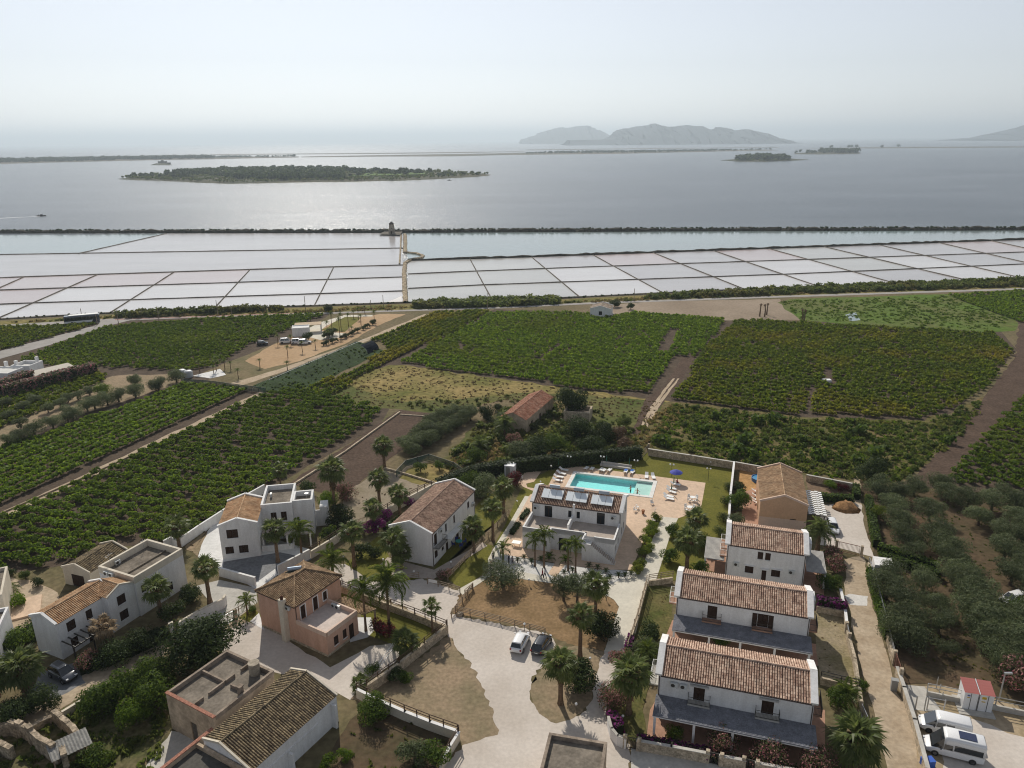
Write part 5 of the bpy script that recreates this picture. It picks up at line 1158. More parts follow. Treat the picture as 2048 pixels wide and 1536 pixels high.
# ---------------------------------------------------------------- far buildings
oP=G(1180,634); hP=gable_house_y('far_white_house','small white house with gable roof at the far vineyard edge',(oP[0],oP[1]),R(-14),7.5,7.5,3.0,4.1,white,TILE('pale_far_tile',[(.38,.30,.23),(.45,.36,.28),(.5,.42,.33),(.36,.28,.21)]),{'left':[(3.2,.9,4.4,2.3,'pane')],'front':[(2,.9,3,2.1,'shut')]},cop=.12,gutter=False,pitch=.35,row=.5)
MB().box(-.6,-.4,0,8.1,7.9,.12).build('base_slab',concrete,hP)
oQ=G(585,674); hQ=thing('white_hut','white cube hut with flat roof and attached wooden canopy','hut',(oQ[0],oQ[1],0),R(12))
flatblock(hQ,0,0,5.6,4.4,2.75,2.95,white,white,.2,{'left':[(1.2,0,2.2,2.1,'door')]})
MB().box(.5,4.4,2.62,9.5,9.2,2.75).build('canopy',M('pale_timber_deck',(.48,.38,.27),.9,.15,.8),hQ)
for x,y in ((9.3,9.0),(9.3,4.7),(.7,9.0)): MB().box(x-.15,y-.15,0,x+.15,y+.15,2.615).build('post',white,hQ)
o=G(15,747,3.0); b=G(48,734,3.0); hyaw=math.atan2(b[1]-o[1],b[0]-o[0]); hL_=(b-o).length
hR=thing('white_farm','white flat roofed farm building at the left edge behind dark hedges','house',(o[0],o[1],0),hyaw); wroof=M('white_roof_coat',(.60,.595,.57),.9,.06,.4)
flatblock(hR,0,0,hL_,11,2.7,3.0,white,wroof,.3,{'front':[(3,.8,4,2,'shut'),(8,.8,9,2,'shut')]}); flatblock(hR,hL_+.03,-1.5,hL_+5.5,4,2.5,3.3,white,wroof,.3)
for x,y,h_ in ((2,7,4.0),(7,6,4.2),(hL_+1,3,4.4),(hL_+4.6,-.6,4.6)): MB().box(x,y,2.7,x+.7,y+.7,h_).build('chimney',white,hR)
o=G(71,751,2.1); b=G(148,733,2.1); sL=(b-o).length
sR=thing('white_roof_shed','long shed with a bright sloping roof beside the flowering hedge','shed',(o[0],o[1],0),math.atan2(b[1]-o[1],b[0]-o[0]))
MB().box(0,0,0,sL,3.6,1.95).build('wall',white,sR)
mb=MB(); mb.add([(-.2,-.2,1.97),(sL+.2,-.2,1.97),(sL+.2,3.8,2.5),(-.2,3.8,2.5),(-.2,-.2,2.05),(sL+.2,-.2,2.05),(sL+.2,3.8,2.58),(-.2,3.8,2.58)],[(4,5,6,7),(3,2,1,0),(0,1,5,4),(1,2,6,5),(2,3,7,6),(3,0,4,7)]); mb.build('roof',M('pale_roof_sheet',(.55,.51,.44),.85,.06,.5),sR)
# buildings cut by the left edge
oN=G(-60,1262); hN=thing('beige_house','beige house corner with pale step, cut by the left edge','house',(oN[0],oN[1],0),R(28))
flatblock(hN,-6,-1,4.6,7,4.4,4.8,cream,roofscreed,.25)
MB().box(4.62,-.2,0,8.2,5.0,.25).build('porch_step',deckm,hN)
oN2=G(-70,1345); hN2=thing('white_house_corner','white house corner cut by the left edge behind the big palm','house',(oN2[0],oN2[1],0),R(20))
flatblock(hN2,-6,0,4.2,6,4.2,4.6,white,roofscreed,.25,{'right':[(1,1,2,2.3,'shut')]})
# ---------------------------------------------------------------- windmill
wp=G(784,468); wm=thing('windmill','old stone windmill tower on the outer salt pan bank','windmill',(wp[0],wp[1],.3),0)
MB().lathe([(2.6,0),(2.45,.5),(1.75,6.4),(1.85,6.5)],14).build('tower',M('windmill_stone',(.36,.32,.26),.95,.2,.6,fine=(2,.2)),wm)
MB().lathe([(1.95,6.5),(1.7,7.1),(.9,7.8),(.15,8.3)],12).build('cap',M('dark_timber_cap',(.06,.05,.045)),wm)
MB().box(-.5,-2.62,0,.5,-2.3,2.0).build('door',wood,wm); MB().box(-.3,-2.1,3.6,.3,-1.95,4.3).build('window',glass,wm)
hub=MB().tube([(0,-1.5,7.1),(0,-2.6,7.1)],.16,6).build('hub',iron,wm)
for k in range(6):
    a=k*math.pi/3+.4; MB().beam((0,-2.5,7.1),(math.cos(a)*1.4,-2.5,7.1+math.sin(a)*1.4),.09,.06,up=(0,1,0)).build('sail_arm',iron,wm)
MB().tube([(0,0,8.3),(0,0,9.3)],.05,5).build('finial',iron,wm)
fp=G(325,328.5); ft=thing('ruined_fort','small ruined block on the tiny islet','ruin',(fp[0],fp[1],0),0)
MB().box(-14,0,0,10,12,9).box(10,0,0,22,10,5).box(-4,2,9,2,8,12).build('wall',M('far_stone',(.14,.125,.10),.95,.2,.1),ft)

# ---------------------------------------------------------------- walls and fences
def wall_run(name,label,pts,h,th,mat,cop=None,cat='wall',rail=None,group=None,lump=0,seg=2.5):
    "garden wall along ground pixels; its coping and the railing on top are parts"
    P=[Vector(G(*p)[:2]) for p in pts]; o=P[0]; root=thing(name,label,cat,(o.x,o.y,0),0,group); Q=[p-o for p in P]
    mb=MB(); cb=MB()
    for i in range(len(Q)-1):
        a,b=Q[i],Q[i+1]; d=(b-a).normalized(); nn=Vector((-d.y,d.x)); e=th*.5 if i<len(Q)-2 else 0
        if lump:
            k=max(1,int((b-a).length/seg))
            for j in range(k):
                p=a+(b-a)*(j/k); q=a+(b-a)*((j+1)/k+.0); mb.beam((p.x,p.y,h/2),(q.x,q.y,h/2+rng.uniform(-.01,.01)),th*rng.uniform(.95,1.08),h*(1+rng.uniform(-lump,lump)))
        else:
            b2=b+d*e; mb.beam((a.x,a.y,h/2),(b2.x,b2.y,h/2),th,h)
            if cop: cb.beam((a.x-d.x*.03,a.y-d.y*.03,h+.035),(b2.x+d.x*.03,b2.y+d.y*.03,h+.035),th+.08,.065)
    mb.build('wall_body',mat,root)
    if cb.v: cb.build('coping',cop,root)
    if rail: railing(root,Q,h+(.07 if cop else .0),*rail)
    return root
POSTS={}
def railing(root,Q,z,h,n,space,mat,pr=.05,pname='post'):
    key=(round(h,2),mat.name,pr)
    if key not in POSTS: POSTS[key]=MB().box(-pr,-pr,0,pr,pr,h).mesh('post',mat)
    for i in range(len(Q)-1):
        a,b=Q[i],Q[i+1]; L=(b-a).length; k=max(1,round(L/space)); an=math.atan2(b.y-a.y,b.x-a.x)
        for j in range(k+(1 if i==len(Q)-2 else 0)):
            p=a+(b-a)*(j/k); link('post',POSTS[key],root,(p.x,p.y,z+.002),(0,0,an))
        nn=Vector((-(b-a).y,(b-a).x)).normalized()*(pr+.02)
        for r in range(n):
            zz=z+h*(1-.07-(.86/max(n,1))*r); MB().beam((a.x+nn.x,a.y+nn.y,zz),(b.x+nn.x,b.y+nn.y,zz),.045,.09).build('rail',mat,root)
def fence(name,label,pts,h,n,space,mat,pr=.05,cat='fence',group=None):
    P=[Vector(G(*p)[:2]) for p in pts]; o=P[0]; root=thing(name,label,cat,(o.x,o.y,0.02),0,group); railing(root,[p-o for p in P],0,h,n,space,mat,pr); return root
def gate(label,a,b,h,mat,bars=9,cat='gate',name='metal_gate'):
    A=Vector(G(*a)[:2]); B=Vector(G(*b)[:2]); root=thing(name,label,cat,(A.x,A.y,.03),math.atan2(B.y-A.y,B.x-A.x)); L=(B-A).length
    f=MB().box(0,-.03,.05,.07,.03,h).box(L-.07,-.03,.05,L,.03,h).box(.07,-.03,h-.07,L-.07,.03,h).box(.07,-.03,.08,L-.07,.03,.15); f.build('gate_frame',mat,root)
    bm_=MB().box(-.018,-.018,.15,.018,.018,h-.07).mesh('bar',mat)
    for i in range(bars): link('bar',bm_,root,(L*(i+1)/(bars+1),0,0))
    for x in (-.3,L+.3): MB().box(x-.2,-.2,-.02,x+.2,.2,h+.15).build('gate_pillar',stone,root)
    return root
TW=(1.05,3,2.2,woodg); IR=(.85,2,1.9,M('brown_rail_metal',(.10,.065,.045),.6))
wall_run('stone_wall','stone wall with pale coping behind the pool lawn',[(1296,911),(1380,924),(1467,938)],1.5,.35,stone,concrete)
wall_run('stone_wall','stone wall behind the buff house and its sand garden',[(1470,938),(1525,948)],1.5,.35,stone,concrete)
wall_run('stone_wall','stone wall behind the planted bed right of the buff house',[(1612,962),(1704,980)],1.3,.35,stone,concrete)
wall_run('boundary_wall','white topped wall between pool lawn and the buff house',[(1467,938),(1460,1000),(1456,1055)],1.6,.3,stone,white)
gate('grey slatted gate at the far corner of the pool lawn',(1283,917),(1296,903),1.5,iron,6)
wall_run('white_wall','long white wall between the left vineyard and the white villa',[(363,1094),(400,1068),(446,1038),(490,1008),(530,985)],1.6,.25,white,white)
wall_run('white_wall','short white wall stub behind the tall flat roofed block',[(330,1098),(345,1090),(354,1097)],1.5,.25,white,white)
wall_run('white_wall','white wall sloping along the lower side of the paved court',[(440,1152),(512,1172)],1.45,.25,white,white)
wall_run('white_wall','white wall between the white villa yard and the pink house',[(557,1150),(590,1133),(620,1117)],1.6,.25,white,white)
wall_run('beige_wall','beige wall with brown railing running from the villa to the gate',[(622,1117),(660,1094),(700,1068)],1.3,.3,cream,None,rail=IR)
wall_run('beige_wall','long beige wall with brown railing behind the gabled house',[(748,1047),(790,1022),(850,990),(928,950)],1.4,.3,cream,None,rail=IR)
wall_run('white_wall','curving white wall beside the paved court and palm',[(360,1264),(400,1240),(448,1216),(453,1208)],1.5,.25,white,cream)
MBp=thing('gate_pillar','lone white gate pillar at the end of the curving wall','pillar',tuple(G(345,1268)),R(30)); MB().box(-.25,-.2,0,.25,.2,1.7).build('shaft',white,MBp); MB().box(-.3,-.25,1.702,.3,.25,1.8).build('cap',cream,MBp)
wall_run('stone_wall','stone wall with brown railing along the pink house garden',[(683,1184),(760,1214),(830,1240),(894,1266)],1.1,.35,stone,None,rail=IR)
wall_run('stone_wall','stone wall with railing running down from the garden corner to the barn',[(895,1266),(850,1302),(800,1342),(735,1388)],1.3,.35,stone,None,rail=IR)
wall_run('white_wall','low white wall with railing round the red earth garden',[(715,1395),(755,1415),(810,1440),(860,1460),(916,1480)],1.2,.3,cream,white,rail=IR)
wall_run('white_wall','low white wall with railing at the right end of the red earth garden',[(918,1481),(900,1510),(882,1545)],1.2,.3,cream,white,rail=IR)
wall_run('stone_wall','low wall with rail at the back of the orchard yard',[(770,938),(812,950),(870,968)],.4,.3,stone,None)
wall_run('curved_wall','white wall at the street corner in front of the nearest white house',[(1216,1452),(1222,1475),(1234,1490),(1252,1497)],1.3,.25,white,concrete)
wall_run('front_wall','stone front garden wall of the nearest white house, left of the middle gate',[(1272,1500),(1340,1512),(1418,1527)],1.3,.3,stone,concrete)
wall_run('front_wall','stone front garden wall between the two right hand gates',[(1436,1531),(1490,1541)],1.3,.3,stone,concrete)
wall_run('front_wall','stone front garden wall at the right, below the pink oleanders',[(1508,1545),(1640,1570),(1745,1590)],1.3,.3,stone,concrete)
gate('white barred gate at the corner of the nearest white house',(1255,1496),(1272,1500),1.5,iron,5)
gate('narrow barred gate in the middle of the front wall',(1420,1527),(1436,1531),1.5,iron,5)
gate('narrow barred gate at the right of the front wall',(1492,1541),(1507,1545),1.5,iron,5)
wall_run('garden_wall','stone garden wall with timber rail beside the concrete path',[(1293,1172),(1275,1240),(1253,1308)],.8,.35,stone,None,rail=TW)
wall_run('garden_wall','stone wall with rail at the top of the garden strip',[(1297,1172),(1345,1165)],.9,.35,stone,None,rail=TW)
wall_run('garden_wall','stone wall under the purple hedge between the second and third white house',[(1632,1224),(1688,1234)],1.0,.35,stone,None)
wall_run('garden_wall','stone wall with wire fence between the second and nearest white house gardens',[(1640,1368),(1680,1378),(1716,1386)],1.0,.3,stone,None,rail=(.9,2,1.8,iron))
wall_run('drive_wall','stone wall along the left edge of the driveway, upper part',[(1679,1190),(1688,1230),(1692,1265)],1.1,.3,stone,white)
wall_run('drive_wall','stone wall along the left edge of the driveway, lower part',[(1693,1275),(1708,1330),(1716,1385),(1722,1425)],1.1,.35,stone,None)
gate('white double gate on the driveway beside the second white house',(1692,1268),(1696,1285),1.5,galv,4)
gate('white gate on the driveway beside the nearest white house',(1720,1428),(1735,1462),1.5,galv,6)
wall_run('drive_wall','stone wall with wire fence on the right of the driveway',[(1736,1136),(1752,1190),(1768,1255),(1785,1325)],1.0,.35,stone,None,rail=(.8,2,2.5,galv))
wall_run('drive_wall','stone wall on the right of the driveway beside the parked vans',[(1792,1350),(1805,1390),(1826,1455),(1852,1555)],1.2,.35,stone,concrete)
gate('brown sliding gate leading into the olive grove',(1788,1332),(1798,1362),1.9,M('brown_gate_metal',(.20,.10,.075),.6),9)
gate('long brown barred gate across the driveway by the gravel yard',(1676,1102),(1718,1112),1.7,M("brown_gate_metal",(.20,.10,.075),.6),16)
wall_run('concrete_wall','low concrete wall with wire fence behind the red roofed cabin',[(1852,1392),(1930,1408),(2048,1432),(2140,1450)],.7,.25,concrete,None,rail=(1.1,2,3.5,galv))
wall_run('low_wall','low stone wall between the ploughed field and vineyard',[(580,975),(690,905),(800,825)],.35,.35,stone,None)
wall_run('low_wall','low stone wall beside the reed bed above the ploughed field',[(800,830),(893,836)],.25,.3,stone,None)
wall_run('low_wall','low stone wall edging the dirt track by the left vineyard',[(-40,1046),(170,955),(525,792)],.3,.3,M('pale_kerb_stone',(.36,.29,.21),.95,.2,1),None)
fence('timber_fence','timber rail fence climbing along the left side of the brown garden',[(903,1236),(925,1206),(946,1178)],1.05,4,1.8,woodg)
fence('timber_fence','long timber rail fence between the brown garden and the parked cars',[(911,1225),(1000,1246),(1090,1270)],1.1,4,2.1,woodg)
fence('timber_fence','short timber fence beside the lawn strip, with white sign',[(855,1168),(920,1186)],1.05,3,2.0,woodg)
fence('timber_fence','short timber fence in front of the gabled house',[(802,1164),(838,1157)],1.05,3,2.0,woodg)
fence('timber_fence','timber fence along the lawn from the gabled house to the path',[(896,1162),(930,1125),(962,1090)],1.1,3,2.0,woodg)
fence('timber_fence','timber fence above the gap in the lawn path',[(967,1086),(995,1055),(1018,1030)],1.1,3,2.0,woodg)
fence('timber_fence','timber fence at the lower end of the pale garden path',[(930,1192),(945,1180)],1.05,3,1.5,woodg)
fence('timber_fence','timber fence along the lane above the big round tree',[(455,1238),(478,1226),(500,1212)],1.0,2,1.8,woodg)
gate('brown timber gate in the beige wall behind the palms',(702,1064),(742,1050),1.9,woodg,14,name='timber_gate')
gate('thin metal driveway gate beside the pink house',(425,1262),(468,1240),1.4,galv,12)
def net_fence(label,pts,h,mat):
    P=[Vector(G(*p)[:2]) for p in pts]; o=P[0]; root=thing('net_fence',label,'fence',(o.x,o.y,.02)); Q=[p-o for p in P]
    railing(root,Q,0,h,1,2.2,iron,.035); mb=MB()
    for i in range(len(Q)-1): 
        a,b=Q[i],Q[i+1]; mb.beam((a.x,a.y,h/2),(b.x,b.y,h/2),.015,h-.1)
    mb.build('net',mat,root)
netm=bpy.data.materials.new('green_shade_net'); netm.use_nodes=True; nt=netm.node_tree
ms=nt.nodes.new('ShaderNodeMixShader'); tb=nt.nodes.new('ShaderNodeBsdfTransparent'); ms.inputs[0].default_value=.5; pb=nt.nodes['Principled BSDF']; pb.inputs['Base Color'].default_value=(.05,.11,.09,1); pb.inputs['Roughness'].default_value=.8
nt.links.new(tb.outputs[0],ms.inputs[1]); nt.links.new(pb.outputs[0],ms.inputs[2]); nt.links.new(ms.outputs[0],nt.nodes['Material Output'].inputs['Surface'])
net_fence('green net fence round the little orchard',[(793,955),(812,934),(858,921),(908,938),(925,950)],1.5,netm)
net_fence('green net fence below the hoop tunnel',[(363,768),(420,772),(532,787)],1.6,netm)

# ---------------------------------------------------------------- trees, palms, shrubs
def crown_mesh(name,n,size,mat,**k): return np_mesh(name,*blob(n,1.0,size,**k),mat)
CR_={}
def crown(mat,style,v):
    key=(mat.name,style,v)
    if key not in CR_:
        a=dict(olive=(3600,.075,11,.72,1.9),round=(3600,.085,10,.9,1.35),bush=(1900,.11,8,.8,1.4),loose=(1300,.13,8,.95,1.5),big=(9000,.075,14,.85,1.4),dome=(2200,.085,6,1,1.3))[style]
        CR_[key]=crown_mesh('crown',a[0],a[1],mat,lumps=a[2],squash=a[3],aspect=a[4],seed=sum(map(ord,style))+v*13,fill=.5,lump=.52 if style not in('dome','big') else .7 if style=='dome' else .6)
    return CR_[key]
TR_={}
def tree(name,label,px,py,r,mat,style='olive',zc=None,group=None,sz=1.0,cat='tree',trunkm=None,v=None):
    "px,py: middle of the crown in the photo; r: crown radius in metres"
    zc=zc if zc is not None else r*.8; g=G(px,py,zc); v=rng.randrange(3) if v is None else v
    root=thing(name,label,cat,(g[0],g[1],0),rng.uniform(0,6.28),group)
    link('crown',crown(mat,style,v),root,(0,0,zc),(0,0,0),(r,r,r*sz))
    k=rng.randrange(2)
    if k not in TR_:
        mb=MB(); mb.tube([(0,0,-.02),(.03,.02,.35),(-.03,.03,.75),(.02,0,1.1)],[.13,.09,.075,.05],7)
        for i in range(4):
            a=i*1.6+k; mb.tube([(0,.01,.55+.08*i),(math.cos(a)*.22,math.sin(a)*.22,.9+.06*i),(math.cos(a)*.45,math.sin(a)*.45,1.15+.05*i)],[.05,.035,.015],5)
        TR_[k]=mb.mesh('trunk',bark)
    link('trunk',TR_[k],root,(0,0,0),(0,0,0),(r*.9,r*.9,zc)); return root
FR={}
def frond_mesh(kind,v,mat):
    key=(kind,v,mat.name)
    if key in FR: return FR[key]
    r=random.Random(v*7+len(kind)); mb=MB()
    if kind=='fan':
        mb.beam((0,0,0),(.48,0,.03),.03,.02); n=13
        for i in range(n):
            a=R(-82+164*i/(n-1)); L=.55*(1-.25*abs(math.sin(a)))*r.uniform(.9,1.08); dr=.10+.16*r.random(); w=.045
            b=Vector((.47,0,.03)); d=Vector((math.cos(a),math.sin(a),0)); s=Vector((-d.y,d.x,0)); m_=b+d*L*.55+Vector((0,0,.03*math.cos(3*a)))
            mb.add([b,m_-s*w,b+d*L+Vector((0,0,-dr)),m_+s*w],[(0,1,2,3)])
    else:
        pts=[Vector((t,0,.42*math.sin(t*2.1)-.62*t*t*t)) for t in [i/9 for i in range(10)]]
        mb.tube(pts,[.02*(1-i/12) for i in range(10)],4,False)
        for i in range(1,19):
            t=i/19; j=min(8,int(t*9)); p=pts[j]+(pts[j+1]-pts[j])*(t*9-j); L=.30*math.sin(.35+t*2.5)*r.uniform(.85,1.15)
            for s in (-1,1):
                d=Vector((.55,s,-.35-.3*r.random())).normalized(); q=p+d*L; w=Vector((.03,0,0)); mb.add([p-w*.5,(p+q)/2-w+Vector((0,0,.03)),q,(p+q)/2+w+Vector((0,0,.03))],[(0,1,2,3)])
    FR[key]=mb.mesh('frond',mat,fixn=False); return FR[key]
TK={}
def palm(label,bx,by,cy,rad=2.0,kind='fan',tr=.22,n=25,skirt=.8,mat=None,cx=None,group='palm trees of the village',name='palm_tree',droop=-42):
    "bx,by foot of the trunk, cy row of the crown's middle (photo pixels)"
    h=HT(bx,by,cy); g=G(bx,by); lean=(0,0); rad*=1.2 if kind=='fan' else 1.12
    if cx is not None:
        q=G(cx,cy,h); lean=(q[0]-g[0],q[1]-g[1]); lean=(max(-1.5,min(1.5,lean[0])),max(-1,min(1,lean[1])))
    root=thing(name,label,'palm tree',(g[0],g[1],0),0,group); mat=mat or (L_palm if kind=='fan' else L_queen)
    mb=MB(); k=7; mb.tube([(lean[0]*(i/k)**1.5,lean[1]*(i/k)**1.5,h*i/k-.03) for i in range(k+1)],[tr*(1.35 if i==0 else 1-.25*i/k+.05*(i%2)) for i in range(k+1)],8)
    mb.build('trunk',palmbark,root)
    top=Vector((lean[0],lean[1],h-.05))
    ga=2.39996
    for i in range(n):
        t=i/(n-1); el=R(82-t**.85*(82-droop)+rng.uniform(-8,8)); az=i*ga+rng.uniform(-.2,.2); s=rad*rng.uniform(.88,1.12)*(1.0 if t>.12 else .75)
        link('frond',frond_mesh(kind,i%3,mat),root,top,(rng.uniform(-.4,.4),-el,az),s)
    if skirt:
        r=np.random.default_rng(abs(int(bx))); m=150; a=r.uniform(0,6.28,m); z=r.uniform(-1,0,m); rr=(.25+.75*(1+z))*.55
        c=np.stack([np.cos(a)*rr,np.sin(a)*rr,z],1); nn=np.stack([np.cos(a),np.sin(a),r.normal(size=m)*.3],1); nn/=np.linalg.norm(nn,axis=1,keepdims=True)
        key=int(bx)%3
        if key not in TK: TK[key]=np_mesh('skirt',*cards(c,nn,.34,.55,r=r),L_skirt)
        link('skirt',TK[key],root,top,(0,0,rng.uniform(0,6)),(rad*.6,rad*.6,skirt*rad*.8))
    return root
P_=palm
P_('tall fan palm standing on the edge of the ploughed field',769,934,892,2.1,n=32,skirt=1.1,tr=.3)
P_('dark bushy fan palm right of the white villa',669,1013,940,2.6,n=35,skirt=1.3,tr=.3)
P_('fan palm with brown skirt in the pale dirt yard',759,1006,957,2.0,skirt=1.2,tr=.3)
P_('fan palm beside the long beige wall, left of the gabled house roof',800,1032,988,1.9,tr=.3)
P_('fan palm by the timber gate above the pink bougainvillea',749,1060,1017,1.8,tr=.28)
P_('fan palm between beige wall and gabled house garden',709,1133,1063,2.0,tr=.3)
P_('shaggy fan palm in front of the white villa wing',556,1124,1060,1.9,n=33,skirt=1.1,tr=.3)
P_('feather palm in front of the white villa, beside the shaggy fan palm',605,1124,1062,2.3,'feather',.2,26,0)
P_('fan palm at the blank gable of the gabled house, taller of the two',789,1137,1080,2.1,tr=.26)
P_('fan palm at the blank gable of the gabled house, smaller right one',803,1138,1105,1.8,tr=.24)
P_('big feather palm on the lawn behind the pink house',779,1258,1165,2.9,'feather',.2,30,0)
P_('slimmer feather palm at the corner of the pink house porch',732,1262,1180,2.2,'feather',.17,22,0)
P_('low feather palm behind the pink house roof',667,1160,1125,2.6,'feather',.25,26,0)
P_('small upright palm at the corner of the garden wall',865,1264,1212,1.25,'fan',.13,20,.3)
P_('low fan palm inside the pink house garden wall, right end',812,1308,1283,1.8,'fan',.2,30,0)
P_('fan palm on the lawn left of the pool house',986,1082,1017,1.9,tr=.24)
P_('leafy fan palm on the lawn further back, left of the pool house',1007,1026,975,2.1,n=32,skirt=1.2,tr=.3)
P_('fan palm by the timber fence beside the gabled house',947,1104,1055,2.0,tr=.24)
P_('fan palm in the brown garden beside the pale path',1191,1226,1170,1.9,tr=.24)
P_('fan palm on the pool lawn near the deck steps',1390,1078,1038,1.9,tr=.3)
P_('fan palm on the pool lawn left of the third white house',1373,1140,1082,2.2,n=32,tr=.32,skirt=1.1)
P_('fan palm in the brown garden beside the dark round bush',1160,1314,1232,1.75,tr=.27)
P_('fan palm with fallen skirt on the teardrop island',1121,1408,1327,2.1,n=28,skirt=1.2,tr=.3)
P_('fan palm among pink oleanders left of the nearest white house',1257,1428,1347,2.4,n=32,tr=.32,skirt=1.3)
P_('broad date palm beside the white car and buff house',1634,1102,1064,2.4,'feather',.35,40,0,L_palm)
P_('broad fan palm at the lower right corner garden',1706,1530,1475,2.7,n=35,tr=.35,skirt=1.0)
P_('fan palm before the tall flat roofed block',324,1240,1178,2.0,tr=.28,n=30)
P_('fan palm on the gravel beside the paved court',420,1205,1137,1.9,tr=.32)
P_('dull fan palm at the vineyard edge behind the white wall',359,1094,1053,2.0,tr=.28)
P_('dead brown palm in front of the left white house',215,1298,1253,1.6,'fan',.2,26,.5,L_dead,droop=-75)
P_('large fan palm near the left edge by the dark car',52,1385,1335,2.5,n=35,tr=.35,skirt=1.2)
P_('fan palm cut by the left edge',-6,1395,1350,2.3,n=32,tr=.35,skirt=1.1)
P_('small dim palm at the corner of the near vineyard',561,968,940,1.7,'fan',.15,24,.4)
P_('small palm in the grass strip beside the driveway gate',495,1228,1202,1.3,'feather',.14,20,0)
P_('feather palm at the left of the pool house front',1070,1133,1080,1.7,'feather',.13,18,0)
P_('feather palm beside the pool house inner corner',1088,1135,1070,1.7,'feather',.13,18,0)
P_('feather palm in front of the pool house door',1136,1142,1092,1.5,'feather',.13,17,0)
P_('feather palm left of the outside stair',1151,1146,1090,1.6,'feather',.13,18,0)
P_('ragged young feather palm beside the walkers',1006,1124,1096,1.5,'feather',.12,16,0)
P_('low palmetto clump on the forecourt near the barn',722,1378,1366,1.2,'fan',.12,24,0)
P_('banana like palm behind the right garden gate',1690,1412,1392,2.0,'feather',.2,18,0)
P_('bushy date palm left of the old farmhouse',1010,872,852,2.6,'feather',.3,34,0,L_palm)
P_('low date palm beside the undergrowth below the farmhouse',960,905,892,2.2,'feather',.25,30,0,L_palm)
P_('palm in the oleander corner left of the nearest white house',1292,1330,1302,1.6,'feather',.15,22,0)
P_('round cycad palm beside the left track',20,1190,1180,1.5,'feather',.2,26,0,L_palm)
# young thin palms round the white hut
yp=[(664,660,628),(680,673,640),(697,653,630),(682,655,630),(749,646,625),(722,649,632),(730,628,614),(717,638,618),(707,636,624),(655,665,645),(576,716,695),(605,704,686),(631,696,682),(657,684,665),(601,672,659),(582,690,673),(556,690,672),(433,742,722),(450,738,722),(462,740,728),(400,745,724),(428,748,740),(477,757,740),(520,735,722),(575,740,727),(704,668,655)]
y0=None; YPL=[]
for bx,by,cy in yp:
    if y0 is None:
        y0=thing('young_palm','thin young palm in the rows round the white hut','palm tree',(0,0,0),0,'young palms round the white hut')
        MB().tube([(0,0,-.02),(.05,0,2.2),(.02,.03,4.4)],[.13,.1,.08],6).build('trunk',palmbark,y0)
        for i in range(14): link('frond',frond_mesh('feather',i%3,L_queen),y0,(.02,.03,4.35),(0,-R(75-i*8),i*2.4),1.15)
        src=y0
    o=src if "used" not in src else dup(src)
    YPL.append((bx,o))
    src['used']=1; g=G(bx,by); o.location=(g[0],g[1],0); h=HT(bx,by,cy); o.scale=(1,1,max(.5,h/4.4)); o.rotation_euler=(0,0,rng.uniform(0,6.28))
for i,(bx,o) in enumerate(sorted(YPL,key=lambda q:q[0])): o['label']='thin young palm near the white hut, number %d counting from the left'%(i+1)
for o in list(C.objects):
    if 'used' in o: del o['used']
ORD='nearest,second nearest,third nearest,fourth nearest,fifth nearest,sixth nearest,seventh nearest,eighth nearest,ninth nearest,tenth nearest,eleventh nearest,twelfth nearest'.split(',')
def rank_labels(objs,base,marks):
    "label each of a crowd by its rank of nearness to a thing one can find"
    pos=[(n_,Vector(G(x,y)[:2])) for n_,x,y in marks]; rk={}
    for n_,m_ in pos:
        for i,o in enumerate(sorted(objs,key=lambda o:(Vector(o.location[:2])-m_).length)): rk.setdefault(o.name,[]).append((i,n_))
    for o in objs:
        i,n_=min(rk[o.name])
        o['label']='%s, %s %s'%(base,ORD[i],n_) if i<len(ORD) else o['label']
# olive grove
z5=lambda x,y:(x/4+1536,y/4+900); z10=lambda x,y:(x/4+1536,y/4+1152)
ol=[]
for x,y,r in ((900,290,2.6),(1060,330,2.4),(1180,290,2.5),(1390,265,2.6),(1450,345,2.4),(1610,385,2.5),(1000,430,2.5),(1050,545,2.7),(1300,480,2.6),(1120,690,2.7),(1360,670,2.9),(1450,770,2.8),(1700,520,2.5),(1800,400,2.6),(1950,370,2.8),(2010,550,2.5),(1890,650,2.5),(1900,780,2.7),(1960,980,2.7),(1160,790,2.0),(1500,860,2.8),(1250,1040,2.3),(980,980,2.4),(960,1090,2.6),(1080,1180,2.7),(1610,1060,3.0),(1530,980,2.8),(1700,1150,3.0),(1340,1210,2.2),(1380,1370,2.3),(1640,1250,2.9),(1770,1330,2.9),(1100,1330,2.7),(1040,1430,2.6),(2040,680,2.3),(2050,900,2.4),(2030,420,2.3),(2120,1080,2.6),(2180,700,2.6)): ol.append(z5(x,y)+(r,))
for x,y,r in ((1150,490,2.6),(1440,580,1.4),(1720,260,2.8),(1800,410,3.0),(1870,560,3.0),(1930,690,2.6),(1960,350,2.8),(2020,490,2.9),(1110,400,2.5),(1700,420,2.4),(2100,300,2.8),(2140,600,2.8)): ol.append(z10(x,y)+(r,))
OLV=[]
for i,(x,y,r) in enumerate(ol):
    lab='grey green olive tree in the red soil grove at right'
    if abs(r-1.4)<.01: lab='smallest olive tree of the grove, on bare red soil near the red roofed cabin'
    o=tree('olive_tree',lab,x,y,r*.95,L_olive,'olive',r*.8,'olive trees in the right hand grove'); OLV.append(o)
rank_labels(OLV,'olive in the right hand grove',[('the red roofed cabin',1950,1410),('the white parked car',2025,1205),('the parallel clipped hedges',1875,1150),('the gravel yard hedge',1745,1045),('the dark ploughed strip',1800,975),('the right hand vineyard',2000,975),('the olive grove sliding gate',1793,1347),('the driveway creeper',1765,1245)])
T=tree
T('dark_tree','broad dark tree at the upper corner of the olive grove',1745,943,3.0,L_dark,'round',2.4)
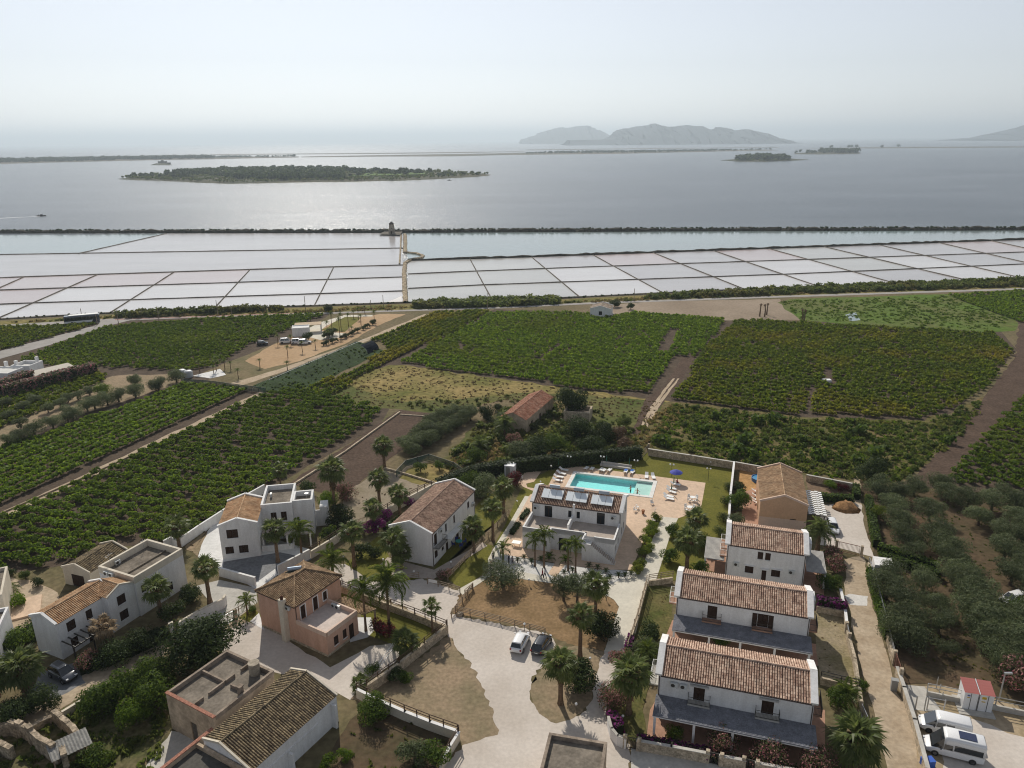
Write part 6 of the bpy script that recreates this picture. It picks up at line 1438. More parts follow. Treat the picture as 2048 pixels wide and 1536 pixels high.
T('yellow_shrub','yellow green shrub at the left edge of the grove',1757,1024,1.5,L_vine2,'bush',1.3,cat='shrub')
T('round_tree','big round dark tree beside the lane above the ochre house',399,1283,4.3,L_dark,'big',3.0,sz=.8)
T('citrus_tree','leafy citrus tree beside the lane, upper of the thicket',312,1345,2.6,L_green,'round',1.8)
T('citrus_tree','leafy citrus tree in the middle of the thicket left of the ochre house',225,1385,2.8,L_green,'round',1.9)
T('citrus_tree','leafy citrus tree at the right of the thicket, touching the ochre house',310,1392,2.6,L_green,'round',1.8)
T('citrus_tree','leafy citrus tree at the left end of the thicket near the ruins',188,1402,2.2,L_green,'round',1.6)
T('citrus_tree','bright citrus bush at the lower end of the thicket',268,1428,1.9,L_fresh,'round',1.4)
T('citrus_tree','leafy citrus tree at the back of the thicket',270,1362,2.2,L_green,'round',1.7)
T('bush','dark bush in the weeds below the thicket',190,1518,1.7,L_green,'bush',.9,cat='shrub')
T('olive_tree','wide olive tree beside the people on the path',1005,1150,3.1,L_olive,'olive',1.9,sz=.6)
T('olive_tree','olive tree with split crown in the brown garden, left half',1128,1170,1.9,L_olive,'olive',2.6,v=0)
T('olive_tree','olive tree with split crown in the brown garden, right half',1155,1172,2.0,L_olive,'olive',2.7,v=1)
T('dark_bush','big dark bush behind the island palm, beside the concrete path',1202,1253,2.4,L_dark,'round',1.6,cat='shrub')
T('dark_bush','big dark bush on the teardrop island behind the palm',1155,1350,2.5,L_dark,'round',1.9,cat='shrub')
T('round_tree','round dark tree behind the old farmhouse',1144,802,4.2,L_dark,'round',3.6)
for i,(x,y,r,m,lab) in enumerate(((1075,893,2.6,L_dark,'dark tree in front of the old farmhouse'),(1110,885,2.4,L_green,'bright green tree in front of the old farmhouse'),(1160,862,3.0,L_dark,'dark tree at the right end of the old farmhouse'),(1205,868,2.4,L_dark,'dark tree furthest right of the farmhouse group'),(1180,890,2.6,L_dark,'dark tree behind the pool hedge, right of the farmhouse'),(1042,900,2.6,L_olive,'grey green tree left of the dark tree before the farmhouse'),(1005,838,2.0,L_olive,'grey tree left of the farmhouse palm'),(974,828,1.9,L_dark,'dark small tree at the far left of the farmhouse garden'),(996,814,1.1,L_dark,'slim dark cypress left of the farmhouse'),(950,910,1.8,L_green,'green bush at the lower left of the farmhouse garden'),(1235,868,1.8,L_brownbush,'brown dry bush beside the field track'),(1245,888,1.6,L_brownbush,'low brown bush near the pool hedge'),(1250,845,1.5,L_scrub,'bush at the lower end of the wheel tracks'),(1028,880,1.7,L_oleander,'whitish flowering shrub left of the farmhouse'))):
    T('garden_tree' if i<9 else 'shrub',lab,x,y,r*1.15,m,'round' if m is not L_brownbush else 'loose',r*.8,cat='tree' if i<9 else 'shrub')
for x,y,r,m,lab in ((938,968,2.4,L_green,'leafy tree between gabled house and pool hedge, left'),(965,975,2.6,L_olive,'leafy tree left of the white pool cabin'),(1027,960,1.7,L_redfl,'dark reddish round bush beside the white pool cabin'),(690,985,1.8,L_oleander,'white flowering shrub right of the white villa'),(615,975,1.5,L_dark,'dark shrub behind the white villa wing'),(655,1000,1.8,L_fresh,'bright green shrub under the dark bushy palm'),(680,1035,2.2,L_dark,'dark shrub mass left of the timber gate'),(765,1030,1.5,L_boug,'pink bougainvillea under the palm by the timber gate'),(752,1050,1.4,L_boug,'lower pink bougainvillea by the timber gate'),(815,1003,1.2,L_boug,'magenta shrub beside the beige wall'),(728,1060,1.1,L_boug,'small magenta shrub under the wall palm'),(655,1068,1.6,L_green,'green shrub inside the beige wall corner'),(722,1100,1.5,L_dark,'dark round shrub left of the gabled house'),(750,1105,1.2,L_dark,'dark clipped shrub at the gabled house terrace'),(760,1255,1.4,L_redfl,'dark red flowering shrub beside the pink house porch'),(778,1262,1.2,L_redfl,'right dark red flowering shrub beside the pink house'),(888,1150,1.0,L_oleander,'pale round shrub at the lawn corner behind the timber fence'),(505,1218,.6,L_green,'small plant at the back corner of the pink house'),(380,1190,1.7,L_dark,'dark shrub beside the palm at the paved court'),(345,1225,1.6,L_dark,'dark shrub below the flat roofed block'),(810,1355,.9,L_green,'small plant by the forecourt wall'),(745,1340,.9,L_green,'leafy plant at the end of the forecourt rail'),(745,1418,1.7,L_green,'leafy fig tree at the corner of the white wall'),(828,1505,1.6,L_olive,'grey green bush in the red earth garden'),(868,1512,1.6,L_green,'dark green bush at the right of the red earth garden'),(655,1525,.9,L_fresh,'small bright shrub in the red earth garden'),(690,1510,.8,L_fresh,'young shrub in the red earth garden'),(790,1350,1.0,L_dark,'dark shrub in front of the dirt lot wall'),(1300,1265,1.5,L_dark,'round dark shrub in the garden strip, upper'),(1295,1300,1.8,L_olive,'grey green shrub in the garden strip, lower'),(1243,1318,1.5,L_oleander,'pink oleander at the end of the concrete path'),(1228,1395,1.7,L_oleander,'pink oleander left of the big fan palm'),(1350,1465,1.1,L_vine2,'yellow green shrub in front of the nearest white house'),(1448,1478,1.75,L_oleander,'round pink oleander before the nearest white house, left one'),(1541,1503,1.85,L_oleander,'round pink oleander before the nearest white house, middle one'),(1636,1520,1.85,L_oleander,'round pink oleander before the nearest white house, right one'),(1440,1275,1.3,L_fresh,'leafy plant growing through the second cane roof'),(1665,1105,1.6,L_oleander,'dark oleander beside the brown driveway gate'),(1670,1128,1.6,L_oleander,'reddish oleander below the brown driveway gate'),(1660,1165,1.7,L_green,'green shrub at the right canopy of the third house'),(1685,1395,1.6,L_green,'green shrub behind the driveway gate'),(1722,1370,1.0,L_green,'climber at the left driveway gate'),(1478,1000,2.1,L_green,'round tree beside the terracotta patio'),(1480,975,1.2,L_dark,'clipped dark shrub behind the round patio tree'),(1470,1040,1.4,L_olive,'grey shrub at the lower end of the patio'),(1398,1082,1.6,L_green,'green shrub on the pool lawn edge, upper'),(1345,1062,1.4,L_green,'bushy shrub beside the concrete path, upper right'),(1340,1110,1.5,L_green,'bushy shrub beside the concrete path, middle right'),(1400,1135,1.4,L_green,'round shrub left of the third house terrace'),(1660,970,1.1,L_fresh,'pale leafy shrub in the planted bed'),(1685,975,1.0,L_redfl,'reddish shrub in the planted bed'),(2035,1350,2.4,L_oleander,'dark oleander at the right edge behind the lamp post'),(2040,1225,2.2,L_green,'bright green bush at the right edge beside the parked car'),(35,1202,1.2,L_fresh,'round bright shrub by the beige house step'),(75,1165,.9,L_dark,'small dark shrub above the track, right'),(50,1150,.9,L_green,'small dark shrub above the track, middle'),(18,1145,.9,L_dark,'small dark shrub above the track, left'),(30,1280,2.0,L_green,'green shrub left of the left white house'),(60,1262,1.6,L_dark,'dark shrub at the back corner of the left white house'),(175,1322,1.4,L_oleander,'dull pink flowering shrub in front of the left white house'),(230,1305,2.0,L_dark,'dark hedge mass in front of the left white house'),(280,1280,2.0,L_dark,'dark hedge mass below the bay of the left white house'),(25,1425,2.0,L_dark,'dark shrub mass below the left palms'),(85,1400,1.8,L_dark,'dark shrub beside the lane below the large left palm'),(205,778,2.0,L_fresh,'bright green tree in the little left orchard'),(268,760,1.8,L_olive,'olive in the left orchard beside the hedge end'),(222,1215,1.2,L_dark,'hedge behind the left white house')):
    T('shrub',lab,x,y,r*1.08,m,'bush' if r<1.7 else 'round',r*.75,cat='shrub' if 'tree' not in lab else 'tree')
OTL=['fourth from the left','sixth from the left','nearest the bright green tree','right of the bright green tree','below the hedge middle','second below the hedge middle','lower row, seventh','lower row, fifth','lower row, second','lower row, third','leftmost']
for x,y in ((65,742+55),(70,800),(155,790),(178,781),(120,805),(135,795),(95,815),(45,812),(18,830),(40,845),(10,805)):
    T('orchard_tree','small dark tree in the left orchard, %s'%OTL.pop(0),x,y,1.6,L_olive,'bush',1.3,'small trees of the left orchard')
for i,(x,y) in enumerate(((1457,973),(1453,1002),(1448,1035),(1441,1062))): T('round_shrub','clipped round shrub along the lawn wall, %s'%('furthest from the camera','second from the far end','third from the far end','nearest the third house')[i],x,y,1.05,L_dark,'dome',.8,'clipped shrubs along the lawn wall',cat='shrub')
for i,(x,y) in enumerate(((1313,1035),(1305,1050),(1297,1065),(1305,1062),(1290,1080),(1298,1095),(1287,1105),(1280,1128),(1275,1138))): T('lantana_shrub','olive green shrub between deck and concrete path, %s from the pool end'%'first,second,third,fourth,fifth,sixth,seventh,eighth,ninth'.split(',')[i],x,y,1.05,L_vine2,'bush',.75,'shrubs along the concrete path',cat='shrub')
PBL=['leftmost of all','second from the left','third from the left','fourth from the left','left of the front steps','right of the front steps','before the outside stair, left','before the outside stair, middle','before the outside stair, right','in the front row, under the stair','in the front row, right of centre','in the front row, far right','in the front row, middle','furthest right of the back row','in the front row, furthest left','beside the third feather palm']
for x,y,c in ((1035,1120,0),(1048,1115,0),(1063,1122,0),(1082,1118,0),(1098,1115,1),(1131,1120,1),(1178,1131,0),(1195,1135,0),(1212,1142,0),(1170,1150,0),(1237,1150,0),(1250,1150,0),(1220,1155,0),(1262,1148,0),(1128,1145,0),(1145,1140,0)):
    g=G(x,y,.5); PB=PB+1 if 'PB' in globals() else 0; t=thing('pebble_bed_plant',['dark spiky plant','bright leafy plant'][c]+' in the white pebble bed, '+PBL[PB],'plant',(g[0],g[1],0),0,'plants in the white pebble bed')
    for i in range(14): link('leaf',frond_mesh('feather',i%3,L_green if c else L_dark),t,(0,0,.35),(0,-R(70-i*6),i*2.4),.75 if not c else 1.2)
    MB().tube([(0,0,0),(0,0,.4)],.08,6).build('stem',palmbark,t)
# hedges
def hedge(label,pts,w,h,mat,dens=26,size=.3,cat='hedge',name='hedge'):
    P=[Vector(G(*p)[:2]) for p in pts]; o=P[0]; cs=[];ns=[]
    for i in range(len(P)-1):
        a,b=P[i]-o,P[i+1]-o; L=(b-a).length; d=(b-a)/L; nn=Vector((-d.y,d.x)); n=int(L*(w+2*h)*dens); u=nr.uniform(-.02,1.02,n)*L; s=nr.uniform(0,w+2*h,n); q=nr.normal(size=n)*.06
        side=np.where(s<h,-1,np.where(s<h+w,0,1)); off=np.where(side==0,s-h-w/2,side*(w/2+q)); z=np.where(side==0,h+q*1.4,np.where(side<0,s,s-h-w)); 
        cs.append(np.stack([a.x+d.x*u+nn.x*off,a.y+d.y*u+nn.y*off,z],1)); m=np.stack([nn.x*side,nn.y*side,(side==0)*1.0+.25],1)+nr.normal(size=(n,3))*.4; ns.append(m/np.linalg.norm(m,axis=1,keepdims=True))
    v,f=cards(np.concatenate(cs),np.concatenate(ns),size,1.3); root=thing(name,label,cat,(o.x,o.y,0)); link('leaves',np_mesh('leaves',v,f,mat),root)
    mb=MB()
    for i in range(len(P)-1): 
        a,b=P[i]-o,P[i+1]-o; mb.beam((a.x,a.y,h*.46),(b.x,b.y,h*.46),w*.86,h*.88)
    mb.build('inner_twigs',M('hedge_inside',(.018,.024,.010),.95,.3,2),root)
hedge('tall dark hedge curving behind the pool from the white cabin to the lawn gate',[(880,985),(915,968),(960,955),(1010,947),(1060,941),(1120,934),(1200,925),(1280,917)],1.8,2.6,L_dark,18,.34)
hedge('clipped hedge below the planted bed of the buff house',[(1640,1000),(1705,1006)],1.3,1.3,L_green)
hedge('short clipped hedge at the right end of the planted bed',[(1712,1000),(1711,978)],1.2,1.2,L_green)
hedge('long clipped hedge along the right side of the gravel yard',[(1736,1005),(1743,1045),(1752,1095)],1.1,1.5,L_green)
hedge('upper of two parallel clipped hedges running into the olive grove',[(1757,1102),(1810,1118),(1875,1142)],1.2,1.3,L_green)
hedge('lower of two parallel clipped hedges running into the olive grove',[(1758,1120),(1810,1135),(1878,1158)],1.2,1.3,L_green)
hedge('purple bougainvillea hedge between the second and third white house',[(1633,1218),(1690,1228)],1.3,1.9,L_boug)
hedge('purple bougainvillea along the concrete path corner',[(1254,1312),(1262,1285)],.8,1.3,L_boug,name='bougainvillea_hedge')
hedge('purple bougainvillea above the curved white wall',[(1222,1440),(1240,1470)],1.0,1.3,L_boug,name='bougainvillea_hedge')
hedge('purple and green planting inside the front wall',[(1275,1490),(1345,1503),(1420,1518)],1.3,1.0,L_boug,name='bougainvillea_hedge')
hedge('low flowering hedge before the cane roofed terrace at right',[(1420,1518),(1530,1538),(1650,1560)],1.0,.8,L_oleander)
hedge('green creeper over the wall at the right of the driveway',[(1738,1150),(1750,1190),(1765,1245),(1775,1280)],.9,1.5,L_fresh,name='creeper')
hedge('small clipped hedge beside the pool house path, upper',[(1043,1040),(1056,1022)],.8,.6,L_dark)
hedge('small clipped hedge beside the pool house path, lower',[(1023,1070),(1037,1050)],.8,.6,L_dark)
hedge('low clipped hedge along the back of the gabled house',[(770,1060),(805,1038)],.9,.8,L_green)
hedge('pinkish flowering hedge in front of the white farm shed',[(5,795),(60,782),(130,762),(192,747)],3.2,3.2,L_oleander,7,.55)
hedge('dark flowering hedge before the white farm',[(-60,790),(0,785),(40,772),(62,762)],3.2,3.2,L_oleander,7,.55)
hedge('dark hedge in front of the left white house facade',[(160,1345),(250,1312),(335,1272)],1.8,1.3,L_dark)
hedge('thin hedge behind the left white house',[(60,1285),(140,1232),(165,1200)],1.3,1.3,L_dark)
NTH='first,second,third,fourth,fifth,sixth,seventh,eighth,ninth,tenth,eleventh,twelfth,thirteenth,fourteenth,fifteenth,sixteenth,seventeenth,eighteenth,nineteenth,twentieth,twenty first,twenty second,twenty third,twenty fourth'.split(',')
def tree_row(label,pts,step,r,mat,group,name='olive_tree'):
    for i,(x,y,z) in enumerate(along(pts,step,.5)):
        t=thing(name,'%s, %s from its left end'%(label,NTH[min(i,23)]),'tree',(x,y,0),rng.uniform(0,6),group); s=r*rng.uniform(.85,1.2)
        link('crown',crown(mat,'olive' if mat is L_olive else 'bush',i%3),t,(0,0,s*.8),None,(s,s,s)); link('trunk',TR_[0],t,None,None,(s*.9,s*.9,s*.8))
tree_row('olive of the long row above the left vine rows',[(-40,915),(90,868),(180,822),(260,798),(340,772),(368,760)],3.4,2.1,L_olive,'olive row at left')
tree_row('shrub of the thick row beside the ploughed field',[(810,918),(850,893),(890,865),(940,840),(915,832),(880,850),(840,878),(812,900)],1.9,2.0,L_olive,'shrub row beside the ploughed field')
tree_row('young fruit tree inside the green net fence',[(835,945),(860,935),(895,943)],4,1.1,L_green,'young trees inside the net fence','fruit_tree')
tree_row('low bush along the edge of the sand lot',[(640,695),(670,685),(700,672),(735,655),(750,645)],2.2,1.0,L_dark,'bushes along the sand lot edge','bush')
tree_row('dark shrub beside the white hut',[(615,682),(635,680),(655,676),(668,668)],2.4,1.6,L_dark,'shrubs beside the white hut','bush')
for i,(x,y,r,lab) in enumerate(((1230,607,2.2,'dark bush beside the far white house'),(1262,612,1.8,'smaller bush right of the far white house'),(657,617,2.2,'dark bush on the road verge behind the lawn'))): T('bush',lab,x,y,r,L_dark,'bush',1.4,cat='shrub')
# trees on the islands
itp=[(lambda t:(t[0]*np.array([1,1,1]),t[1]))(blob(40,1.0,.8,4,.7,1.2,.75,s,.5,.6)) for s in (41,42)]
def wood_(pts,dens,s0,s1,label,mat=L_dark,z=1.5):
    P=scatter(pts,dens); P=[(x,y,z) for x,y,_ in P]
    if P: stuff('woodland',itp,P,[rng.uniform(0,6.28) for _ in P],[rng.uniform(s0,s1) for _ in P],mat,label)
darkwood=L_dark
wood_([(390,352),(470,360),(560,362),(690,360),(680,350),(700,343),(620,341),(480,343),(420,344),(330,352)],.007,4,8,'dark woods on the long low island')
wood_([(700,342),(870,345),(850,352),(700,356)],.002,3,7,'scattered trees on the right half of the long low island')
wood_([(250,356),(390,361),(390,352),(270,352)],.004,2,5,'scrub and pines on the left tip of the long low island')
wood_([(870,349),(960,348),(960,352),(880,356)],.003,2,4,'low scrub on the right tip of the long low island')
wood_([(240,357),(330,361.5),(470,366.5),(600,363.5),(800,360.5),(940,353.5),(980,349.5),(900,343),(700,340),(480,342),(300,350)],.008,1.2,3.2,'low scrub covering the long low island',L_scrub,1.2)
wood_([(1470,322),(1530,322.6),(1585,320.6),(1565,317),(1500,317)],.006,1.5,4,'low scrub on the small round island',L_scrub,1)
sheet('island_field',[tuple(G(x,y,3.8)[:2]) for x,y in [(700,352),(800,350),(850,348),(850,345),(720,346)]],islandgreen,z=3.9,world=True,label='green field on the long low island')
wood_([(1470,321.5),(1530,322.3),(1578,320.5),(1565,317),(1500,317)],.0045,6,11,'dark woods on the small round island')
wood_([(1640,307.5),(1718,306.5),(1715,305),(1640,305)],.002,8,13,'dark woods on the narrow island behind')
wood_([(1590,307),(1640,307.5),(1640,305.5),(1595,305.5)],.0005,6,9,'thin trees on the narrow island behind')
wood_([(0,326.5),(130,323.5),(300,319.5),(430,317.3),(430,315),(200,318),(0,322),(-300,327),(-300,331)],.003,5,9,'long pine wood on the far island at left')
wood_([(430,317),(590,314),(590,313),(440,314.5)],.0012,3,6,'low trees on the far island')
wood_([(1050,308),(1250,306.5),(1420,302.8),(1550,300),(1540,299.2),(1300,302.5),(1100,305)],.0012,3,6,'scattered dark trees on the flat middle island')
wood_([(1660,296),(1800,295.8),(1800,295),(1700,295)],.00006,8,14,'specks of trees on the thin far strip')

# ---------------------------------------------------------------- swimming pool
pool=thing('swimming_pool','turquoise swimming pool with white border on the pink deck','swimming pool',(PO[0],PO[1],0),PYAW)
pt=M('pool_mosaic',(.42,.86,.85),.6,.06,1.2,fine=(7,.08)); pshal=M('pool_shallow_tiles',(.66,.70,.64),.6,.06,1)
mb=MB(); a,b,c,d=.35,.35,PLX-.35,PLY-.35; zf=-1.0
mb.quad((a,b,.05),(c,b,.05),(c,b,zf),(a,b,zf)); mb.quad((c,b,.05),(c,d,.05),(c,d,zf),(c,b,zf)); mb.quad((c,d,.05),(a,d,.05),(a,d,zf),(c,d,zf)); mb.quad((a,d,.05),(a,b,.05),(a,b,zf),(a,d,zf)); mb.quad((a,b,zf),(c,b,zf),(c,d,zf),(a,d,zf))
mb.build('basin',pt,pool)
MB().box(12.6,.36,zf+.01,15.74,PLY-.36,-.36).build('shallow_shelf',pshal,pool)
mb=MB(); w=.72
for q in ((0,0,PLX,w),(0,PLY-w,PLX,PLY),(0,w,w,PLY-w),(PLX-w,w,PLX,PLY-w)): mb.box(q[0],q[1],-.25,q[2],q[3],.13)
mb.build('pool_border',M('white_pool_border',(.70,.69,.66),.7,.05,1,fine=(4,.05)),pool)
pw=bpy.data.materials.new('pool_water'); pw.use_nodes=True; nt=pw.node_tree; n=nt.nodes
for x in list(n): n.remove(x)
po=n.new('ShaderNodeOutputMaterial'); ptr=n.new('ShaderNodeBsdfTransparent'); ptr.inputs['Color'].default_value=(.80,.985,.98,1)
pg=n.new('ShaderNodeBsdfGlossy'); pg.inputs['Roughness'].default_value=.04; fr=n.new('ShaderNodeLayerWeight'); p5=n.new('ShaderNodeMath'); p5.operation='POWER'; p5.inputs[1].default_value=5; sch=n.new('ShaderNodeMath'); sch.operation='MULTIPLY_ADD'; sch.inputs[1].default_value=.9; sch.inputs[2].default_value=.02; nt.links.new(fr.outputs['Facing'],p5.inputs[0]); nt.links.new(p5.outputs[0],sch.inputs[0])
tn=n.new('ShaderNodeTexNoise'); tn.inputs['Scale'].default_value=2.2; gg=n.new('ShaderNodeNewGeometry'); nt.links.new(gg.outputs['Position'],tn.inputs['Vector'])
bp_=n.new('ShaderNodeBump'); bp_.inputs['Distance'].default_value=.05; nt.links.new(tn.outputs['Fac'],bp_.inputs['Height'])
for x in (pg,fr): nt.links.new(bp_.outputs['Normal'],x.inputs['Normal'])
ms=n.new('ShaderNodeMixShader'); nt.links.new(sch.outputs[0],ms.inputs[0]); nt.links.new(ptr.outputs[0],ms.inputs[1]); nt.links.new(pg.outputs[0],ms.inputs[2]); nt.links.new(ms.outputs[0],po.inputs['Surface'])
MB().quad((w+.002,w+.002,-.06),(PLX-w-.002,w+.002,-.06),(PLX-w-.002,PLY-w-.002,-.06),(w+.002,PLY-w-.002,-.06)).build('water',pw,pool,fixn=False)
# loungers
def lounger_proto():
    t=thing('sun_lounger','white plastic sun lounger on the pink pool deck','sun lounger',(0,0,0),0,'white sun loungers round the pool')
    MB().box(-.32,-.95,.26,.32,.35,.31).build('seat',plastic,t); mb=MB(); mb.beam((0,.35,.29),(0,.98,.68),.64,.05); mb.build('backrest',plastic,t)
    lm=MB().box(-.03,-.03,0,.03,.03,.26).mesh('leg',plastic)
    for x in (-.28,.28):
        for y in (-.85,.3): link('leg',lm,t,(x,y,0))
    MB().box(-.35,-.9,.255,-.322,.4,.33).box(.322,-.9,.255,.35,.4,.33).build('side_rail',plastic,t); return t
LP=None
def zz(x,y,s,ox,oy): return (x/s+ox,y/s+oy)
lz=[zz(x,y,7.877,1040,900)+(r,) for x,y,r in ((690,330,80),(650,385,80),(610,440,80),(590,495,80),(1040,310,170),(1130,320,170),(1275,330,170),(1310,345,170),(1400,340,170),(1660,365,170),(1760,375,170))]+[zz(x,y,7.877,1220,900)+(r,) for x,y,r in ((575,430,10),(680,440,10),(1030,560,75),(970,625,75),(965,675,75),(920,745,75),(925,785,75))]
dirs={80:'on the left side of the pool',170:'on the far side of the pool',10:'at the far right corner of the pool',75:'on the deck right of the pool'}
for i,(px,py,r) in enumerate(lz):
    g=G(px,py); o=LP if LP is None else dup(LP)
    if o is None: o=LP=lounger_proto()
    o.location=(g[0],g[1],.03); o.rotation_euler=(0,0,R(r-17+rng.uniform(-8,8))); o['label']='white plastic sun lounger '+dirs[r]
rank_labels([o for o in C.objects if o.name.startswith('sun_lounger')],'white plastic sun lounger',[('the blue parasol',1351,968),('the tall single globe lamp',1102,957),('the middle twin globe lamp',1204,937),('the far right pool corner',1310,958),('the near right pool corner',1300,1000)])
# blue towels
for i,(x,y) in enumerate(((1665,340),(1765,345))):
    g=G(*zz(x,y,7.877,1040,900)); o=MB().box(-.3,-.5,0,.3,.4,.03).build('towel',PAINT('blue_towel',(.05,.16,.50),.9),None,(g[0],g[1],.36),R(150)); prop(o,'blue towel on a lounger on the far side, %s one'%('left','right')[i],'towel',None)
# terrace tables and chairs
def chair_proto():
    t=thing('garden_chair','white plastic garden chair on the pool deck','chair',(0,0,0),0,'white plastic chairs on the deck')
    MB().box(-.25,-.25,.40,.25,.25,.45).build('seat',plastic,t); MB().box(-.25,.2,.452,.25,.26,.88).build('backrest',plastic,t)
    lm=MB().box(-.03,-.03,0,.03,.03,.40).mesh('leg',plastic)
    for x in (-.21,.21):
        for y in (-.21,.21): link('leg',lm,t,(x,y,0))
    MB().box(-.30,-.2,.62,-.252,.2,.66).box(.252,-.2,.62,.30,.2,.66).build('armrest',plastic,t); return t
def table_proto():
    t=thing('garden_table','round white garden table on the pool deck','table',(0,0,0),0,'round white tables on the deck')
    MB().lathe([(.5,.70),(.5,.74)],14).build('table_top',plastic,t); MB().tube([(0,0,0),(0,0,.70)],.05,6).build('leg',plastic,t); MB().lathe([(.28,0),(.24,.04)],10).build('foot',plastic,t); return t
CH=TB=None
def place_chair(px,py,rz,lab):
    global CH
    g=G(px,py); o=chair_proto() if CH is None else dup(CH)
    if CH is None: CH=o
    o.location=(g[0],g[1],.03); o.rotation_euler=(0,0,R(rz)); o['label']=lab
for i,(x,y,n_) in enumerate(((1300,800,4),(1250,955,4))):
    px,py=zz(x,y,7.877,1220,900); g=G(px,py); o=TB=table_proto() if TB is None else dup(TB); o.location=(g[0],g[1],.03)
    o['label']='round white table with chairs at the right deck edge, %s one'%('far','near')[i]
    for k in range(n_):
        a=k*90+30; c=chair_proto() if CH is None else dup(CH); CH=CH or c
        c.location=(g[0]+math.cos(R(a))*.85,g[1]+math.sin(R(a))*.85,.03); c.rotation_euler=(0,0,R(a-90)); c['label']='white chair at the %s round deck table, on its %s side'%(('far','near')[i],('right','far','left','near')[k])
for x,y,rz in ((430,930,100),(395,975,60),(660,860,20)): place_chair(*zz(x,y,7.877,1220,900),rz,'white plastic chair near the pool house gable, '+{430:'further one',395:'nearer one',660:'alone by the shower'}[x])
for x,y,rz in ((1030,960,0),(1042,958,40)): place_chair(x,y,rz,'white plastic chair beside the pool cabin, %s one'%('left' if x<1035 else 'right'))
g=G(*zz(520,1010,7.877,1220,900)); o=MB().lathe([(.18,0),(.28,.5),(.31,.75),(.27,.78)],12).build('clay_pot',M('terracotta_clay',(.33,.16,.09),.9,.1,2),None,(g[0],g[1],.03)); prop(o,'terracotta pot on the deck beside the pool house','pot')
# parasols
g=G(1351,965); t=thing('parasol','open blue parasol on the deck beside the right hand loungers','parasol',(g[0],g[1],.03))
MB().tube([(0,0,0),(0,0,2.5)],.03,6).build('pole',galv,t)
pm=PAINT('royal_blue_canvas',(.035,.05,.34),.8)
mb=MB(); mb.lathe([(1.25,2.05),(1.22,2.1),(.7,2.38),(.05,2.6)],10); mb.build('canopy',pm,t); MB().lathe([(.3,0),(.3,.1)],10).build('base',concrete,t)
for i,(x,y) in enumerate(((965,690),(1000,590))):
    g=G(*zz(x,y,7.877,1220,900)); t=thing('closed_parasol','closed green parasol between loungers, %s one'%('near','far')[i],'parasol',(g[0],g[1],.03))
    MB().tube([(0,0,0),(0,0,2.2)],.025,6).build('pole',galv,t); MB().lathe([(.06,.9),(.12,1.0),(.07,2.0),(.02,2.15)],8).build('folded_canopy',PAINT('green_canvas',(.02,.10,.06),.8),t)
for i,(x,y,c) in enumerate(((608,300,0),(1360,250,0),(1720,290,0),(1090,240,1),(630,600,2))):
    g=G(*zz(x,y,7.877,1040,900)); t=thing('closed_parasol','%s pole of a closed parasol, %s'%(('green','green','green','reddish','brown')[i],('at the left deck edge','left of the stacked loungers','right of the stacked loungers','behind the pool','at the near left pool edge')[i]),'parasol',(g[0],g[1],.03))
    MB().tube([(0,0,0),(0,0,2.3)],.025,6).build('pole',galv,t); MB().lathe([(.06,.9),(.11,1.0),(.07,2.1),(.02,2.25)],8).build('folded_canopy',PAINT(('green_canvas','red_canvas','brown_canvas')[c],((.02,.10,.06),(.22,.05,.03),(.10,.06,.04))[c],.8),t)
# stacked white tables behind the pool
g0=G(1201,931); g1=G(1262,940); d=Vector((g1-g0)[:2]); t=thing('low_wall_bench','long pale bench wall on the lawn behind the loungers','bench',(g0[0],g0[1],.02),math.atan2(d.y,d.x)); MB().box(0,-.4,0,d.length,.4,.45).build('seat_block',concrete,t); MB().box(0,.404,0,d.length,.6,.8).build('backrest',concrete,t)
# white cabin by the hedge
g=G(1009,953); t=thing('pool_cabin','white metal cabin beside the pool hedge','cabin',(g[0],g[1],0),R(-17)); MB().box(0,0,.05,1.9,1.9,2.3).build('wall',PAINT('white_sheet_metal',(.72,.73,.74),.45),t); MB().box(-.05,-.05,2.3,1.95,1.95,2.38).build('roof',PAINT('white_sheet_metal',(.72,.73,.74),.45),t); MB().box(.3,-.03,.1,1.1,-.004,2.1).build('door',galv,t)
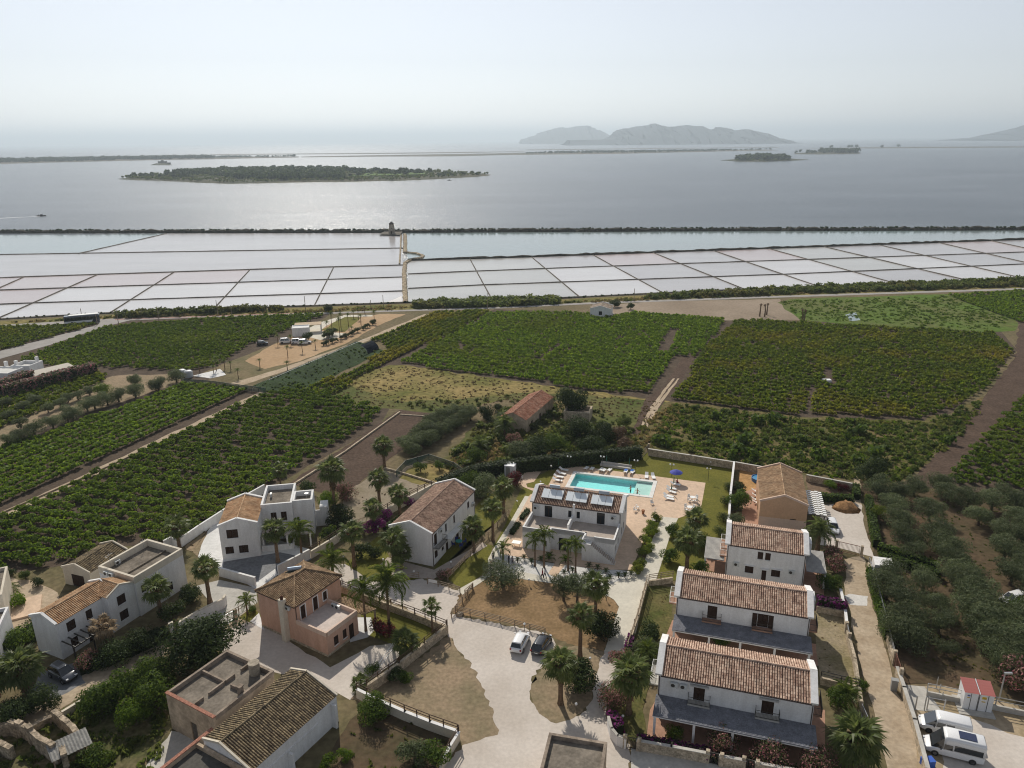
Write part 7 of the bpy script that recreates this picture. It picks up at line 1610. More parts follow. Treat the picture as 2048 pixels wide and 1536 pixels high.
# globe lamps
def globe(px,py,h,label,twin=False):
    g=G(px,py); t=thing('garden_lamp',label,'lamp',(g[0],g[1],.02),YAW,'white globe garden lamps'); MB().tube([(0,0,0),(0,0,h)],.035,6).build('pole',iron,t)
    gm=PAINT('white_globe_glass',(.85,.85,.83),.2); xs=(-.32,.32) if twin else (0,)
    if twin: MB().beam((-.32,0,h),(.32,0,h),.04,.04).build('arm',iron,t)
    for x in xs: MB().lathe([(.03,0),(.13,.06),(.17,.17),(.13,.28),(.03,.33)],10,(x,0,h+.02)).build('globe',gm,t,smooth=True)
for px,py,h,lab,tw in ((1416,962,2.4,'twin globe lamp post at the right corner of the deck',1),(1342.5,954.5,2.5,'twin globe lamp post on the lawn near the parasol',1),(1271,945,2.4,'twin globe lamp post at the far right pool corner',1),(1204,937,2.4,'twin globe lamp post in the middle behind the pool',1),(1138,937,2.4,'twin globe lamp post before the dark hedge',1),(1102,957,2.5,'tall single globe lamp at the left side of the pool',0),(1081,975,1.0,'low globe lamp beside the side patio path',0),(1340,918,.6,'low globe lamp at the back wall of the lawn, left',0),(1421,931,.6,'low globe lamp at the back wall of the lawn, right',0),(1028,973,.6,'low globe lamp on the left lawn, far one',0),(1034,1010,.6,'low globe lamp on the left lawn, near one',0),(1411,1094,.8,'globe lamp at the corner of the third house canopy',0),(1388,1105,.6,'low globe lamp in the lawn under the right palm',0),(1049,1262,.9,'globe lamp beside the white hatchback',0),(1180,1330,.8,'globe lamp at the back of the teardrop island',0),(1152,1425,1.0,'globe lamp at the lower tip of the teardrop island',0),(1058,1170,.7,'globe lamp at the upper edge of the brown garden',0),(1213,1202,.7,'globe lamp at the right edge of the brown garden',0),(757,1065,.9,'globe lamp beside the pink bougainvillea',0),(767,1130,.8,'globe lamp in front of the gabled house terrace',0),(688,1124,.8,'globe lamp left of the shaded garden',0),(828,1152,.6,'globe lamp beside the short timber fence',0),(902,1133,.6,'globe lamp on the shaded lawn of the gabled house',0),(1282,1390,.7,'globe lamp under the oleander palm',0),(1245,1445,.7,'globe lamp by the purple bougainvillea',0)): globe(px,py,h,lab,tw)
g=G(1309,1040); t=thing('outdoor_shower','thin white shower column at the deck corner','shower',(g[0],g[1],.03)); MB().tube([(0,0,0),(0,0,2.2),(.25,0,2.3)],.05,6).build('column',plastic,t); MB().box(-.5,-.5,0,.5,.5,.08).build('tray',concrete,t)

# ---------------------------------------------------------------- vehicles
tyre=PAINT('black_rubber',(.012,.012,.013),.8,0,.2); rimm=PAINT('alloy_rim',(.45,.46,.48),.3,.8); lampred=PAINT('red_lamp_glass',(.30,.02,.015),.15); lampw=PAINT('clear_lamp_glass',(.75,.77,.8),.1); cglass=PAINT('car_glass',(.012,.016,.02),.05,0,.6,1)
blackpl=PAINT('black_trim',(.02,.02,.022),.5)
def ring(x,hw,z0,z1,r=.12,n=3,taper=1.0):
    "rounded rectangle section at x"
    out=[]
    for cy,cz,a0 in ((hw-r,z0+r,-90),(hw*taper-r,z1-r,0),(-hw*taper+r,z1-r,90),(-hw+r,z0+r,180)):
        for k in range(n+1): a=R(a0+90*k/n); out.append((x,cy+r*math.cos(a),cz+r*math.sin(a)))
    return out
def vehicle(name,label,px,py,yaw,paint,L=4.1,W=1.76,H=1.5,kind='hatch',cat='car',group=None):
    "built nose towards +x; px,py is the middle of its footprint"
    g=G(px,py); t=thing(name,label,cat,(g[0],g[1],.03),yaw,group); hw=W/2
    if kind=='hatch': st=[(-L/2,.74,.45,.78),(-L/2+.12,.86,.28,.93),(-L/2+.6,.96,.2,.98),(0,1,.2,.96),(L*.22,1,.2,.93),(L*.32,.97,.2,.86),(L/2-.35,.9,.25,.76),(L/2-.08,.78,.32,.62),(L/2,.6,.4,.55)]
    else: st=[(-L/2,.9,.42,1.02),(-L/2+.1,.97,.3,1.06),(-L/2+.5,1,.28,1.08),(L*.15,1,.28,1.08),(L*.28,1,.28,1.07),(L*.36,.98,.3,1.02),(L/2-.3,.9,.32,.85),(L/2-.06,.8,.38,.7),(L/2,.7,.45,.62)]
    MB().loft([ring(x,hw*k,z0,z1,.1) for x,k,z0,z1 in st]).build('body',paint,t,smooth=True)
    if kind=='hatch':
        zb=.9; r0,r1,f0,f1=-L/2+.18,-L/2+.62,L*.29,L*.10
        P=lambda x,y,z:(x,y,z)
        B=[(r0,hw*.8,zb),(f0,hw*.86,zb-.05),(f0,-hw*.86,zb-.05),(r0,-hw*.8,zb)]; T_=[(r1,hw*.66,H-.05),(f1,hw*.68,H-.05),(f1,-hw*.68,H-.05),(r1,-hw*.66,H-.05)]
        mb=MB(); mb.add([T_[0],T_[1],T_[2],T_[3],B[0],B[1],B[2],B[3]],[(0,1,2,3),(4,5,1,0),(6,7,3,2)]); 
        MB().add([B[1],B[2],T_[2],T_[1]],[(0,1,2,3)]).build('windscreen',cglass,t); MB().add([B[3],B[0],T_[0],T_[3]],[(0,1,2,3)]).build('rear_window',cglass,t)
        for s,(a,b,c,e) in ((1,(B[0],B[1],T_[1],T_[0])),(-1,(B[2],B[3],T_[3],T_[2]))):
            MB().add([a,b,c,e],[(0,1,2,3)]).build('side_window',cglass,t)
            a,b,c,e=map(Vector,(B[0],B[1],T_[1],T_[0])) if s>0 else map(Vector,(B[3],B[2],T_[2],T_[3])); m0=(a+b)/2+Vector((-.1,s*.012,0)); m1=(c+e)/2+Vector((-.1,s*.012,0)); p=MB(); p.beam(m0,m1,.08,.03,up=(0,1,0))
            p.beam(a+Vector((0.02,s*.01,0)),e+Vector((0,s*.01,0)),.22,.03,up=(0,1,0)); p.beam(b,c,.07,.05,up=(0,1,0)); p.build('pillar',paint,t)['kind']='stuff'
        MB().loft([[(x,y*k,z) for y,z in ((hw*.70,H-.07),(hw*.66,H-.02),(hw*.3,H+.015),(-hw*.3,H+.015),(-hw*.66,H-.02),(-hw*.70,H-.07))] for x,k in ((r1-.14,.93),(r1+.1,1),((r1+f1)/2,1.02),(f1-.1,1),(f1+.03,.97))]).build('roof',paint,t,smooth=True)
    else:
        zb=1.05; ht=H; x0,x1,f0=-L/2+.03,L*.19,L*.335
        sec=lambda x,zt,k:[(x,hw*.985,zb),(x,hw*.96*k,zt-.35),(x,hw*.86*k,zt-.06),(x,hw*.7*k,zt),(x,-hw*.7*k,zt),(x,-hw*.86*k,zt-.06),(x,-hw*.96*k,zt-.35),(x,-hw*.985,zb)]
        MB().loft([sec(x0,ht-.1,.97),sec(x0+.15,ht,1),sec(0,ht+.02,1),sec(x1-.3,ht,1),sec(x1,ht-.12,.98)]).build('cargo_body',paint,t,smooth=True)
        q=[(x1,hw*.9,zb),(f0+.25,hw*.82,zb-.06),(x1+.004,hw*.8,ht-.22)]
        mb=MB(); mb.add([(x1+.0,hw*.95,zb),(f0+.28,hw*.86,zb-.05),(f0+.28,-hw*.86,zb-.05),(x1,-hw*.95,zb),(x1-.02,hw*.82,ht-.2),(x1-.02,-hw*.82,ht-.2)],[(0,1,4),(3,5,2)]); mb.build('quarter_window',cglass,t)
        MB().add([(f0+.28,hw*.86,zb-.05),(f0+.28,-hw*.86,zb-.05),(x1-.02,-hw*.82,ht-.2),(x1-.02,hw*.82,ht-.2)],[(0,1,2,3)]).build('windscreen',cglass,t)
        for s in (-1,1):
            y=s*hw*.985
            def pane(nm,xa,xb,za,zc,m=cglass):
                f=lambda z:s*(hw*.985+(hw*.96-hw*.985)*min(1,(z-zb)/(ht-.35-zb))+.012)
                MB().add([(xa,f(za),za),(xb,f(za),za),(xb-(.05 if nm=='door_window' else 0),f(zc),zc),(xa,f(zc),zc)],[(0,1,2,3)]).build(nm,m,t)
            pane('door_window',x1-.85,x1-.03,zb+.08,min(ht-.38,1.75))
            if kind=='bigvan': pane('side_window',-L/2+.25,x1-1.0,zb+.12,ht-.75)
            else: pane('side_window',x1-1.75,x1-.98,zb+.08,min(ht-.40,1.72))
        MB().box(-L/2-.02,-hw*.8,.3,-L/2-.002,hw*.8,ht-.35).build('rear_door',paint,t)
    wm=WH.setdefault('tyre',MB().tube([(0,-.1,0),(0,.1,0)],.32,14).mesh('wheel',tyre)); rm_=WH.setdefault('rim',MB().tube([(0,-.108,0),(0,.108,0)],.19,8).mesh('rim',rimm))
    for x in (-L*.31,L*.31):
        for s in (-1,1):
            w_=link('wheel',wm,t,(x,s*(hw-.10),.32)); link('rim',rm_,w_)
            MB().tube([(x,s*(hw-.2),.34),(x,s*(hw+.008),.34)],.36,14).build('wheel_arch',blackpl,t)
    zl=.68 if kind=='hatch' else .78
    for s in (-1,1):
        MB().box(L/2-.22,s*hw*.62-.14,zl-.06,L/2-.05,s*hw*.62+.14,zl+.05).build('headlight',lampw,t); MB().box(-L/2-.015,s*hw*.76-.1,zl-.02,-L/2+.1,s*hw*.76+.1,zl+.2+(.2 if kind!='hatch' else 0)).build('tail_light',lampred,t)
        MB().box(L*.22,s*(hw+.02)-.02,zb+.0,L*.22+.1,s*(hw+.14)+.02*s,zb+.15).build('mirror',paint if kind=='hatch' else blackpl,t)
    MB().box(-L/2-.025,-.26,.5,-L/2-.012,.26,.61).build('number_plate',plastic,t); MB().box(L/2-.1,-hw*.6,.34,L/2+.015,hw*.6,.46).build('front_grille',blackpl,t)
    return t
WH={}
whitep=PAINT('white_car_paint',(.80,.80,.80),.22,0,.5,1); blackp=PAINT('black_car_paint',(.012,.013,.016),.16,0,.6,1); bluep=PAINT('dark_blue_car_paint',(.03,.035,.05),.2,0,.6,1)
def yaw_px(a,b): 
    d=G(*b)-G(*a); return math.atan2(d[1],d[0])
vehicle('hatchback','white hatchback parked on the gravel before the timber fence',1040,1291,yaw_px((1031,1310),(1050,1270)),whitep,4.1,1.75,1.5)
vehicle('hatchback','black hatchback parked beside the white hatchback',1083,1295,yaw_px((1073,1312),(1096,1274)),blackp,4.1,1.75,1.48)
vehicle('hatchback','white car half hidden by the date palm on the gravel yard',1664,1060,yaw_px((1659,1043),(1671,1076)),whitep,4.2,1.8,1.55)
vehicle('dark_car','dark blue car standing in the shade by the left white house',127,1354,yaw_px((112,1350),(150,1370)),bluep,4.0,1.8,1.6)
vehicle('camper_van','low roofed white van, further of the two parked vans',1886,1462,yaw_px((1930,1472),(1850,1453)),whitep,5.0,1.95,2.05,'van','van')
V2_=vehicle('camper_van','high roofed white van with roof solar panel, nearer of the two',1903,1507,yaw_px((1950,1519),(1862,1497)),whitep,5.6,2.05,2.6,'bigvan','van')
MB().box(-1.9,-.5,2.64,-.3,.6,2.69).build('solar_panel',PAINT('dark_blue_solar_cells',(.03,.04,.09),.15,0,.6),V2_); MB().tube([(-2.88,-.35,1.3),(-2.98,-.35,1.3)],.38,14).build('spare_wheel',tyre,V2_)
for i,(px,py,y) in enumerate(((573,686,.25),(596,687,.2),(609,688,.3))): vehicle('pickup','white off road car in front of the white hut, %s of three'%('left','middle','right')[i],px,py,y,whitep,4.5,1.8,1.75,'hatch',group='white cars at the hut')
vehicle('parked_car','white car behind the olive trees at the right edge',2025,1205,R(200),whitep,4.1,1.75,1.5)
vehicle('dark_car','small dark car at the edge of the sand lot',525,690,R(20),blackp,3.6,1.6,1.45)
# bus
g=G(166,646); bus=thing('bus','dark blue and white city bus on the coast road at left','bus',(g[0],g[1],.05),yaw_px((136,648),(193,643)))
L,hw=11.5,1.25; bd=PAINT('dark_bus_paint',(.02,.03,.05),.25,0,.5,1)
MB().loft([ring(x,hw*k,z0,z1,.15) for x,k,z0,z1 in ((-L/2,.93,.5,2.85),(-L/2+.2,1,.35,3.0),(0,1,.35,3.02),(L/2-.25,1,.35,3.0),(L/2,.93,.5,2.8))]).build('body',bd,bus,smooth=True)
MB().box(-L/2+1.6,-1.05,3.0,L/2-.3,1.05,3.2).build('roof_unit',plastic,bus)
for s in (-1,1):
    MB().box(-L/2+.1,s*1.262-.008,.45,L/2-2.2,s*1.262+.008,1.15).build('side_stripe',plastic,bus)
    for i in range(6): MB().box(-L/2+.5+i*1.75,s*1.26-.012,1.35,-L/2+2.05+i*1.75,s*1.26+.012,2.5).build('side_window',cglass,bus)
MB().box(L/2-.02,-1.05,1.2,L/2+.02,1.05,2.6).build('windscreen',cglass,bus)
for x in (-3.3,3.6):
    for s in (-1,1): link('wheel',WH['tyre'],bus,(x,s*1.17,.46),None,(1.45,1.2,1.45))
# boats
def boat(px,py,label,L=6,wake=False):
    g=G(px,py,-.6); t=thing('boat',label,'boat',(g[0],g[1],-.62),R(5)); hull=[]
    for x,k in ((-L/2,.75),(-L*.2,1),(L*.2,.9),(L*.42,.45),(L/2,.05)): hull.append([(x,.95*k,.7+.1*(x>1)),(x,.5*k,-.1),(x,-.5*k,-.1),(x,-.95*k,.7+.1*(x>1))])
    MB().loft(hull).build('hull',PAINT('dark_boat_hull',(.05,.055,.06),.5),t); MB().box(-L*.1,-.5,.7,L*.15,.5,1.7).build('cabin',PAINT('grey_boat_cabin',(.3,.3,.3),.5),t)
    MB().lathe([(.22,.7),(.25,1.2),(.1,1.6)],8,(-L*.28,0,0)).build('helmsman',blackpl,t)
boat(83,432,'small motor boat with a wake on the lagoon at left',8); boat(899,361,'small boat close to the long wooded island',7)
wk=[tuple(G(x,y,-.58)[:2]) for x,y in [(80,432.4),(40,434.2),(0,436),(0,437),(40,434.8),(80,432.8)]]; sheet('wake',wk,WATER('wake_foam',(.50,.52,.53),.4,[(.5,.05,1)]),z=-.59,world=True,label='thin wake of the motor boat')
# ---------------------------------------------------------------- people
skin=PAINT('sunlit_skin',(.42,.25,.17),.6); hairm=PAINT('dark_hair',(.02,.013,.01),.6)
def person(label,px,py,yaw,shirt,legs,pose='walk',h=1.7,z=.03,hair=hairm,skirtless=True):
    "one continuous body grown from a skeleton; clothes and hair follow it"
    J={}; k=h/1.72; sit=pose=='sit'; wade=pose=='wade'
    pel=.95 if not sit else .5
    v=[(0,0,pel),(0,.01,pel+.16),(0,.0,pel+.36),(0,.0,pel+.50),(0,.02,pel+.60),(0,.03,pel+.70),(0,.02,pel+.79)]; rad=[.13,.12,.14,.10,.052,.085,.07]; ed=[(0,1),(1,2),(2,3),(3,4),(4,5),(5,6)]
    for s in (-1,1):
        st=.22*s if pose=='walk' else 0.0; b=len(v)
        if sit: leg=[(s*.1,.02,pel-.02),(s*.12,.45,pel+.02),(s*.12,.50,.1),(s*.12,.62,.05)]
        else: leg=[(s*.095,0,pel-.08),(s*.10,st*.55+.03,.50),(s*.10,st-.02,.09),(s*.11,st+.14,.04)]
        v+=leg; rad+=[.095,.065,.045,.035]; ed+=[(0,b),(b,b+1),(b+1,b+2),(b+2,b+3)]; b=len(v)
        sw=-.2*s if pose=='walk' else .05
        arm=[(s*.19,0,pel+.47),(s*.24,sw*.4-.02,pel+.22),(s*.25,sw+.06,pel-.02),(s*.25,sw+.10,pel-.12)] if not wade else [(s*.19,0,pel+.47),(s*.36,.02,pel+.28),(s*.48,.14,pel+.20),(s*.55,.20,pel+.19)]
        v+=arm; rad+=[.058,.045,.034,.03]; ed+=[(3,b),(b,b+1),(b+1,b+2),(b+2,b+3)]
    me=bpy.data.meshes.new('tmp'); me.from_pydata([(x*k,y*k,zz_*k) for x,y,zz_ in v],ed,[]); o=bpy.data.objects.new('tmp',me); C.objects.link(o)
    o.modifiers.new('s','SKIN'); o.modifiers.new('u','SUBSURF').levels=1
    for i,sv in enumerate(me.skin_vertices[0].data): sv.radius=(rad[i]*k,rad[i]*k*.85); sv.use_root=(i==0)
    dg=bpy.context.evaluated_depsgraph_get(); nm=bpy.data.meshes.new_from_object(o.evaluated_get(dg)); bpy.data.objects.remove(o); nm.name='body'
    for m in (skin,shirt,legs,blackpl): nm.materials.append(m)
    for p in nm.polygons:
        c=p.center; zc=c.z/k; p.use_smooth=True
        side=abs(c.x)/k>.2; p.material_index=0
        if pel-.03<zc<pel+.52 and not (side and zc<pel+.22): p.material_index=1
        elif zc<=pel-.03 and not side: p.material_index=3 if (zc<.09 and not wade) else (2 if zc>.35 or legs.name!='bare_shorts' else 0)
        if sit and zc<pel+.1: p.material_index=0 if c.y>.35*k else 2
    g=G(px,py); t=thing('person',label,'person',(g[0],g[1],z),yaw); link('body',nm,t)
    hb_=MB().lathe([(.075,-.06),(.092,.0),(.085,.06),(.04,.10)],10,(0,.015*k,(pel+.755)*k)); hb_.build('hair',hair,t,smooth=True)
    mb=MB().tube([(0,.10*k,(pel+.71)*k),(0,.125*k,(pel+.695)*k)],[.018,.012],5); mb.build('nose',skin,t)
    return t
red=PAINT('red_shirt_cloth',(.30,.02,.025),.85); whitec=PAINT('white_shirt_cloth',(.62,.62,.64),.85); darkc=PAINT('dark_trouser_cloth',(.02,.02,.03),.9); greyc=PAINT('grey_cloth',(.16,.15,.17),.9); pinkc=PAINT('pale_pink_cloth',(.45,.32,.32),.9); shorts=PAINT('bare_shorts',(.03,.03,.05),.9)
person('person in a red shirt and dark trousers walking on the pale path',1085,1159,R(100),red,darkc,h=1.8)
person('person in a white top walking beside the one in red',1090,1157,R(100),whitec,darkc,h=1.75)
person('person with dark top standing on the path left of the pebble bed',986.5,1122,R(30),darkc,shorts,'stand')
person('person in a pale top walking lower on the garden path',982,1139,R(200),pinkc,darkc,h=1.6)
person('person in grey at the left end of the pebble bed',1025,1131,R(150),greyc,shorts,'stand',h=1.6)
person('person in dark clothes half behind the olive tree',1018,1127,R(60),darkc,darkc,'stand',h=1.6)
person('swimmer standing waist deep in the pool, left one',*zz(325,635,7.877,1220,900),R(40),skin,shorts,'wade',1.75,-.8)
person('swimmer standing waist deep in the pool near the shallow end',*zz(430,680,7.877,1220,900),R(-30),skin,shorts,'wade',1.65,-.75)
person('person in red sitting on a lounger under the blue parasol',*zz(1055,545,7.877,1220,900),R(-60),red,shorts,'sit',1.7,-.1)
# ---------------------------------------------------------------- red roofed utility cabin and fenced slab
a=G(*zz(1050,590,8,1792,1344)); b=G(*zz(1520,665,8,1792,1344)); yw=math.atan2(b[1]-a[1],b[0]-a[0]); L=(b-a).length
t=thing('utility_cabin','white metal cabin with red corrugated roof and yellow warning signs','cabin',(a[0],a[1],.02),yw); ws=PAINT('white_sheet_metal',(.72,.73,.74),.45); hf,hb2=2.35,2.75; W_=1.9
mb=MB(); mb.add([(0,0,.1),(L,0,.1),(L,W_,.1),(0,W_,.1),(0,0,hf),(L,0,hf),(L,W_,hb2),(0,W_,hb2)],[(0,1,5,4),(1,2,6,5),(2,3,7,6),(3,0,4,7),(4,5,6,7)]); mb.build('wall',ws,t)
rr_=PAINT('red_roof_sheet',(.33,.07,.06),.5); k=30
for h_ in range(2):
    mb=MB(); x0,x1=(-.08,L*.5-.04) if h_==0 else (L*.5+.04,L+.08)
    for i in range(k//2):
        xa=x0+(x1-x0)*i/(k//2); xb=x0+(x1-x0)*(i+1)/(k//2); xm=(xa+xb)/2
        mb.quad((xa,-.15,hf+.02),(xm,-.15,hf+.07),(xm,W_+.1,hb2+.11),(xa,W_+.1,hb2+.06)); mb.quad((xm,-.15,hf+.07),(xb,-.15,hf+.02),(xb,W_+.1,hb2+.06),(xm,W_+.1,hb2+.11))
    mb.build('roof_sheet',rr_,t)
MB().box(L*.5-.035,-.17,hf+.03,L*.5+.035,-.12,hf+.12).beam((L*.5,-.15,hf+.09),(L*.5,W_+.1,hb2+.12),.07,.05).build('ridge_strip',ws,t)
for x in (L*.22,L*.47,L*.5,L*.8): MB().box(x,-.03,.1,x+.05,-.004,hf-.05).build('door_seam',blackpl,t)
ye=PAINT('yellow_sign_paint',(.62,.42,.03),.5); be=PAINT('blue_sign_paint',(.08,.12,.40),.5)
for x,z,w_,h_,m,tri_ in ((L*.10,1.85,.3,.14,be,0),(L*.10,1.62,.3,.1,ye,0),(L*.60,1.72,.46,.32,ye,1),(L*.60,1.32,.40,.12,ye,0)):
    s=MB().box(x,-.022,z,x+w_,-.006,z+h_).build('sign',m,t)
    for j in range(2 if h_>.12 else 1): MB().box(x+.04,-.026,z+.035+j*.12,x+w_-.04,-.0225,z+.055+j*.12).build('sign_print',blackpl,s)
MB().box(-.5,-1.0,-.0,L+.2,W_+.3,.1).build('base_slab',concrete,t)
sl=[(1808,1370),(1849,1374),(1886,1427),(1817,1419)]; S('concrete_slab',sl,concrete,0,3,label='fenced concrete slab beside the driveway wall')
pts=[(1814,1402),(1831,1419),(1849,1421),(1853,1423)]
post_=MB().box(-.05,-.05,0,.05,.05,2.0).mesh('post',galv)
t=thing('gate_frame_fence','grey post and rail gate frame on the concrete slab','fence',tuple(G(1830,1419)))
o0=G(1830,1419)
for px,py in ((1813,1402),(1830,1419),(1848,1421),(1853,1421),(1886,1427)): g=G(px,py)-o0; link('post',post_,t,(g[0],g[1],0),None,(1,1,.95))
a=G(1853,1421)-o0; b=G(1886,1427)-o0
for z in (.15,.95,1.8): MB().beam((a[0],a[1],z),(b[0],b[1],z),.05,.05).build('rail',galv,t)
def pole(px,py,top,label,r=.09,name='utility_pole',arm=None,mat=None):
    h=HT(px,py,top); g=G(px,py); t=thing(name,label,'pole',(g[0],g[1],0),0,'thin poles' if name=='utility_pole' else None); MB().tube([(0,0,0),(0,0,h)],[r,r*.7],7).build('shaft',mat or woodg,t)
    if arm: MB().beam((-arm,0,h-.35),(arm,0,h-.35),.1,.1).build('cross_arm',mat or woodg,t)
    return t,h
t,h=pole(1997,1404,1347,'grey lamp post beside the red roofed cabin',.1,'lamp_post',None,galv); MB().box(-.1,-.12,h-.05,.8,.12,h+.12).build('lamp_head',galv,t)
for px,py,tp,lab in ((1872,1378,1354,'grey fence pole behind the concrete slab, left one'),(1877,1392,1368,'grey fence pole at the concrete slab corner'),(1883,1402,1384,'short grey pole with bracket beside the slab')): pole(px,py,tp,lab,.06,'fence_pole',None,galv)
for i,(px,py,tp) in enumerate(sorted(((238,653,618),(436,633,600),(611,619,592),(767,614,590),(975,618,586),(465,640,610),(318,640,612),(165,640,617),(195,650,628),(1268,603,577),(1023,606,597),(742,617,600)))): pole(px,py,tp,'thin wooden pole along the coast road, %s from the left'%NTH[i],.14,arm=None)
# dead palms on the bare lot
for i,(px,py,tp) in enumerate(((1519,633,607),(1529,634,608),(1533,630,606),(1604,640,617),(1608,641,619))):
    h=HT(px,py,tp); g=G(px,py); t=thing('dead_palm','dead palm stump on the %s'%('bare lot, left one','bare lot, middle one','bare lot, right one','meadow edge, left one','meadow edge, right one')[i],'palm tree',(g[0],g[1],0),0,'dead palm stumps')
    MB().tube([(0,0,0),(.1,0,h*.5),(.2*(-1)**i,.1,h)],[.3,.22,.18],7).build('trunk',palmbark,t)
    for k in range(8): link('frond',frond_mesh('fan',k%3,L_dead),t,(.2*(-1)**i,.1,h),(0,R(30+k*7),k*2.4),1.0)
# hoop tunnel
A0=G(372,762); tun=thing('hoop_tunnel','bare metal hoop tunnel of a greenhouse beside the vines','greenhouse',(0,0,0))
e0,e1=G(700,695),G(508,778); f0,f1=G(775,697),G(585,785); nh=22; hoopm=galv
C1,D1=G(577,777),G(758,698); r0,r1=G(538,759,3.1),G(730,678,3.1); A_=Vector((2*r0[0]-C1[0],2*r0[1]-C1[1],0)); B_=Vector((2*r1[0]-D1[0],2*r1[1]-D1[1],0))
for i in range(nh):
    s=i/(nh-1); p=A_+(B_-A_)*s; q=C1+(D1-C1)*s; pts=[p+(q-p)*((1-math.cos(math.pi*j/12))/2)+Vector((0,0,3.1*math.sin(math.pi*j/12))) for j in range(13)]
    MB().tube(pts,.02,4).build('hoop',galv,tun)
m0=(A_+C1)/2+Vector((0,0,3.1)); m1=(B_+D1)/2+Vector((0,0,3.1)); MB().beam(m0,m1,.05,.05).build('ridge_rail',plastic,tun)
mb=MB(); 
for i in range(nh-4,nh-1):
    s0,s1=i/(nh-1),(i+1)/(nh-1)
    for j in range(8,12):
        def hp(s,j): p=A_+(B_-A_)*s; q=C1+(D1-C1)*s; return p+(q-p)*((1-math.cos(math.pi*j/12))/2)+Vector((0,0,3.1*math.sin(math.pi*j/12)+.05))
        mb.quad(hp(s0,j),hp(s1,j),hp(s1,j+1),hp(s0,j+1))
mb.build('dark_cover',M('dark_shade_cloth',(.02,.025,.035),.9,.2,1),tun)
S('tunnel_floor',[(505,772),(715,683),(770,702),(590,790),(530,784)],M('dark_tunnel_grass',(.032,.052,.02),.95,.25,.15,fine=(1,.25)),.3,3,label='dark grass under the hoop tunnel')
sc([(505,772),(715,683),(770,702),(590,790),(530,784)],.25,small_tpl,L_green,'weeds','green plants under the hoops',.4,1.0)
# tanks by the net fence
for i,(x,y) in enumerate(((365,752),(378,754))):
    g=G(x,y); o=MB().lathe([(1.1,0),(1.15,.2),(1.15,1.6),(.8,1.9),(.3,2.0)],14).build('water_tank',PAINT('pale_grey_tank',(.45,.47,.48),.5),None,(g[0],g[1],0)); prop(o,'pale water tank by the green net fence, %s one'%('left','right')[i],'tank',None)
S('white_pad',[(385,752),(440,738),(452,750),(420,757)],pave,.2,2,label='white pad beside the water tanks')
g=G(1652,764); o=MB().box(-1.2,-.7,0,1.2,.7,.7).build('white_tub',plastic,None,(g[0],g[1],.02)); prop(o,'small white tub in the middle of the yellowing vineyard','tub')
# spoil heap, blue pool, table set, bins
g=G(1692,1016); mb=MB(); mb.lathe([(2.4,0),(1.7,.5),(.9,1.05),(.2,1.25)],18)
mb.v=[(x*(1+.12*math.sin(7*x+3*y)),y*(1+.1*math.cos(5*x)),z*(1+.15*math.sin(9*x*y))) for x,y,z in mb.v]; o=mb.build('earth_heap',M('brown_spoil',(.27,.155,.075),.95,.25,1,fine=(3,.3),bump=.1,bscale=3),None,(g[0],g[1],-.01),smooth=True); prop(o,'brown heap of earth in the gravel yard','heap')
g=G(1519,962); t=thing('paddling_pool','round blue paddling pool half hidden by the buff house','pool',(g[0],g[1],.03)); MB().lathe([(1.5,0),(1.55,.75),(1.45,.76),(1.4,.5)],16).build('pool_wall',PAINT('blue_vinyl',(.04,.15,.36),.5),t); MB().lathe([(1.38,.5),(1.38,.62)],16).build('water',PAINT('bright_blue_cover',(.05,.25,.45),.3),t)
for i,(x,y) in enumerate(((1514,985),(1515,994),(1514,1002),(1516,1008))):
    g=G(x,y); o=dup(LP,(g[0],g[1],.03),R(80),'white lounger beside the buff house patio, %s in the row'%('furthest','second','third','nearest')[i]); o['group']='white loungers on the patio'
g=G(1022,1173-10); 
g=G(930,1178); 
g=G(1018,1085); t=thing('glass_table_frame','pale framed panel at the left side of the pool house','table',tuple(G(1033,1092)),YAW); MB().box(-.7,-.5,.7,.7,.5,.74).build('table_top',plastic,t)
for x,y in ((-.6,-.4),(.6,-.4),(-.6,.4),(.6,.4)): MB().box(x-.03,y-.03,0,x+.03,y+.03,.695).build('leg',galv,t)
g=G(918,1090); t=thing('blue_table_set','table with turquoise cloth and blue chairs beside the gabled house','table',(g[0],g[1],.03),.4); MB().lathe([(.55,.70),(.56,.75)],12).build('table_top',PAINT('turquoise_cloth',(.05,.35,.33),.8),t); MB().tube([(0,0,0),(0,0,.7)],.05,6).build('leg',galv,t)
bc_=PAINT('blue_plastic',(.02,.03,.22),.5)
for k in range(4):
    a=k*1.57+.4; c=thing('blue_chair','dark blue plastic chair at the turquoise table, %s side'%('right','far','left','near')[k],'chair',(g[0]+math.cos(a)*.95,g[1]+math.sin(a)*.95,.03),a-1.57,'blue chairs at the turquoise table'); MB().box(-.25,-.25,.40,.25,.25,.45).build('seat',bc_,c); MB().box(-.25,.2,.452,.25,.26,.88).build('backrest',bc_,c)
    for x in (-.21,.21):
        for y in (-.21,.21): MB().box(x-.025,y-.025,0,x+.025,y+.025,.40).build('leg',bc_,c)
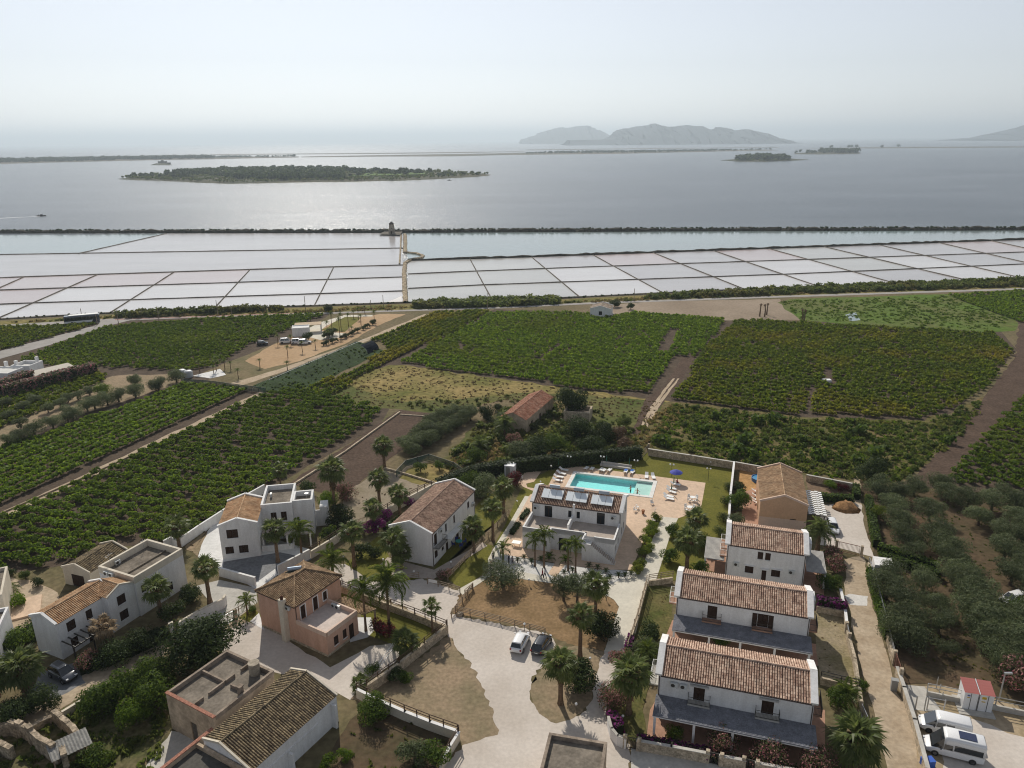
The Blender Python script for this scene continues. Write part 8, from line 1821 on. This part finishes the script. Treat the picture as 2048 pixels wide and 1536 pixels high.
# rocks by the timber fence, sign, lane kerbs, frame on the forecourt
for i,(x,y) in enumerate(((919,1231),(923,1229))):
    g=G(x,y); o=MB().lathe([(.42,0),(.5,.2),(.3,.45),(.1,.5)],7).build('boulder',rubble,None,(g[0],g[1],.02),.6*i); prop(o,'boulder at the corner of the timber fences, %s one'%('bigger','smaller')[i],'boulder'); o.scale=(1-.3*i,)*3
g=G(866,1171); o=MB().box(-.7,-.03,.45,.7,.03,.95).build('white_sign',plastic,None,(g[0],g[1],.02),R(-20)); prop(o,'blank white board on the short timber fence','sign')
a=G(760,1348); b=G(790,1304); o=thing('clothes_rack','thin white metal rack at the forecourt edge','rack',(a[0],a[1],.02)); b=b-a; a=Vector((0,0,0))
MB().tube([(0,0,0),(0,0,1.6),(b[0],b[1],1.6),(b[0],b[1],0)],.04,6).build('tube_frame',plastic,o); MB().beam((0,0,.9),(b[0],b[1],.9),.05,.05).build('rail',plastic,o)
g=G(1854,1531); o=MB().box(-.6,-.4,.0,.6,.4,.75).box(-.62,-.42,.752,.62,.42,.82).build('blue_bin',PAINT('bright_blue_plastic',(.04,.12,.50),.5),None,(g[0],g[1],.02),.1); prop(o,'blue box at the foot of the driveway wall near the vans','box')
g=G(1795,1380); o=MB().box(-.35,-.25,.0,.35,.25,1.4).box(-.4,-.3,1.402,.4,.3,1.5).build('meter_box',PAINT('grey_cabinet',(.30,.30,.29),.6),None,(g[0]-.5,g[1],.02),YAW); prop(o,'grey meter cabinet beside the driveway wall','cabinet')
g=G(1732,1150); o=MB().box(0,-1.2,0,2.6,1.4,1.6).build('white_store',white,None,(G(1745,1140)[0],G(1745,1140)[1],.02),YAW); prop(o,'low white store at the wall corner beside the driveway gate','store')
# ruin bottom left
def ruin(label,pts,h,hs=.6):
    wall_run('ruined_wall',label,pts,h,.55,rubble,None,cat='ruin',lump=hs*.35,seg=.8)
ruin('ruined stone wall running from the lane towards the shed roof',[(112,1443),(150,1478),(165,1500)],1.8); ruin('low tumbled stone wall beside the lane',[(55,1468),(80,1455),(108,1443)],.8,.9)
ruin('long ruined stone wall with gable shape at bottom left',[(40,1473),(62,1482),(85,1505),(115,1525)],2.2); ruin('ruined wall stub at the left edge',[(-10,1480),(25,1468),(40,1474)],1.8); ruin('lower ruined wall at the left corner',[(-10,1500),(28,1518)],1.6)
ruin('ruined wall piece between the two roof sheets',[(112,1532),(128,1512),(135,1540)],2.0)
wall_run('lane_wall','low plastered wall along the lane in front of the thicket',[(126,1436),(165,1412)],.9,.35,cream,None)
g=G(138,1490,1.9); t=thing('sheet_roof','grey corrugated lean-to roof on the ruins','roof',(g[0],g[1],0),R(42)); mb=MB()
for i in range(12):
    x=-1.9+i*.32; mb.quad((x,-1.3,1.75),(x+.16,-1.3,1.82),(x+.16,1.3,2.2),(x,1.3,2.13)); mb.quad((x+.16,-1.3,1.82),(x+.32,-1.3,1.75),(x+.32,1.3,2.13),(x+.16,1.3,2.2))
mb.build('sheet',M('grey_asbestos_sheet',(.24,.235,.22),.9,.15,1,fine=(4,.15)),t)
for x,y in ((-1.7,-1.1),(1.6,-1.1),(-1.7,1.1),(1.6,1.1)): MB().box(x-.06,y-.06,0,x+.06,y+.06,1.72).build('post',woodg,t)
P=scatter([(-100,1600),(-80,1480),(60,1450),(170,1410),(260,1480),(330,1430),(300,1600)],.8); stuff('weeds',tuft,P,[rng.uniform(0,6.28) for _ in P],[rng.uniform(.5,1.3) for _ in P],L_scrub,'weeds round the ruins')
for nm,pts,dn,m,lab,s0,s1 in (('weeds',[(1725,960),(2100,1000),(2300,1400),(1890,1372),(1795,1300),(1745,1100)],.5,L_scrub,'weeds under the olive trees',.15,.45),('weeds',[(632,1540),(735,1412),(905,1480),(870,1560)],.25,L_scrub,'weeds in the red garden',.3,.7),('weeds',[(1632,1215),(1688,1222),(1720,1375),(1640,1360)],.6,L_drytuft,'weeds in the dry side yard',.1,.3),('weeds',[(1262,1305),(1292,1168),(1345,1175),(1320,1300),(1285,1420),(1240,1450),(1240,1360)],.9,L_drytuft,'weeds in the garden strip',.1,.3),('weeds',[(370,1095),(440,1040),(415,1060),(396,1114)],.4,L_drytuft,'weeds in the rubble yard',.15,.4),('weeds',[(700,985),(890,925),(925,945),(745,1040)],.2,L_drytuft,'weeds in the orchard yard',.15,.4)):
    P=scatter(pts,dn); stuff(nm,tuft,P,[rng.uniform(0,6.28) for _ in P],[rng.uniform(s0,s1) for _ in P],m,lab)
